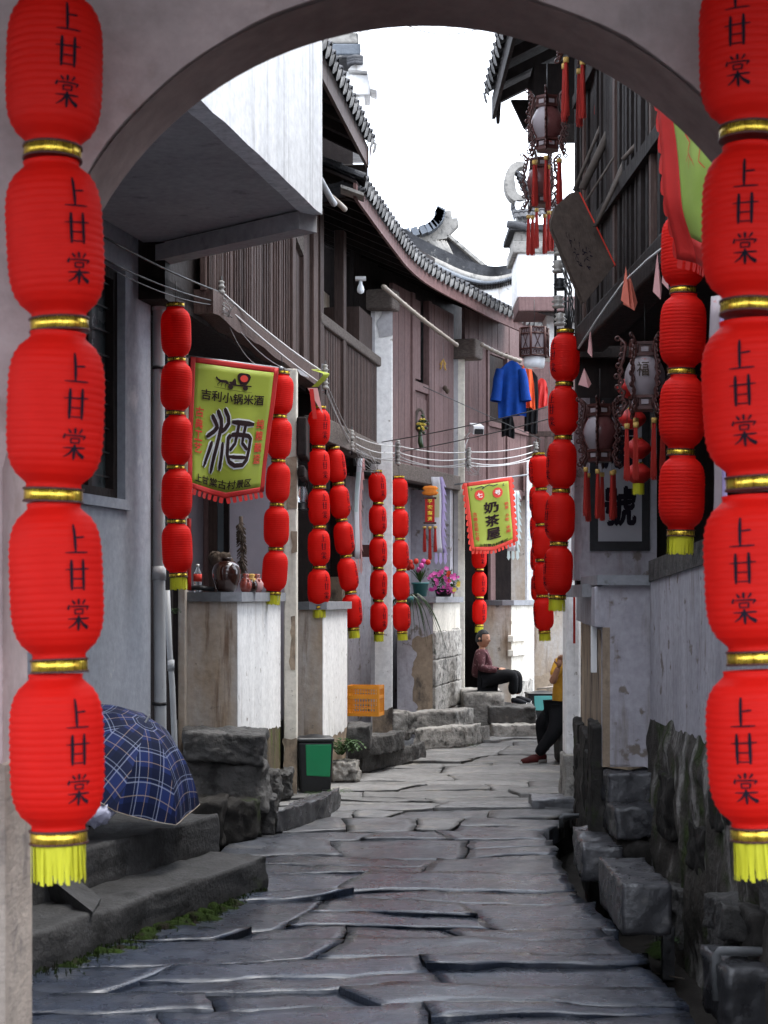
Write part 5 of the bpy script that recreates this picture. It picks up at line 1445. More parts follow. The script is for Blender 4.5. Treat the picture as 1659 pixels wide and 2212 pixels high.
# ---------------------------------------------------------------- banners
def banner(name, label, tl, tr, bl, br, point, mat, border_mat, bw, wave=.02, scallop_sides=False, rod=None, fringe=True, seed=0, teeth=14, nsc=10):
    """hanging banner from four corners (3d), pointed bottom edge; returns root and a mapping (u 0..1, v 0..1 up) -> 3d"""
    root = thing(name, label, 'banner', tl.lerp(tr, .5), 'printed cloth shop banners')
    nrm = (tr - tl).cross(bl - tl).normalized()
    if nrm.y > 0: nrm = -nrm
    def S3(u, v, off=0.0):
        a = bl.lerp(br, u) + V(0, 0, -point * (1 - abs(2 * u - 1)))
        b = tl.lerp(tr, u)
        p = a.lerp(b, v)
        wv = wave * (1 - v) * (nz((u * 2, v * 2, seed), 1.6) * 1.6 + .5 * math.sin(u * 9 + seed)) + wave * .35 * math.sin(u * 7 + v * 4 + seed) * (1 - v * .7)
        return p + nrm * (wv + off)
    bk = lambda u, v: -nrm * .004
    bw_ = bw; bh = bw * (tr - tl).length / (tl - bl).length
    mm = MB(); mm.grid(lambda u, v: S3(bw_ + (1 - 2 * bw_) * u, bh + (1 - 2 * bh) * v), 18, 20, True, bk)
    mm.obj('cloth', mat, root)
    m = MB()
    for (u0, u1, v0, v1) in ((0, bw_, 0, 1), (1 - bw_, 1, 0, 1), (bw_, 1 - bw_, 0, bh), (bw_, 1 - bw_, 1 - bh, 1)):
        m.grid(lambda u, v: S3(u0 + (u1 - u0) * u, v0 + (v1 - v0) * v), 4 if u1 - u0 < .3 else 18, 20 if v1 - v0 > .3 else 3, True, bk)
    if fringe:
        for k in range(teeth):      # tongue-shaped fringe along the bottom
            u0, u1 = (k + .1) / teeth, (k + .74) / teeth
            a, b = S3(u0, 0), S3(u1, 0)
            l = (tl - bl).length * .045
            sh = (tr - tl).normalized() * l * .18 * (-1 if u0 < .5 else 1)
            d_ = V(0, 0, -l)
            m.add([a, b, b + d_ * .8 + sh, b.lerp(a, .15) + d_ + sh, a.lerp(b, .15) + d_ + sh, a + d_ * .8 + sh], [(5, 4, 3, 2, 1, 0)])
    if scallop_sides:
        for side in (0, 1):
            for k in range(nsc):
                v0, v1 = 1 - k / nsc, 1 - (k + 1) / nsc
                a, b = S3(side, v0), S3(side, v1)
                o_ = (tr - tl) * .045 * (1 if side else -1)
                c1, c2, c3 = a.lerp(b, .35) + o_ * .75, a.lerp(b, .75) + o_ * 1.05, a.lerp(b, .92) + o_ * .8
                m.add([a, c1, c2, c3, b], [(0, 1, 2, 3, 4) if side else (4, 3, 2, 1, 0)])
    m.obj('border', border_mat, root)
    if rod:
        MB().tube([tl.lerp(tr, rod[0]) - nrm * .02, tl.lerp(tr, rod[1]) - nrm * .02], .012, 8).obj('rod', M['steel'], root)
        MB().lathe([(.0, -.02), (.018, -.01), (.02, .0), (.018, .01), (.0, .02)], 10, tl.lerp(tr, rod[1])).obj('finial', M['steel'], root)
    return root, S3
def write(root, S3, txt, mat, u0, v0, u1, v1, bold=.014, col=False, name='lettering', off=.006, asp=1.0):
    """horizontal text filling the box, or a column of characters if col"""
    if not col:
        n = len(txt)
        me = text_mesh(txt, mat, bold, lambda x, y_: S3(u0 + (u1 - u0) * x / n, v0 + (v1 - v0) * y_, off))
        me.update(); o = link(name, me, root); o.matrix_parent_inverse = parent_inv(root)
    else:
        n = len(txt)
        for k, ch in enumerate(txt):
            va = v1 - (v1 - v0) * (k + .86) / n; vb = v1 - (v1 - v0) * k / n
            if ch == ' ': continue
            me = text_mesh(ch, mat, bold, lambda x, y_: S3(u0 + (u1 - u0) * x, va + (vb - va) * y_, off))
            o = link(name, me, root); o.matrix_parent_inverse = parent_inv(root)
# wine banner
b1, S1 = banner('wine_banner', 'green wine shop banner with red border and horse cart print', P(412, 770, 12.9), P(603, 795, 13.3), P(402, 1052, 12.9), P(572, 1062, 13.3), .07, M['banner'], M['red_dark'], .055, wave=.022, rod=(-.03, 1.02), seed=2, teeth=14)
write(b1, S1, '吉利小锅米酒', M['ink_brown'], .13, .69, .86, .77, .022)
write(b1, S1, '古典工艺', M['print_red'], .07, .27, .17, .63, .02, True)
write(b1, S1, '纯粮酿造', M['print_red'], .80, .22, .90, .585, .02, True)
write(b1, S1, '上甘棠古村景区', M['ink_brown'], .09, .06, .80, .125, .02)
JIU = [([(.13, .857), (.22, .755), (.257, .694), (.19, .622), (.044, .525)], .075, .06), ([(.235, .939), (.32, .816), (.335, .724), (.294, .551), (.22, .276), (.18, .02)], .075, .06),
       ([(.368, .98), (.456, .867), (.47, .776), (.41, .694), (.324, .633)], .07, .06), ([(.17, .485), (.10, .296), (.02, .09)], .065, .055), ([(.375, .5), (.36, .306), (.345, .09)], .06, .06),
       ([(.53, .806), (.985, .77)], .075, .075), ([(.67, .786), (.647, .633), (.618, .5), (.515, .398)], .06, .055), ([(.81, .775), (.78, .633), (.765, .5), (.88, .398)], .06, .055),
       ([(.53, .622), (.478, .571), (.47, .347), (.515, .245), (.632, .184), (.794, .184), (.88, .255), (.912, .378), (.934, .561), (.88, .602), (.647, .628), (.53, .622)], .065, .065), ([(.5, .316), (.88, .286)], .055, .055)]
m = MB(); strokes(m, [q for q in JIU if q[1] > 0], lambda x, y_: S1(.19 + .587 * x, .139 + .524 * y_, .009), 4)
o = m.obj('large_lettering', M['ink_brown'], b1)
m = MB(); strokes(m, [(q[0], q[1] + .045, q[2] + .045) for q in JIU if q[1] > 0], lambda x, y_: S1(.19 + .587 * x, .139 + .524 * y_, .006), 4)
o = m.obj('large_lettering_outline', M['cloth_white'], b1)
# horse and cart print
def disc(m, cu, cv, ru, rv, S3, off, n=18):
    m.add([S3(cu + ru * math.cos(2 * math.pi * k / n), cv + rv * math.sin(2 * math.pi * k / n), off) for k in range(n)], [tuple(range(n))])
m = MB()
m.add([S1(.605 + x * .08, .882 + y_ * .042, .007) for x, y_ in ((-.45, -1), (.45, -1), (.85, -.2), (1, .45), (.8, .9), (.4, 1.05), (-.4, 1.05), (-.8, .9), (-1, .45), (-.85, -.2))], [tuple(range(10))])
for cu in (.455, .63): disc(m, cu, .815, .03, .019, S1, .008)
CART = [([(.42, .832), (.70, .832)], .010, .014), ([(.27, .796), (.71, .786)], .003, .003), ([(.47, .84), (.50, .875), (.51, .845)], .02, .02), ([(.44, .845), (.52, .842)], .02, .02), ([(.30, .858), (.34, .846), (.40, .848), (.43, .835)], .016, .024), ([(.285, .872), (.31, .855)], .016, .02),
        ([(.34, .845), (.305, .82), (.315, .803)], .008, .005), ([(.36, .843), (.345, .80)], .008, .005), ([(.41, .845), (.39, .815), (.40, .80)], .009, .005), ([(.42, .843), (.44, .818), (.435, .80)], .009, .005), ([(.43, .85), (.45, .84)], .006, .003)]
strokes(m, CART, lambda x, y_: S1(x, y_, .007), 3)
m.obj('cart_print', M['ink_brown'], b1)
m = MB(); disc(m, .605, .885, .045, .026, S1, .010); m.obj('cart_drum_print', M['print_red'], b1)
# tea banner
b2, S2 = banner('tea_banner', 'green milk tea shop banner with red scalloped border', P(1001, 1044, 23.2), P(1105, 1030, 23.5), P(1019, 1190, 23.2), P(1115, 1170, 23.5), .06, M['banner'], M['print_red'], .07, wave=.02, scallop_sides=True, rod=(-.3, 1.5), seed=6, teeth=12, nsc=11)
for cu in (.30, .68):
    m = MB(); disc(m, cu, .80, .105, .075, S2, .006); m.obj('red_disc', M['print_red'], b2)
write(b2, S2, '七', M['print_white'], .24, .765, .36, .835, .02, off=.010)
write(b2, S2, '号', M['print_white'], .62, .765, .74, .835, .02, off=.010)
write(b2, S2, '奶茶屋', M['ink_brown'], .36, .12, .68, .69, .035, True)
write(b2, S2, '古商业街七号', M['print_red'], .11, .13, .20, .56, .02, True)
write(b2, S2, '奶茶 小吃 休闲', M['print_red'], .80, .17, .885, .64, .02, True)
write(b2, S2, '上甘棠古村景区', M['ink_brown'], .17, .055, .83, .10, .02)
m = MB(); strokes(m, [([(.22, .90), (.36, .92), (.42, .90), (.36, .885)], .012, .02), ([(.42, .91), (.52, .93), (.60, .905), (.7, .92)], .016, .016), ([(.14, .92), (.16, .895), (.13, .88)], .014, .01), ([(.82, .92), (.80, .895), (.83, .88)], .014, .01)], lambda x, y_: S2(x, y_, .006), 4); m.obj('cloud_print', M['leaf_dark'], b2)
# near banner behind the right lanterns
b3, S3_ = banner('dragon_banner', 'pale green banner with red scalloped edge behind the right lanterns', P(1412, 150, 7.3), P(1560, 120, 6.8), P(1452, 560, 7.3), P(1620, 560, 6.8), .05, M['banner2'], M['red_dark'], .20, wave=.03, scallop_sides=True, seed=9, nsc=9)
DR = [([(.36, .80), (.42, .74), (.38, .70), (.46, .66), (.52, .72), (.48, .78)], .008, .012), ([(.40, .66), (.48, .62), (.44, .57), (.50, .53)], .012, .008), ([(.44, .56), (.38, .52)], .007, .003), ([(.46, .55), (.44, .49)], .007, .003), ([(.5, .54), (.54, .5)], .007, .003), ([(.56, .62), (.62, .58), (.60, .52), (.66, .48)], .01, .006), ([(.36, .76), (.33, .72)], .008, .004), ([(.52, .68), (.58, .70), (.56, .75)], .008, .004)]
m = MB(); strokes(m, DR, lambda x, y_: S3_(x, y_, .006), 4); m.obj('dragon_print', M['print_red'], b3)

# hanging streamers with toothed edges
def streamer(label, top, w_, l, mats, teeth=9, lean=0.0, seed=0, tails=3):
    root = thing('streamer', label, 'streamer', top, 'toothed cloth streamers')
    def fn(u, v): 
        return top + V((u - .5) * w_ * (1 - .12 * v) + lean * v + .012 * math.sin(v * 7 + seed), .02 * math.sin(v * 5 + u * 3 + seed), -l * v)
    MB().grid(lambda u, v: fn(u * .62, v * .88), 4, 12, True, lambda u, v: V(0, .003, 0)).obj('cloth', mats[0], root)
    m = MB()
    m.grid(lambda u, v: fn(.62 + .2 * u, v * .88), 2, 12, True, lambda u, v: V(0, .003, 0))
    for k in range(teeth):
        a, b = fn(.82, .88 * k / teeth), fn(.82, .88 * (k + 1) / teeth)
        m.add([a, b, b + V(w_ * .2, 0, -l * .03), a.lerp(b, .4) + V(w_ * .07, 0, 0)], [(0, 1, 2, 3)])
    for k in range(tails):
        u = .1 + .72 * k / max(1, tails - 1)
        a = fn(u - .09, .88); b = fn(u + .09, .88)
        m.add([a, b, b + V(.01, 0, -l * .1), a.lerp(b, .5) + V(.0, 0, -l * .14), a + V(-.005, 0, -l * .1)], [(0, 1, 2, 3, 4)])
    m.obj('toothed_border', mats[1], root)
    if len(mats) > 2: MB().grid(lambda u, v: fn(.08 + u * .4, .12 + v * .35) + V(0, -.004, 0), 2, 6).obj('printed_stripe', mats[2], root)
    return root
streamer('white and purple streamer hanging beside the red ornament', P(946, 1030, 22.2), .19, 1.15, (M['cloth_white'], M['cloth_purple'], M['cloth_yellow']), 9, .05)
streamer('pale streamer with pink tail hanging left of the two lantern strings', P(779, 990, 19.0), .10, 1.3, (M['cloth_white'], M['cloth_pink'], M['cloth_teal']), 10, -.04, 2)
streamer('pale teal streamer partly behind the tea banner', P(1113, 1060, 24.4), .20, 1.0, (M['cloth_white'], M['cloth_teal']), 9, -.02, 4)

# ---------------------------------------------------------------- wires, insulators
def sag(a, b, s_=.05, n=10): return [a.lerp(b, k / n) + V(0, 0, -s_ * 4 * (k / n) * (1 - k / n)) for k in range(n + 1)]
def wire(pts, r, mat, label, nm='cable'):
    return tag(MB().tube(pts, r, 5).obj(nm, mat), label, 'cable', 'overhead cables')
IA, IB, IC, ID, IE, IF_ = (478, 640, 12.9), (697, 815, 15.8), (758, 950, 18.6), (860, 975, 20.2), (1012, 988, 23.2), (1158, 972, 25.2)
q = lambda t, dy=0, dx=0: P(t[0] + dx, t[1] + dy, t[2])
wire(sag(P(225, 512, 9.5), q(IA, -8), .02), .007, M['wire_black'], 'upper black cable from the grey house to the first insulator')
wire(sag(P(225, 560, 9.5), q(IA, 14), .03), .006, M['wire_black'], 'middle black cable from the grey house to the first insulator')
wire(sag(P(225, 572, 9.5), q(IA, 20), .05), .004, M['wire_black'], 'thin lower black cable from the grey house to the first insulator')
wire(sag(q(IA, -10), q(IB, -12), .03), .008, M['wire_white'], 'thick pale cable along the dark boards, upper')
wire(sag(q(IA, 12), q(IB, 16), .03), .007, M['wire_white'], 'pale cable along the dark boards, lower')
wire(sag(q(IA, 18), P(630, 800, 15), .10), .004, M['wire'], 'slack grey wire drooping below the dark boards')
wire(sag(q(IA, 22), P(585, 790, 14.2), .16), .003, M['wire'], 'loose grey wire hanging in a loop under the sill beam')
for dy, s_ in ((-8, .03), (4, .05), (14, .02)):
    wire(sag(q(IB, dy), q(IC, dy), s_), .006, M['wire'], {-8: 'upper cable dropping from the ribbon to the veranda insulators', 4: 'middle cable dropping from the ribbon to the veranda insulators', 14: 'lower cable dropping from the ribbon to the veranda insulators'}[dy])
for dy, s_, t in ((-12, .04, 'top'), (2, .06, 'second'), (10, .09, 'third'), (18, .05, 'lowest')):
    wire(sag(q(IC, dy), q(ID, dy), s_), .006, M['wire_white'] if dy < 5 else M['wire'], t + ' cable of the span before the first white column')
    wire(sag(q(ID, dy), q(IE, dy), s_), .007, M['wire_white'] if dy < 5 else M['wire'], t + ' cable of the span between the two white columns')
    wire(sag(q(IE, dy), q(IF_, dy), s_), .008, M['wire_white'], t + ' cable of the span over the tea banner')
wire(sag(P(825, 955, 20), P(1180, 880, 17.5), .02), .006, M['wire_black'], 'black wire crossing the planks upward to the right')
wire(sag(P(870, 975, 20.5), P(1185, 905, 17.5), .02), .006, M['wire_black'], 'second black wire crossing the planks upward to the right')
wire(sag(P(915, 835, 21.5), P(1170, 950, 25), .0), .006, M['wire_black'], 'black wire descending across the planks to the right')
wire(sag(P(860, 45, 15), P(1050, 55, 15), .10), .006, M['wire'], 'thin wire against the white sky below the arch crown')
def insulator_rack(label, t, n=2, h=.17, r=.032):
    c = P(*t)
    root = thing('insulator_rack', label, 'insulator', c, 'porcelain insulator racks')
    MB().tube([c + V(0, .02, -.16), c + V(0, .02, .16)], .009, 6).obj('rack_bar', M['iron'], root)
    MB().box(c + V(-.02, .06, 0), (.03, .08, .26)).obj('bracket', M['steel'], root)
    for k in range(n):
        z = (k - (n - 1) / 2) * h * .75
        MB().lathe([(.012, -.05), (r * .8, -.045), (r, -.03), (r * .6, -.02), (r * .55, -.005), (r * 1.1, .005), (r * .6, .02), (r * .6, .035), (r * .9, .045), (.012, .055)], 14, c + V(0, -.01, z)).obj('insulator', M['ceramic'], root)
    return root
insulator_rack('insulator rack on the dark boards above the wine banner', (478, 640, 12.85), 2)
insulator_rack('insulator rack above the straight lantern string beside the ribbon', (703, 815, 15.75), 2)
insulator_rack('insulator rack at the veranda beam end', (760, 952, 18.5), 2)
insulator_rack('insulator rack on the first white column', (860, 978, 20.1), 3, .13)
insulator_rack('insulator rack on the second white column', (1013, 990, 23.1), 3, .13, .036)
insulator_rack('insulator rack on the far column beside right lanterns', (1158, 972, 25.1), 2, .17, .04)
# tangle of thin wire
for k, (x, y_, Y, rr, lab) in enumerate(((480, 660, 12.8, .10, 'tangled wire ends at the first insulator rack'), (795, 1000, 18.8, .17, 'coil of spare wire hanging before the white column'), (1018, 1010, 23, .14, 'loose wire coil under the second column insulators'))):
    c = P(x, y_, Y)
    pts = []
    r2 = random.Random(k)
    for i in range(46):
        a = i * .75
        pts.append(c + V(math.cos(a) * rr * r2.uniform(.4, 1), .04 * r2.uniform(-1, 1), math.sin(a * .9) * rr * r2.uniform(.4, 1)))
    tag(MB().tube(pts, .003, 4).obj('wire_tangle', M['wire']), lab, 'wire')
rk = thing('cable_pole', 'dark iron cable rack with stacked insulators above the leaning lantern string', 'pole', P(1207, 700, 12.9))
MB().tube([P(1200, 480, 12.9), P(1200, 760, 12.9)], .012, 6).obj('bar', M['iron'], rk)
MB().tube([P(1222, 560, 12.9), P(1222, 760, 12.9)], .012, 6).obj('bar', M['iron'], rk)
for k in range(6):
    y_ = 500 + k * 38
    MB().lathe([(.012, -.05), (.045, -.045), (.05, -.03), (.028, -.015), (.055, .0), (.03, .02), (.045, .04), (.012, .05)], 14, P(1206 + (k % 2) * 4, y_, 12.85)).obj('insulator', M['ceramic'] if k % 3 else M['iron'], rk)
    MB().tube([P(1196, y_ + 8, 12.9), P(1240, y_ - 6, 12.9)], .007, 5).obj('cross_bar', M['iron'], rk)
for k in range(4):
    MB().tube([P(1206 + 4 * k, 520 + 30 * k, 12.8), P(1232 + 3 * k, 600 + 25 * k, 12.85), P(1226 + 3 * k, 700, 12.9), P(1212 + 5 * k, 770, 12.95)], .007, 5).obj('cable_loop', M['wire_black'], rk)
# ---------------------------------------------------------------- things on the right upper floor
pg = 'poles leaning from the slatted upper floor'
for a, b, Y, r_, lab in (((1340, 165), (1240, 412), 11.2, .012, 'thin pole leaning highest from the slatted wall'), ((1362, 180), (1258, 408), 11.0, .026, 'thick weathered timber leaning from the slatted wall'),
                         ((1408, 210), (1262, 440), 10.6, .007, 'thin cane leaning behind the plank sign'), ((1412, 222), (1290, 482), 10.3, .012, 'brown stick leaning beside the plank sign'),
                         ((1420, 262), (1345, 345), 10.0, .014, 'short dark stick leaning near the dragon banner'), ((1352, 340), (1285, 490), 10.4, .012, 'lower brown stick touching the plank sign')):
    tag(MB().tube([P(*a, Y), P((a[0] + b[0]) / 2 + 2, (a[1] + b[1]) / 2 - 2, Y + .03), P(*b, Y + .05)], r_, 8).obj('leaning_pole', M['pole']), lab, 'pole', pg)
sg = thing('plank_sign', 'tilted dark wooden plank sign with carved characters at right', 'sign', P(1255, 530, 10.4))
c4 = [P(1262, 652, 10.35), P(1325, 572, 10.5), P(1246, 410, 10.55), P(1186, 462, 10.4)]
ctr = sum(c4, Vector()) / 4
nS = (c4[1] - c4[0]).cross(c4[3] - c4[0]).normalized()
if nS.y > 0: nS = -nS
poly = [c4[0], c4[1], c4[2].lerp(c4[1], .03), c4[2].lerp(c4[3], .25) + V(0, 0, .01), c4[3].lerp(c4[2], .25), c4[3].lerp(c4[0], .08), c4[3].lerp(c4[0], .16) + V(-.01, 0, 0)]
bevel(MB().prism(poly, -nS * .035).obj('plank', M['signwood'], sg), .006)
SG = lambda x, y_: c4[0].lerp(c4[1], .22 + .5 * x).lerp(c4[3].lerp(c4[2], .22 + .5 * x), .2 + .62 * y_) + nS * .004
m = MB()
r2 = random.Random(4)
for col_, (x0, n_) in enumerate(((.78, 5), (.42, 6), (.05, 5))):      # worn, unreadable carved columns
    for k in range(n_):
        yb = .80 - k * .15
        for q in range(5):
            ax_, ay = x0 + r2.uniform(-.10, .10), yb + r2.uniform(-.05, .05)
            strokes(m, [([(ax_, ay), (ax_ + r2.uniform(-.13, .13), ay - r2.uniform(.02, .07))], .03, .015)], SG, 2)
m.obj('carved_marks', M['ink'], sg)
ed_ = [c4[1] - nS * .0005, c4[2].lerp(c4[1], .03) - nS * .0005]
MB().prism([ed_[0], ed_[1], ed_[1] + V(.018, .012, .0), ed_[0] + V(.018, .012, 0)], -nS * .033).obj('red_edge', M['print_red'], sg)
# pennants on a cord
cd = thing('pennant_line', 'sagging cord with coral and white cloth pennants at right', 'pennants', P(1330, 650, 9.6))
cpts = [P(1250, 752, 10.6), P(1290, 690, 10.2), P(1345, 612, 9.7), P(1400, 560, 9.2), P(1432, 535, 8.9)]
MB().tube(cpts, .007, 5).obj('cord', M['wire_white'], cd)
for (x, y_, Y), w_, l, mt in (((1352, 575, 9.6), .075, .24, 'cloth_coral'), ((1420, 545, 9.0), .06, .26, 'cloth_pink'), ((1438, 530, 8.8), .05, .24, 'cloth_pink'), ((1275, 705, 10.4), .04, .2, 'cloth_pink'), ((1360, 590, 9.62), .10, .22, 'cloth_coral'), ((1262, 795, 10.7), .10, .13, 'cloth_pink')):
    p = P(x, y_, Y)
    m = MB(); m.add([p, p + V(w_ * .5, .03, -l * .75), p + V(w_ * .25, -.02, -l), p + V(-w_ * .35, .02, -l * .8)], [(0, 1, 2), (0, 2, 3)]); m.obj('pennant', M[mt], cd)
# calligraphy scroll on the right wall
sc = thing('calligraphy_scroll', 'white calligraphy scroll in black frame on the right wall', 'scroll', P(1338, 1190, 12.3))
Ys = 12.33
a, b = P(1274, 1190, Ys), P(1403, 860, Ys)
w_, h_ = b.x - a.x, b.z - a.z
MB().box(((a.x + b.x) / 2, Ys - .005, (a.z + b.z) / 2), (w_, .02, h_)).obj('frame', M['iron'], sc)
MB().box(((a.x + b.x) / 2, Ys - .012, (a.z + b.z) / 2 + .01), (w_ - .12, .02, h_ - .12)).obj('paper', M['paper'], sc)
for k, ch in enumerate('順號'):
    me = text_mesh(ch, M['ink'], .035, lambda x, y_: V(a.x + .10 + (w_ - .20) * x, Ys - .024, a.z + .18 + (1 - k) * .42 + .30 * y_)); o = link('lettering', me, sc); o.matrix_parent_inverse = parent_inv(sc)
pr = streamer('pale lavender vertical strip behind the nearest right lanterns', P(1552, 640, 6.6), .06, 1.1, (M['lpane'], M['cloth_purple']), 6, .0, 3)
rb = thing('red_paper_strip', 'narrow red paper couplet strip on the right door pier', 'paper strip', P(1240, 1390, 14.3))
MB().grid(lambda u, v: P(1238 + 5 * u, 1290 + 100 * v, 14.3), 2, 6, False, lambda u, v: V(0, .004, 0)).obj('strip', M['print_red'], rb)
MB().grid(lambda u, v: P(1234 + 12 * u, 1180 + 22 * v, 14.28), 2, 2, False, lambda u, v: V(0, .004, 0)).obj('header', M['print_red'], rb)

# ---------------------------------------------------------------- things on the left facades
rbn = thing('twisted_ribbon', 'twisted green and pink cloth ribbon knotted on the cables', 'ribbon', P(683, 820, 15.6))
m = MB(); m.grid(lambda u, v: P(672 + 26 * math.sin(v * 3.1) + 14 * u, 792 + 42 * v + 6 * math.cos(v * 5), 15.6 + .08 * u), 2, 10, True); m.obj('green_band', M['banner'], rbn)
m = MB(); m.grid(lambda u, v: P(664 + 18 * v + 22 * u * (1 - v * .3), 838 + 30 * v + 26 * u * v, 15.55 - .05 * u), 3, 8, True); m.obj('pink_band', M['cloth_pink'], rbn)
m = MB(); m.grid(lambda u, v: P(668 + 9 * u + 8 * v, 840 + 65 * v, 15.5), 2, 8, True); m.obj('red_tail', M['red_dark'], rbn)
m = MB(); m.grid(lambda u, v: P(640 + 18 * u + 10 * v, 796 + 14 * v + 6 * u, 15.6), 2, 3, True); m.obj('white_end', M['cloth_white'], rbn)
bl = thing('light_bulb', 'milky light bulb on a socket under the eave', 'lamp', P(779, 600, 18.8))
p = P(779, 602, 18.8)
MB().box(p, (.12, .1, .035)).obj('socket_plate', M['cctv'], bl)
MB().lathe([(.018, -.02), (.02, -.06), (.035, -.09), (.042, -.125), (.036, -.155), (.015, -.17), (.001, -.172)], 16, p).obj('bulb', M['bulb'], bl)
cc = thing('security_camera', 'white security camera on the second column', 'camera', P(1028, 930, 23.1))
p = P(1029, 926, 23.0)
MB().box(p, (.15, .22, .11), rz=R(15), rx=R(18)).obj('housing', M['cctv'], cc)
MB().box(p + V(.03, -.11, -.05), (.12, .03, .07), rz=R(15), rx=R(18)).obj('lens_face', M['iron'], cc)
MB().tube([p + V(-.05, .05, 0), P(1010, 938, 23.2), P(1004, 948, 23.3)], .014, 6).obj('arm', M['cctv'], cc)
MB().tube([P(1012, 945, 23.1), P(1005, 962, 23.1), P(1006, 985, 23.1)], .007, 5).obj('cable', M['wire_white'], cc)
def bamboo(a, b, r_, lab):
    m = MB(); n = 9
    pts, rs = [], []
    for k in range(n):
        f = k / (n - 1)
        for df, q in ((0, 1.0), (.012, 1.22), (.024, 1.0)):
            pts.append(a.lerp(b, min(1, f * .97 + df)) + V(0, 0, -.02 * math.sin(f * 3.1))); rs.append(r_ * q)
    return tag(m.tube(pts, rs, 8).obj('bamboo_pole', M['bamboo']), lab, 'pole', 'bamboo drying poles')
bamboo(P(828, 619, 18.6), P(988, 746, 21.9), .026, 'long bamboo pole hung under the sweeping eave')
bamboo(P(1040, 744, 22.6), P(1125, 780, 23.6), .028, 'bamboo pole carrying the blue shirt')
# drying clothes
def garment(name, label, c, w_, l, mat, sleeve=0.0, cat='shirt', seed=0, dep=.10):
    root = thing(name, label, cat, c, 'clothes drying at the window')
    def f(side):
        def g(u, v):
            x = (u - .5) * w_ * (.78 + .22 * min(1, v * 3))
            sh = -.10 * abs(2 * u - 1) ** 1.5 * (1 - v)
            bulge = dep * (.25 + .75 * math.sin(math.pi * u)) * (.5 + .5 * v)
            return c + V(x + .03 * v * math.sin(seed), side * (bulge * .5 + .03 * v * math.sin(u * 17 + v * 2 + seed) + .012 * math.sin(u * 9 + v * 8)), sh - l * v - .02 * math.sin(u * 5 + seed))
        return g
    m = MB(); m.grid(f(-1), 18, 14); m.grid(f(1), 18, 14)
    m.obj('body', mat, root)
    if sleeve:
        for s_ in (-1, 1):
            a = c + V(s_ * w_ * .38, 0, -.12); b = c + V(s_ * w_ * .54, -.03, -.12 - sleeve)
            MB().tube([a, a.lerp(b, .3) + V(.01 * s_, 0, 0), a.lerp(b, .7), b], [.06, .07, .075, .085], 10, cap=False).obj('sleeve', mat, root)
    return root
garment('blue_shirt', 'royal blue shirt drying under the bamboo pole', P(1103, 780, 23.9), .40, .80, M['cloth_blue'], .46, 'shirt', 1)
garment('orange_shirt', 'orange red garment drying behind the blue shirt', P(1137, 782, 24.2), .20, .68, M['cloth_orange'], 0, 'shirt', 2)
garment('black_trousers', 'black trousers hanging below the blue shirt', P(1097, 885, 24.3), .19, .40, M['cloth_black'], 0, 'trousers', 3)
garment('black_cloth', 'long black garment drying right of the blue shirt', P(1150, 800, 24.6), .20, .92, M['cloth_black'], 0, 'clothes', 4)
garment('red_cloth', 'dark red garment drying next to the right lantern string', P(1168, 815, 25.2), .22, .45, M['red_dark'], 0, 'clothes', 6)
# wreath, dried cones and corn
wr = thing('twig_wreath', 'twig hoop with small flowers hanging on the plank door', 'wreath', P(907, 925, 21.8))
pts = [P(907 + 9 * math.cos(t * .45), 908 + 24 * math.sin(t * .45), 21.75) for t in range(14)]
MB().tube(pts, .022, 6, closed=True).obj('hoop', M['pole'], wr)
m1, m2 = MB(), MB()
for k in range(26):
    c = P(912 + rng.gauss(0, 6), 915 + rng.gauss(0, 8), 21.68)
    (m1 if k % 2 else m2).lathe([(.003, -.02), (.028, 0), (.003, .02)], 6, c)
m1.obj('leaves', M['leaf_dark'], wr); m2.obj('blossoms', M['petal_yellow'], wr)
MB().tube([P(907, 930, 21.75), P(908, 955, 21.7), P(911, 968, 21.7)], [.02, .035, .03], 6).obj('pendant', M['leaf_dark'], wr)
cn = thing('corn_bunch', 'bunch of dried corn hanging on the planks', 'corn', P(958, 780, 22.8))
MB().tube([P(957, 740, 22.75), P(958, 775, 22.75)], .003, 4).obj('cord', M['wire'], cn)
for k in range(9): MB().tube([P(958, 775, 22.72), P(958 + rng.uniform(-8, 8), 790 + rng.uniform(-6, 10), 22.7)], [.004, .012], 5).obj('ear', M['straw'], cn)
pc = thing('pine_cones', 'two dried cones hanging on the planks below the corn', 'cone', P(963, 840, 22.8))
for dx, dy in ((-2, 0), (3, 6)): MB().lathe([(.004, .035), (.03, .02), (.036, -.005), (.02, -.035), (.003, -.045)], 9, P(963 + dx, 838 + dy, 22.75)).obj('cone', M['twig'], pc)
# red good-luck ornament
ro = thing('lucky_ornament', 'red good-luck plaque with orange gourd top and three tassels', 'ornament', P(928, 1065, 21.9))
Yo = 21.9
c = P(929, 1060, Yo)
MB().lathe([(.0, -.085), (.07, -.07), (.09, -.03), (.06, .0), (.085, .04), (.06, .075), (.0, .085)], 16, (0, 0, 0)).obj('gourd_top', M['orange_felt'], ro, loc=c - ro.location)
ro.children[-1].scale = (1.25, .35, .8)
a, b = P(917, 1130, Yo), P(940, 1076, Yo)
cx, cz = (a.x + b.x) / 2, (a.z + b.z) / 2
MB().box((cx, Yo, cz), (.125, .03, b.z - a.z)).obj('plaque', M['red_dark'], ro)
for z_ in (a.z, b.z): MB().box((cx, Yo, z_), (.17, .04, .025)).obj('plaque_rail', M['lwood'], ro)
for k, ch in enumerate('平安富贵'):
    me = text_mesh(ch, M['gold'], .03, lambda x, y_: V(cx - .035 + .07 * x, Yo - .019, b.z - .075 - k * .075 + .06 * y_)); o = link('lettering', me, ro); o.matrix_parent_inverse = parent_inv(ro)
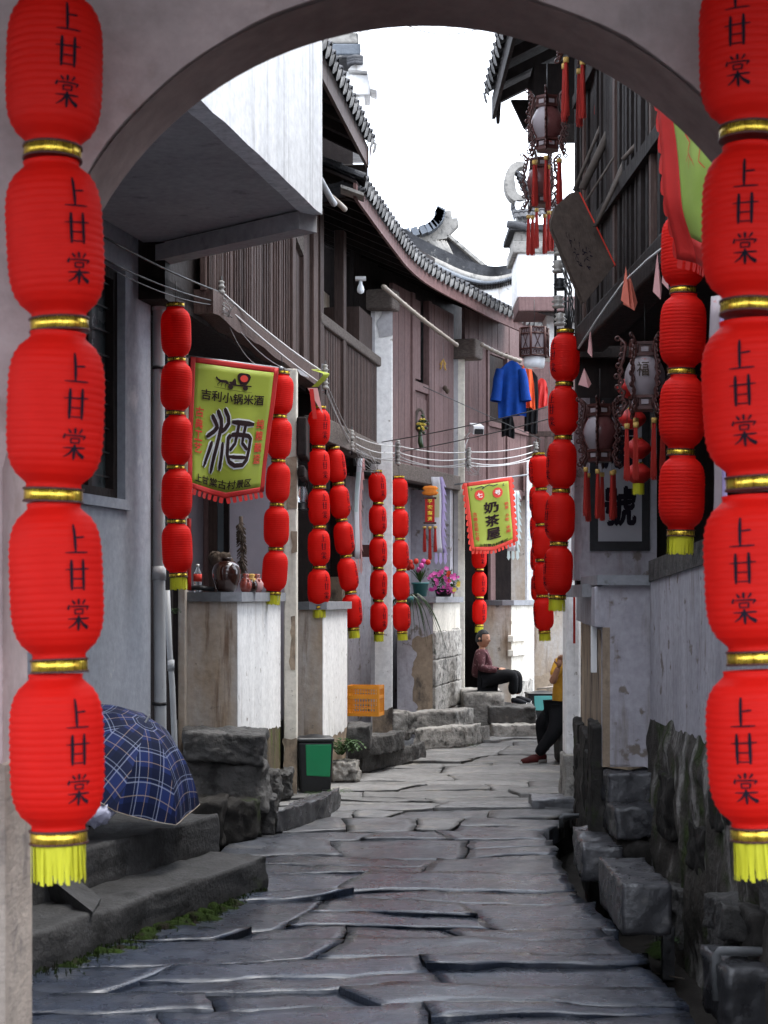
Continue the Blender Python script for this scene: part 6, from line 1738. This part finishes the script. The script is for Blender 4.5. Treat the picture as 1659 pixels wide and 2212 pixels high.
for dx, l in ((-.07, 1.0), (0, 1.3), (.07, 1.0)):
    t = link('tassel', PM_['tassel'], ro, V(cx + dx, Yo, a.z - .04) - ro.location, None, (1.2, 1.2, l)); link('tassel_cap', PM_['bead'], t, None, None, (1.2, 1.2, 1))
# hurricane lamp
hl = thing('hurricane_lamp', 'black iron hurricane lamp hanging beside the peeling pillar', 'lamp', P(652, 1100, 16))
b0 = P(652, 1103, 16.0)
MB().lathe([(.085, 0), (.085, .015), (.06, .03), (.055, .07), (.03, .08)], 18, b0).obj('base', M['iron'], hl)
MB().lathe([(.035, .08), (.055, .13), (.05, .19), (.035, .23)], 16, b0, cap=False).obj('glass', M['water'], hl)
MB().lathe([(.04, .23), (.05, .25), (.035, .29), (.055, .30), (.02, .33)], 16, b0).obj('chimney', M['iron'], hl)
for s_ in (-1, 1): MB().tube([b0 + V(s_ * .07, 0, .03), b0 + V(s_ * .08, 0, .18), b0 + V(s_ * .045, 0, .29)], .007, 5).obj('side_tube', M['iron'], hl)
MB().tube([b0 + V(-.05, 0, .29), b0 + V(-.03, 0, .38), b0 + V(0, 0, .41), b0 + V(.03, 0, .38), b0 + V(.05, 0, .29)], .004, 5).obj('bail', M['iron'], hl)
MB().tube([P(635, 1018, 16.0), P(668, 1016, 16.0)], .005, 5).obj('hook', M['iron'], hl)
# ---- counter goods
Yc = 13.42
def on_counter(px, Y): return V((px - CX) / F * Y, Y, 1.842)
jr = thing('wine_jar', 'dark brown glazed wine jar on the shop counter', 'jar', on_counter(489, Yc))
c = on_counter(489, Yc)
MB().lathe([(.062, 0), (.085, .03), (.112, .12), (.115, .17), (.10, .215), (.06, .245), (.042, .252)], 28, c).obj('body', M['glaze'], jr)
MB().lathe([(.036, .25), (.036, .262), (.046, .266), (.046, .275), (.03, .276)], 24, c).obj('mouth', M['glaze'], jr)
bt = thing('water_bottle', 'clear plastic water bottle with red label on the counter', 'bottle', on_counter(427, 13.5))
c = on_counter(427, 13.5)
MB().lathe([(.03, 0), (.034, .01), (.031, .05), (.034, .07), (.034, .15), (.012, .195), (.012, .21)], 18, c).obj('body', M['water'], bt)
MB().lathe([(.0345, .085), (.0348, .085), (.0348, .145), (.0345, .145)], 18, c, cap=False).obj('label', M['print_red'], bt)
MB().lathe([(.014, .205), (.014, .225), (.005, .226)], 12, c).obj('cap', M['print_white'], bt)
for k, (x, mt, lab) in enumerate(((531, 'glaze_red', 'small reddish jar right of the dark wine jar'), (543, 'glaze', 'small dark jar between two reddish jars on the counter'), (555, 'cloth_pink', 'pink wrapped jar at the right of the counter'))):
    j = thing('small_jar', lab, 'jar', on_counter(x, 13.6), 'little cloth-topped jars')
    c = on_counter(x, 13.6 + .05 * k)
    MB().lathe([(.035, 0), (.05, .03), (.054, .07), (.03, .11)], 18, c).obj('body', M[mt], j)
    MB().lathe([(.045, .085), (.035, .11), (.02, .12), (.032, .14), (.02, .15)], 12, c, fr=lambda a, i: 1 + .15 * math.sin(a * 5)).obj('cloth_top', M['glaze_red'] if k != 1 else M['straw'], j)
gd = tag(rock('dried_gourd', [P(462, 1245, 13.95), P(505, 1245, 13.95), P(505, 1245, 14.15), P(462, 1245, 14.15), P(455, 1200, 13.95), P(500, 1195, 13.95), P(500, 1195, 14.15), P(455, 1200, 14.15)], M['twig'], None, amp=.03, fr=9, n=6, rnd=.6), 'lumpy brown dried root behind the wine jar', 'root')
MB().tube([on_counter(405, 13.5) + V(0, 0, .03), on_counter(430, 13.35) + V(0, 0, .035), on_counter(462, 13.4) + V(0, 0, .02)], .02, 8).obj('dark_tool', M['iron'])
tag(bpy.data.objects['dark_tool'], 'dark handled tool lying on the counter before the bottle', 'tool')
db = thing('dried_bundle', 'shaggy dried bundle hanging in the shop behind the counter', 'bundle', P(522, 1130, 14.8))
m = MB()
for k in range(200):
    z_ = rng.random(); a = rng.uniform(0, 6.28)
    p = P(520 + 5 * z_, 1125 + 115 * z_, 14.8)
    m.tube([p, p + V(math.cos(a) * .045, math.sin(a) * .045, -.03 - .03 * rng.random())], .005, 3, cap=False)
m.obj('bristles', M['twig'], db)
MB().tube([P(520, 1115, 14.8), P(526, 1245, 14.8)], .018, 6).obj('stem', M['twig'], db)
rp = thing('red_door_cloth', 'red cloth strip behind the left lantern string', 'cloth', P(405, 1250, 13.0))
MB().grid(lambda u, v: P(404 + 9 * u, 1120 + 155 * v, 13.0), 2, 6, True, lambda u, v: V(0, .004, 0)).obj('strip', M['red_dark'], rp)
ps = thing('wall_notice', 'small dark notice board with pale writing behind the left column strings', 'sign', P(780, 1190, 20.0))
MB().box(P(778, 1190, 20.3), (.22, .02, .15)).obj('board', M['lwood'], ps)
pp_ = P(769, 1194, 20.28)
me = text_mesh('家', M['print_white'], .02, lambda x, y_: pp_ + V(.055 * x, 0, .06 * y_)); o = link('lettering', me, ps); o.matrix_parent_inverse = parent_inv(ps)
# ---- flowers on the third counter
def pot(label, px, Y, r_, h_, mat, z_=1.81):
    root = thing('flower_pot', label, 'flower pot', V((px - CX) / F * Y, Y, z_), 'flower pots on the counter')
    c = V((px - CX) / F * Y, Y, z_)
    MB().lathe([(r_ * .72, 0), (r_ * .95, h_ * .88), (r_ * 1.06, h_ * .88), (r_ * 1.06, h_), (r_ * .95, h_), (r_ * .9, h_ * .9)], 22, c).obj('pot', mat, root)
    return root, c + V(0, 0, h_)
def leaf(m, p, d, l, w_):
    d = d.normalized(); s_ = d.cross(V(0, 0, 1)); s_ = s_.normalized() * w_ if s_.length > 1e-3 else V(w_, 0, 0)
    m.add([p, p + d * l * .45 + s_, p + d * l + V(0, 0, -l * .15), p + d * l * .45 - s_], [(0, 1, 2, 3)])
f1, c = pot('teal pot of red tulips on the white counter', 908, 21.5, .11, .18, M['pot_teal'])
m = MB()
for k in range(9):
    a = rng.uniform(0, 6.28); t = c + V(math.cos(a) * .13 - .03, math.sin(a) * .06, rng.uniform(.14, .27))
    m.tube([c, c.lerp(t, .6) + V(0, 0, .02), t], .004, 4)
    leaf(m, c, t - c + V(.05, 0, 0), .22, .02)
    MB().lathe([(.006, -.02), (.03, -.005), (.034, .02), (.022, .05), (.008, .055)], 8, t).obj('tulip', M['petal_red'] if k % 3 else M['petal_pink'], f1)
m.obj('stems', M['leaf'], f1)
f2, c = pot('dark pot of magenta petunias with red and yellow blooms', 958, 21.9, .13, .10, M['bin_black'])
m = MB()
for k in range(520):
    d = V(rng.gauss(0, 1), rng.gauss(0, 1), rng.gauss(.2, .8)).normalized()
    p = c + V(d.x * .20, d.y * .15, .14 + d.z * .17) * rng.uniform(.6, 1)
    p.z = c.z - .06 + (p.z - c.z) * .9 + .05
    leaf(m, p, V(rng.uniform(-1, 1), rng.uniform(-1, 1), rng.uniform(-.2, 1)), .045, .014)
m.obj('foliage', M['leaf'], f2)
def blossom(par, p, r_, mat):
    m = MB(); n = 10
    ax = V(rng.uniform(-.5, .5), -1, rng.uniform(.0, .6)).normalized()
    s_ = ax.cross(V(0, 0, 1)).normalized(); t = s_.cross(ax)
    vs = [p - ax * r_ * .4] + [p + (s_ * math.cos(6.283 * k / n) + t * math.sin(6.283 * k / n)) * r_ * (1 + .16 * math.cos(6.283 * k / n * 5)) for k in range(n)]
    m.add(vs, [(0, k + 1, (k + 1) % n + 1) for k in range(n)], True)
    return m.obj('blossom', mat, par)
for k in range(46):
    a = rng.uniform(0, 6.28); rr = math.sqrt(rng.random())
    x, z_ = math.cos(a) * rr * .21, .10 + math.sin(a) * rr * .19
    mt = M['petal_red'] if x > .05 and z_ > .1 else (M['petal_yellow'] if x > .12 else M['petal_pink'])
    if rng.random() < .2: mt = M['petal_pink']
    blossom(f2, c + V(x, -.15 * math.sqrt(max(.1, 1 - rr * rr)), z_), rng.uniform(.022, .034), mt)
sp_ = thing('spider_plant', 'trailing spider plant hanging beside the right column lantern string', 'plant', P(880, 1290, 20.95))
m = MB(); c = P(884, 1288, 20.95)
for k in range(34):
    a = rng.uniform(-1.2, 1.3); l = rng.uniform(.25, .62)
    d = V(math.sin(a), rng.uniform(-.3, .1), 0)
    pts = [c + d * l * f + V(0, 0, .22 * f * 1.2 - l * 1.6 * f * f) for f in (0, .2, .4, .6, .8, 1)]
    s_ = V(.010, .004, 0)
    m.add([q for f, p in enumerate(pts) for q in (p - s_ * (1 - f * .17), p + s_ * (1 - f * .17))], [(2 * i, 2 * i + 1, 2 * i + 3, 2 * i + 2) for i in range(5)])
m.obj('leaves', M['leaf_dark'], sp_)
MB().lathe([(.05, -.08), (.07, .0), (.06, .0)], 14, c).obj('pot', M['pot_teal'], sp_)

# ---------------------------------------------------------------- bins, crate, umbrella, bag
def bin_(label, c, w_, d_, h_, panel, rz, lid=True):
    root = thing('pedal_bin', label, 'bin', c, 'plastic waste bins', rz)
    def ring(f, z, e=0): return [V(sx * (w_ * f / 2 + e), sy * (d_ * f / 2 + e), z) for sx, sy in ((-1, -1), (1, -1), (1, 1), (-1, 1))]
    m = MB(); m.hexa(ring(.84, 0) + ring(1, h_ * .9)); bevel(link('body', m.mesh('body', M['bin_black']), root), .02, 3)
    a, b = h_ * .3, h_ * .86
    fy = lambda z: -(d_ * (.84 + .16 * z / (h_ * .9)) / 2) - .004
    m = MB(); m.hexa([V(-w_ * .27, fy(a), a), V(w_ * .40, fy(a), a * .9), V(w_ * .40, fy(a) + .02, a * .9), V(-w_ * .27, fy(a) + .02, a), V(-w_ * .30, fy(b), b), V(w_ * .44, fy(b), b), V(w_ * .44, fy(b) + .02, b), V(-w_ * .30, fy(b) + .02, b)])
    bevel(link('front_panel', m.mesh('front_panel', panel), root), .012, 3)
    m = MB(); m.hexa(ring(1.06, h_ * .9) + ring(1.02, h_ * .97)); bevel(link('lid', m.mesh('lid', M['bin_black']), root), .015, 3)
    m = MB(); m.grid(lambda u, v: V((u - .5) * w_ * .8, (v - .5) * d_ * .8, h_ * .97 + .03 * math.sin(math.pi * u) * math.sin(math.pi * v) - .003), 8, 8); link('lid_dome', m.mesh('lid_dome', M['bin_black']), root)
    m = MB(); m.box((w_ * .3, -d_ * .45, .02), (.08, .06, .02)); link('pedal', m.mesh('pedal', M['bin_black']), root)
    return root
bin_('black pedal bin with bright green front beside the rock pile', G(678, 1712) + V(0, .12, 0), .33, .30, .52, M['bin_green'], R(8))
bin_('dark bin with teal front beside the seated woman', P(1168, 1550, 22.95), .40, .32, .36, M['bin_teal'], R(4))
cr = thing('plastic_crate', 'orange plastic crate on the stone doorstep', 'crate', P(788, 1545, 17.75), None, R(-12))
m = MB()
w_, d_, h_ = .34, .26, .32
for sx in (-1, 1):
    for sy in (-1, 1): m.box((sx * w_ / 2, sy * d_ / 2, h_ / 2), (.025, .025, h_))
for z_ in (.015, h_ - .02, h_ * .62):
    for sy in (-1, 1): m.box((0, sy * d_ / 2, z_), (w_, .018, .035))
    for sx in (-1, 1): m.box((sx * w_ / 2, 0, z_), (.018, d_, .035))
link('frame', m.mesh('frame', M['crate']), cr)
for sy in (-1, 1):
    for k in range(11):
        m = MB(); m.box(((k - 5) * .029, sy * d_ / 2, h_ / 2), (.011, .010, h_)); link('slat', m.mesh('slat', M['crate']), cr)
for sx in (-1, 1):
    for k in range(8):
        m = MB(); m.box((sx * w_ / 2, (k - 3.5) * .03, h_ / 2), (.010, .011, h_)); link('slat', m.mesh('slat', M['crate']), cr)
for z_ in (.08, .13, .25):
    for sy in (-1, 1):
        m = MB(); m.box((0, sy * d_ / 2, z_), (w_, .008, .010)); link('cross_slat', m.mesh('cross_slat', M['crate']), cr)
m = MB(); m.box((0, 0, .006), (w_, d_, .012)); link('floor', m.mesh('floor', M['crate']), cr)
# umbrella
um = thing('umbrella', 'open navy plaid umbrella lying on the concrete steps', 'umbrella', P(300, 1660, 9.9))
UR, UH = .54, .33
ax = V(.50, -.26, .80).normalized()
apex = P(314, 1560, 9.75)
mt = V(0, 0, 1).rotation_difference(ax).to_matrix().to_4x4() @ Matrix.Rotation(R(12), 4, 'Z')
mt.translation = apex - ax * UH
for k in range(8):
    a0, a1 = k * math.pi / 4, (k + 1) * math.pi / 4
    nu, nv = 8, 12
    vs, uvs = [], []
    for j in range(nv + 1):
        for i in range(nu + 1):
            t = j / nv; f = i / nu
            a = a0 + (a1 - a0) * f
            bow = 1 - .085 * math.sin(math.pi * f) * t      # chord-like edge between ribs
            r_ = UR * t * bow
            z_ = UH * (1 - t ** 2.1) + .012 * math.sin(math.pi * f) * -t
            vs.append(mt @ V(r_ * math.cos(a), r_ * math.sin(a), z_))
            am = a - (a0 + a1) / 2
            uvs.append((UR * t * math.sin(am) * 1.0 + .5, UR * t * math.cos(am) * 1.05))
    fs = [(j * (nu + 1) + i, j * (nu + 1) + i + 1, (j + 1) * (nu + 1) + i + 1, (j + 1) * (nu + 1) + i) for j in range(nv) for i in range(nu)]
    o = MB().add(vs, fs, True).obj('canopy_panel', M['plaid'], um)
    uvl = o.data.uv_layers.new(name='UVMap')
    for lp in o.data.loops: uvl.data[lp.index].uv = uvs[lp.vertex_index]
    MB().tube([mt @ V(UR * t * math.cos(a0), UR * t * math.sin(a0), UH * (1 - t ** 2.1) - .006) for t in (0, .25, .5, .75, 1)], .004, 4).obj('rib', M['steel'], um)
    e_ = [mt @ V(UR * (1 - .085 * math.sin(math.pi * f)) * math.cos(a0 + (a1 - a0) * f), UR * (1 - .085 * math.sin(math.pi * f)) * math.sin(a0 + (a1 - a0) * f), -.012 * math.sin(math.pi * f)) for f in (0, .2, .4, .6, .8, 1)]
    MB().tube(e_, .0035, 4).obj('hem', M['brown_plaster'], um)
MB().tube([mt @ V(0, 0, UH + .05), mt @ V(0, 0, -.32)], .006, 6).obj('shaft', M['steel'], um)
MB().tube([mt @ V(0, 0, -.32), mt @ V(0, 0, -.40), mt @ V(.03, 0, -.43), mt @ V(.06, 0, -.40)], .012, 8).obj('handle', M['bin_black'], um)
# plastic bag
bgm = MB()
cb = P(205, 1755, 9.4)
bgm.grid(lambda u, v: cb + V(.10 * math.sin(math.pi * v) * math.cos(6.283 * u) * (1 + .4 * nz((math.cos(6.283 * u), math.sin(6.283 * u), v * 2), 2.2)) + .04 * v, .09 * math.sin(math.pi * v) * math.sin(6.283 * u), .17 * (v - .5) + .03 * nz((math.cos(6.283 * u) * 2, v * 3, math.sin(6.283 * u)), 2.5)), 36, 18)
tag(bgm.obj('plastic_bag', M['bag']), 'crumpled pale plastic bag behind the nearest left lantern', 'bag')

# ---------------------------------------------------------------- small plants
def fern(label, c, n, l, spread, seed, mat='leaf'):
    root = thing('fern', label, 'fern', c, 'ferns and weeds at the wall foot')
    m = MB(); r2 = random.Random(seed)
    for k in range(n):
        a = r2.uniform(0, 6.28); ll = l * r2.uniform(.6, 1.1)
        d = V(math.cos(a) * spread, math.sin(a) * spread * .6, 0)
        prev = None
        for i in range(9):
            f = i / 8
            p = c + d * ll * f + V(0, 0, ll * (1.3 * f - 1.0 * f * f))
            if prev is not None:
                t = (p - prev).normalized(); s_ = t.cross(V(0, 0, 1)).normalized()
                for sg_ in (-1, 1): leaf(m, p, s_ * sg_ + t * .6, ll * .22 * (1 - .75 * abs(f - .35)), ll * .03)
            prev = p
    m.obj('fronds', M[mat], root)
    return root
fern('tall fern right of the green bin', P(735, 1640, 16.35), 30, .42, .55, 1)
fern('low fern at the foot of the rounded stone by the bin', G(728, 1720), 10, .16, .8, 2)
fern('small weed at the base of the green bin', G(676, 1722), 9, .12, .9, 3)
fern('weed on the rock pile beside the step slab', G(700, 1745), 8, .10, .9, 4)
fern('bright weed growing in the right gutter', G(1447, 2075, -.28) + V(0, 0, .08), 9, .14, .9, 5)
fern('dim weed in the gutter behind the stone bench', G(1480, 1985, -.28), 8, .12, .9, 6, 'leaf_dark')
fern('weeds at the foot of the pale front step', G(1025, 1615), 8, .10, .8, 7)
fern('vine clump on the post behind the thin waste pipe', P(378, 1330, 12.5), 10, .12, .5, 8, 'leaf_dark')
tag(MB().tube([G(1412, 2110, -.31) + V(0, 0, .02), G(1478, 2122, -.31) + V(0, 0, .02)], .004, 5).obj('stick', M['bamboo']), 'thin pale stick lying in the right gutter', 'stick')
fb = tag(MB().tube([P(1160, 1488, 23.4), P(1205, 1482, 23.5)], .015, 5).obj('firewood', M['bamboo']), 'thin split sticks on the ledge behind the teal bin', 'stick')

# ---------------------------------------------------------------- people
def skin_geo(J, E, root):
    """J: name -> (point, radius); E: edges. returns verts, faces of a skinned, subdivided body"""
    names = list(J)
    me = bpy.data.meshes.new('skel')
    me.from_pydata([tuple(J[n][0]) for n in names], [(names.index(a), names.index(b)) for a, b in E], [])
    o = bpy.data.objects.new('skel', me); C.objects.link(o)
    md = o.modifiers.new('skin', 'SKIN')
    if not me.skin_vertices: return [], []
    for i, n in enumerate(names):
        r_ = J[n][1]
        me.skin_vertices[0].data[i].radius = r_ if isinstance(r_, tuple) else (r_, r_)
        me.skin_vertices[0].data[i].use_root = (n == root)
    md.use_smooth_shade = True
    o.modifiers.new('sub', 'SUBSURF').levels = 2
    bpy.context.view_layer.update()
    em = bpy.data.meshes.new_from_object(o.evaluated_get(bpy.context.evaluated_depsgraph_get()))
    vs = [v.co.copy() for v in em.vertices]; fs = [tuple(p.vertices) for p in em.polygons]
    bpy.data.objects.remove(o); bpy.data.meshes.remove(em)
    return vs, fs
def head_geo(m, c, fwd, s_=1.0):
    f = fwd.normalized(); up = V(0, 0, 1); up = (up - f * up.dot(f)).normalized(); r_ = f.cross(up)
    def g(d, cx, cy, cz, w2): return math.exp(-((d[0] - cx) ** 2 + (d[1] - cy) ** 2 + (d[2] - cz) ** 2) / w2)
    def fn(u, v):
        th, ph = 2 * math.pi * u, math.pi * (v - .5)
        d = (math.cos(ph) * math.sin(th), math.cos(ph) * math.cos(th), math.sin(ph))    # right, forward, up
        k = 1.0
        x, y_, z_ = d[0] * .073, d[1] * .092, d[2] * .112
        y_ += .030 * g(d, 0, .97, -.16, .018) - .010 * (g(d, .36, .9, .12, .02) + g(d, -.36, .9, .12, .02)) + .008 * g(d, 0, .85, -.52, .03) + .010 * g(d, 0, .6, -.8, .05)
        x *= 1 - .18 * max(0, -d[2])
        x += .016 * (g(d, 1, -.05, .0, .03) - g(d, -1, -.05, .0, .03))
        y_ -= .01 * max(0, -d[2]) * (d[1] < 0)
        return c + (r_ * x + f * y_ + up * z_) * s_
    m.grid(fn, 40, 26)
    return f, up, r_
def hand_geo(m, wrist, d, up, s_=1.0, side=1):
    d = d.normalized(); sd = d.cross(up).normalized(); n = sd.cross(d)
    m.tube([wrist, wrist + d * .03 * s_, wrist + d * .075 * s_], [.022 * s_, .03 * s_, .028 * s_], 8)
    for k, l in enumerate((.055, .065, .06, .048)):
        b = wrist + d * .07 * s_ + sd * (k - 1.5) * .016 * s_
        m.tube([b, b + d * l * .5 * s_ - n * .008, b + d * l * s_ - n * .026], [.009 * s_, .0085 * s_, .006 * s_], 6)
    b = wrist + d * .025 * s_ + sd * side * .026 * s_
    m.tube([b, b + (d * .5 + sd * side * .6) * .04 * s_, b + (d * .9 + sd * side * .5) * .06 * s_], [.011 * s_, .010 * s_, .007 * s_], 6)
def shoe_geo(m, heel, toe, h_=.06, w_=.042):
    d = toe - heel
    pts = [heel + V(0, 0, h_ * .55), heel.lerp(toe, .3) + V(0, 0, h_ * .6), heel.lerp(toe, .65) + V(0, 0, h_ * .45), toe + V(0, 0, h_ * .3)]
    m.tube([heel - d * .06 + V(0, 0, h_ * .5)] + pts + [toe + d * .05 + V(0, 0, h_ * .25)], [.02, w_, w_ * 1.05, w_, w_ * .75, .012], 10)
# --- seated woman
Yw = 22.55
W = lambda x, y_, dy=0.0: P(x, y_, Yw + dy)
ln, rn = -.10, .10      # near (towards camera) and far side offsets
J = {'pelvis': (W(1043, 1465), .14), 'belly': (W(1043, 1446), .145), 'chest': (W(1040, 1423), .14), 'neck0': (W(1041, 1404), .06), 'neck': (W(1042, 1396), .05),
     'shn': (W(1038, 1411, -.15), .065), 'eln': (W(1038, 1444, -.22), .058), 'wrn': (W(1074, 1447, -.12), .04),
     'shf': (W(1042, 1411, .15), .065), 'elf': (W(1046, 1446, .20), .055), 'wrf': (W(1079, 1446, .05), .032),
     'hin': (W(1050, 1467, -.09), .10), 'knn': (W(1111, 1455, -.10), .085), 'ann': (W(1107, 1502, -.08), .058),
     'hif': (W(1052, 1467, .09), .10), 'knf': (W(1120, 1457, .09), .085), 'anf': (W(1117, 1501, .10), .058)}
E_ = [('pelvis', 'belly'), ('belly', 'chest'), ('chest', 'neck0'), ('neck0', 'neck'), ('chest', 'shn'), ('shn', 'eln'), ('eln', 'wrn'), ('chest', 'shf'), ('shf', 'elf'), ('elf', 'wrf'),
      ('pelvis', 'hin'), ('hin', 'knn'), ('knn', 'ann'), ('pelvis', 'hif'), ('hif', 'knf'), ('knf', 'anf')]
shrink = {k: (p, r_ * .86) for k, (p, r_) in J.items()}
vs, fs = skin_geo(shrink, E_, 'pelvis')
m = MB(); m.add(vs, fs, True)
hc = W(1044, 1380)
fw_, up_, rt_ = head_geo(m, hc, V(.80, -.62, -.05), 1.06)
hand_geo(m, W(1076, 1447, -.08), V(.9, .35, -.1), V(0, 0, 1)); hand_geo(m, W(1079, 1446, .05), V(.8, -.4, -.1), V(0, 0, 1), 1, -1)
wo = tag(m.obj('person', M['skin']), 'elderly person in maroon patterned shirt and black trousers seated on stone ledge', 'person')
def part(names, edges, infl, mat, nm, par, root, ends=None):
    Jp = {k: (J[k][0], J[k][1] * infl) for k in names}
    if ends: Jp.update(ends)
    vs, fs = skin_geo(Jp, edges, root)
    vs = [v + .008 * V(nz(v, 14, 1), nz(v, 14, 2), nz(v, 22, 3)) for v in vs]
    return MB().add(vs, fs, True).obj(nm, mat, par)
part(['pelvis', 'belly', 'chest', 'neck0', 'shn', 'eln', 'wrn', 'shf', 'elf', 'wrf'], [e for e in E_ if not {e[0], e[1]} & {'neck', 'hin', 'knn', 'ann', 'hif', 'knf', 'anf'}], 1.14, M['maroon'], 'shirt', wo, 'pelvis', {'pelvis': (J['pelvis'][0] + V(-.01, 0, -.02), .172)})
part(['pelvis', 'hin', 'knn', 'ann', 'hif', 'knf', 'anf'], [e for e in E_ if e[0] in ('pelvis', 'hin', 'knn', 'hif', 'knf') and e[1] != 'belly'], 1.12, M['cloth_black'], 'trousers', wo, 'pelvis')
for hx_, tx, dy in (((1106, 1519), (1136, 1523), -.08), ((1116, 1515), (1146, 1519), .10)):
    m = MB(); shoe_geo(m, W(*hx_, dy), W(*tx, dy - .03)); s_ = m.obj('shoe', M['shoe'], wo)
    m = MB(); a, b = W(*hx_, dy), W(*tx, dy - .03)
    m.tube([a + V(-.01, 0, .0), a.lerp(b, .5) + V(0, 0, -.002), b + V(.012, 0, .004)], [.034, .036, .03], 8); m.obj('sole', M['sole'], s_)
m = MB()
def hairfn(u, v):
    th, ph = 2 * math.pi * u, math.pi * (.5 - .62 * v)
    d = (math.cos(ph) * math.sin(th), math.cos(ph) * math.cos(th), math.sin(ph))
    front = max(0, d[1])
    k = 1.15 + .03 * nz(d, 6)
    if d[1] > .38 and d[2] < .50: k = .88
    if d[2] < -.3 and d[1] > -.25: k = .88
    return hc + rt_ * d[0] * .073 * k + fw_ * (d[1] * .092 * k - .006) + up_ * d[2] * .112 * k
m.grid(hairfn, 40, 18); m.obj('hair', M['hair'], wo)
for s_ in (-1, 1):
    e_ = hc + rt_ * .030 * s_ + fw_ * .086 + up_ * .014
    MB().tube([e_ - rt_ * .013, e_ + fw_ * .003, e_ + rt_ * .013], [.002, .005, .002], 5).obj('eye', M['ink'], wo)
    MB().tube([e_ - rt_ * .015 + up_ * .020, e_ + rt_ * .015 + up_ * .019], .003, 4).obj('eyebrow', M['hair'], wo)
    MB().lathe([(.004, -.02), (.016, -.008), (.018, .01), (.006, .02)], 8, hc + rt_ * .080 * s_ - fw_ * .004).obj('ear', M['skin'], wo)
for k in range(4):
    MB().lathe([(.001, -.006), (.007, 0), (.001, .006)], 8, W(1049 + k * 5, 1408 + k * 10, -.13 + .015 * k)).obj('button', M['print_white'], wo)
MB().tube([hc + rt_ * -.02 + fw_ * .086 - up_ * .052, hc + fw_ * .092 - up_ * .052, hc + rt_ * .02 + fw_ * .086 - up_ * .052], .004, 5).obj('mouth', M['glaze_red'], wo)
# --- man leaning at the right door, half hidden
B0 = V(2.05, 18.05, 0)
seat = rock('seat_block', hex8(1.88, 2.5, 17.9, 18.5, 0, .44), M['rock'], None, amp=.015, n=4, seed=50)
tag(seat, 'dark stone seat under the person in mustard shirt', 'stone')
J = {'pelvis': (V(2.08, 18.1, .56), .13), 'belly': (V(2.09, 18.1, .74), .12), 'chest': (V(2.07, 18.08, .98), .13), 'neck0': (V(2.17, 18.06, 1.19), .06), 'neck': (V(2.23, 18.05, 1.26), .05),
     'shn': (V(2.02, 17.92, 1.10), .065), 'eln': (V(1.93, 17.84, .88), .048), 'wrn': (V(1.99, 17.74, 1.06), .034),
     'shf': (V(2.1, 18.24, 1.10), .065), 'elf': (V(2.14, 18.36, .88), .048), 'wrf': (V(2.12, 18.2, .70), .034),
     'hin': (V(2.02, 18.0, .54), .105), 'knn': (V(1.86, 17.88, .40), .078), 'ann': (V(1.64, 17.86, .10), .05),
     'hif': (V(2.02, 18.2, .54), .105), 'knf': (V(1.84, 18.2, .46), .078), 'anf': (V(1.76, 18.2, .10), .05)}
J = {k: (p + (V(0, 0, 0) if k in ('ann', 'anf', 'knn') else V(-.13, 0, 0)), r_) for k, (p, r_) in J.items()}
shrink = {k: (p, r_ * .86) for k, (p, r_) in J.items()}
vs, fs = skin_geo(shrink, E_, 'pelvis')
m = MB(); m.add(vs, fs, True)
hc = V(2.12, 18.05, 1.38)
fw_, up_, rt_ = head_geo(m, hc, V(-.9, -.35, -.1), 1.0)
hand_geo(m, J['wrn'][0], V(.2, -.1, 1), V(0, 1, 0)); hand_geo(m, J['wrf'][0], V(-1, -.3, -.2), V(0, 0, 1))
mn = tag(m.obj('person', M['skin']), 'person in mustard shirt and dark trousers half hidden by right door pier', 'person')
part(['pelvis', 'belly', 'chest', 'neck0', 'shn', 'eln', 'shf', 'elf'], [e for e in E_ if {e[0], e[1]} <= {'pelvis', 'belly', 'chest', 'neck0', 'shn', 'eln', 'shf', 'elf'}], 1.16, M['yellow_shirt'], 'shirt', mn, 'pelvis',
     {'eln': (J['shn'][0].lerp(J['eln'][0], .75), .062), 'elf': (J['shf'][0].lerp(J['elf'][0], .75), .062)})
part(['pelvis', 'hin', 'knn', 'ann', 'hif', 'knf', 'anf'], [e for e in E_ if e[0] in ('pelvis', 'hin', 'knn', 'hif', 'knf') and e[1] != 'belly'], 1.16, M['cloth_black'], 'trousers', mn, 'pelvis')
for h_, t_ in ((V(1.64, 17.86, .02), V(1.47, 17.80, .02)), (V(1.76, 18.2, .02), V(1.58, 18.14, .02))):
    m = MB(); shoe_geo(m, h_, t_); s_ = m.obj('shoe', M['shoe_red'], mn)
    m = MB(); m.tube([h_ + V(.01, 0, .005), h_.lerp(t_, .5) + V(0, 0, .002), t_ + V(-.012, 0, .006)], [.034, .036, .03], 8); m.obj('sole', M['sole'], s_)
m = MB(); m.grid(hairfn, 40, 18); m.obj('hair', M['hair'], mn)
for s_ in (-1, 1): MB().lathe([(.001, -.006), (.009, 0), (.001, .006)], 8, hc + rt_ * .027 * s_ + fw_ * .083 + up_ * .012).obj('eye', M['ink'], mn)
MB().tube([hc + rt_ * -.02 + fw_ * .086 - up_ * .052, hc + fw_ * .092 - up_ * .052, hc + rt_ * .02 + fw_ * .086 - up_ * .052], .004, 5).obj('mouth', M['glaze_red'], mn)
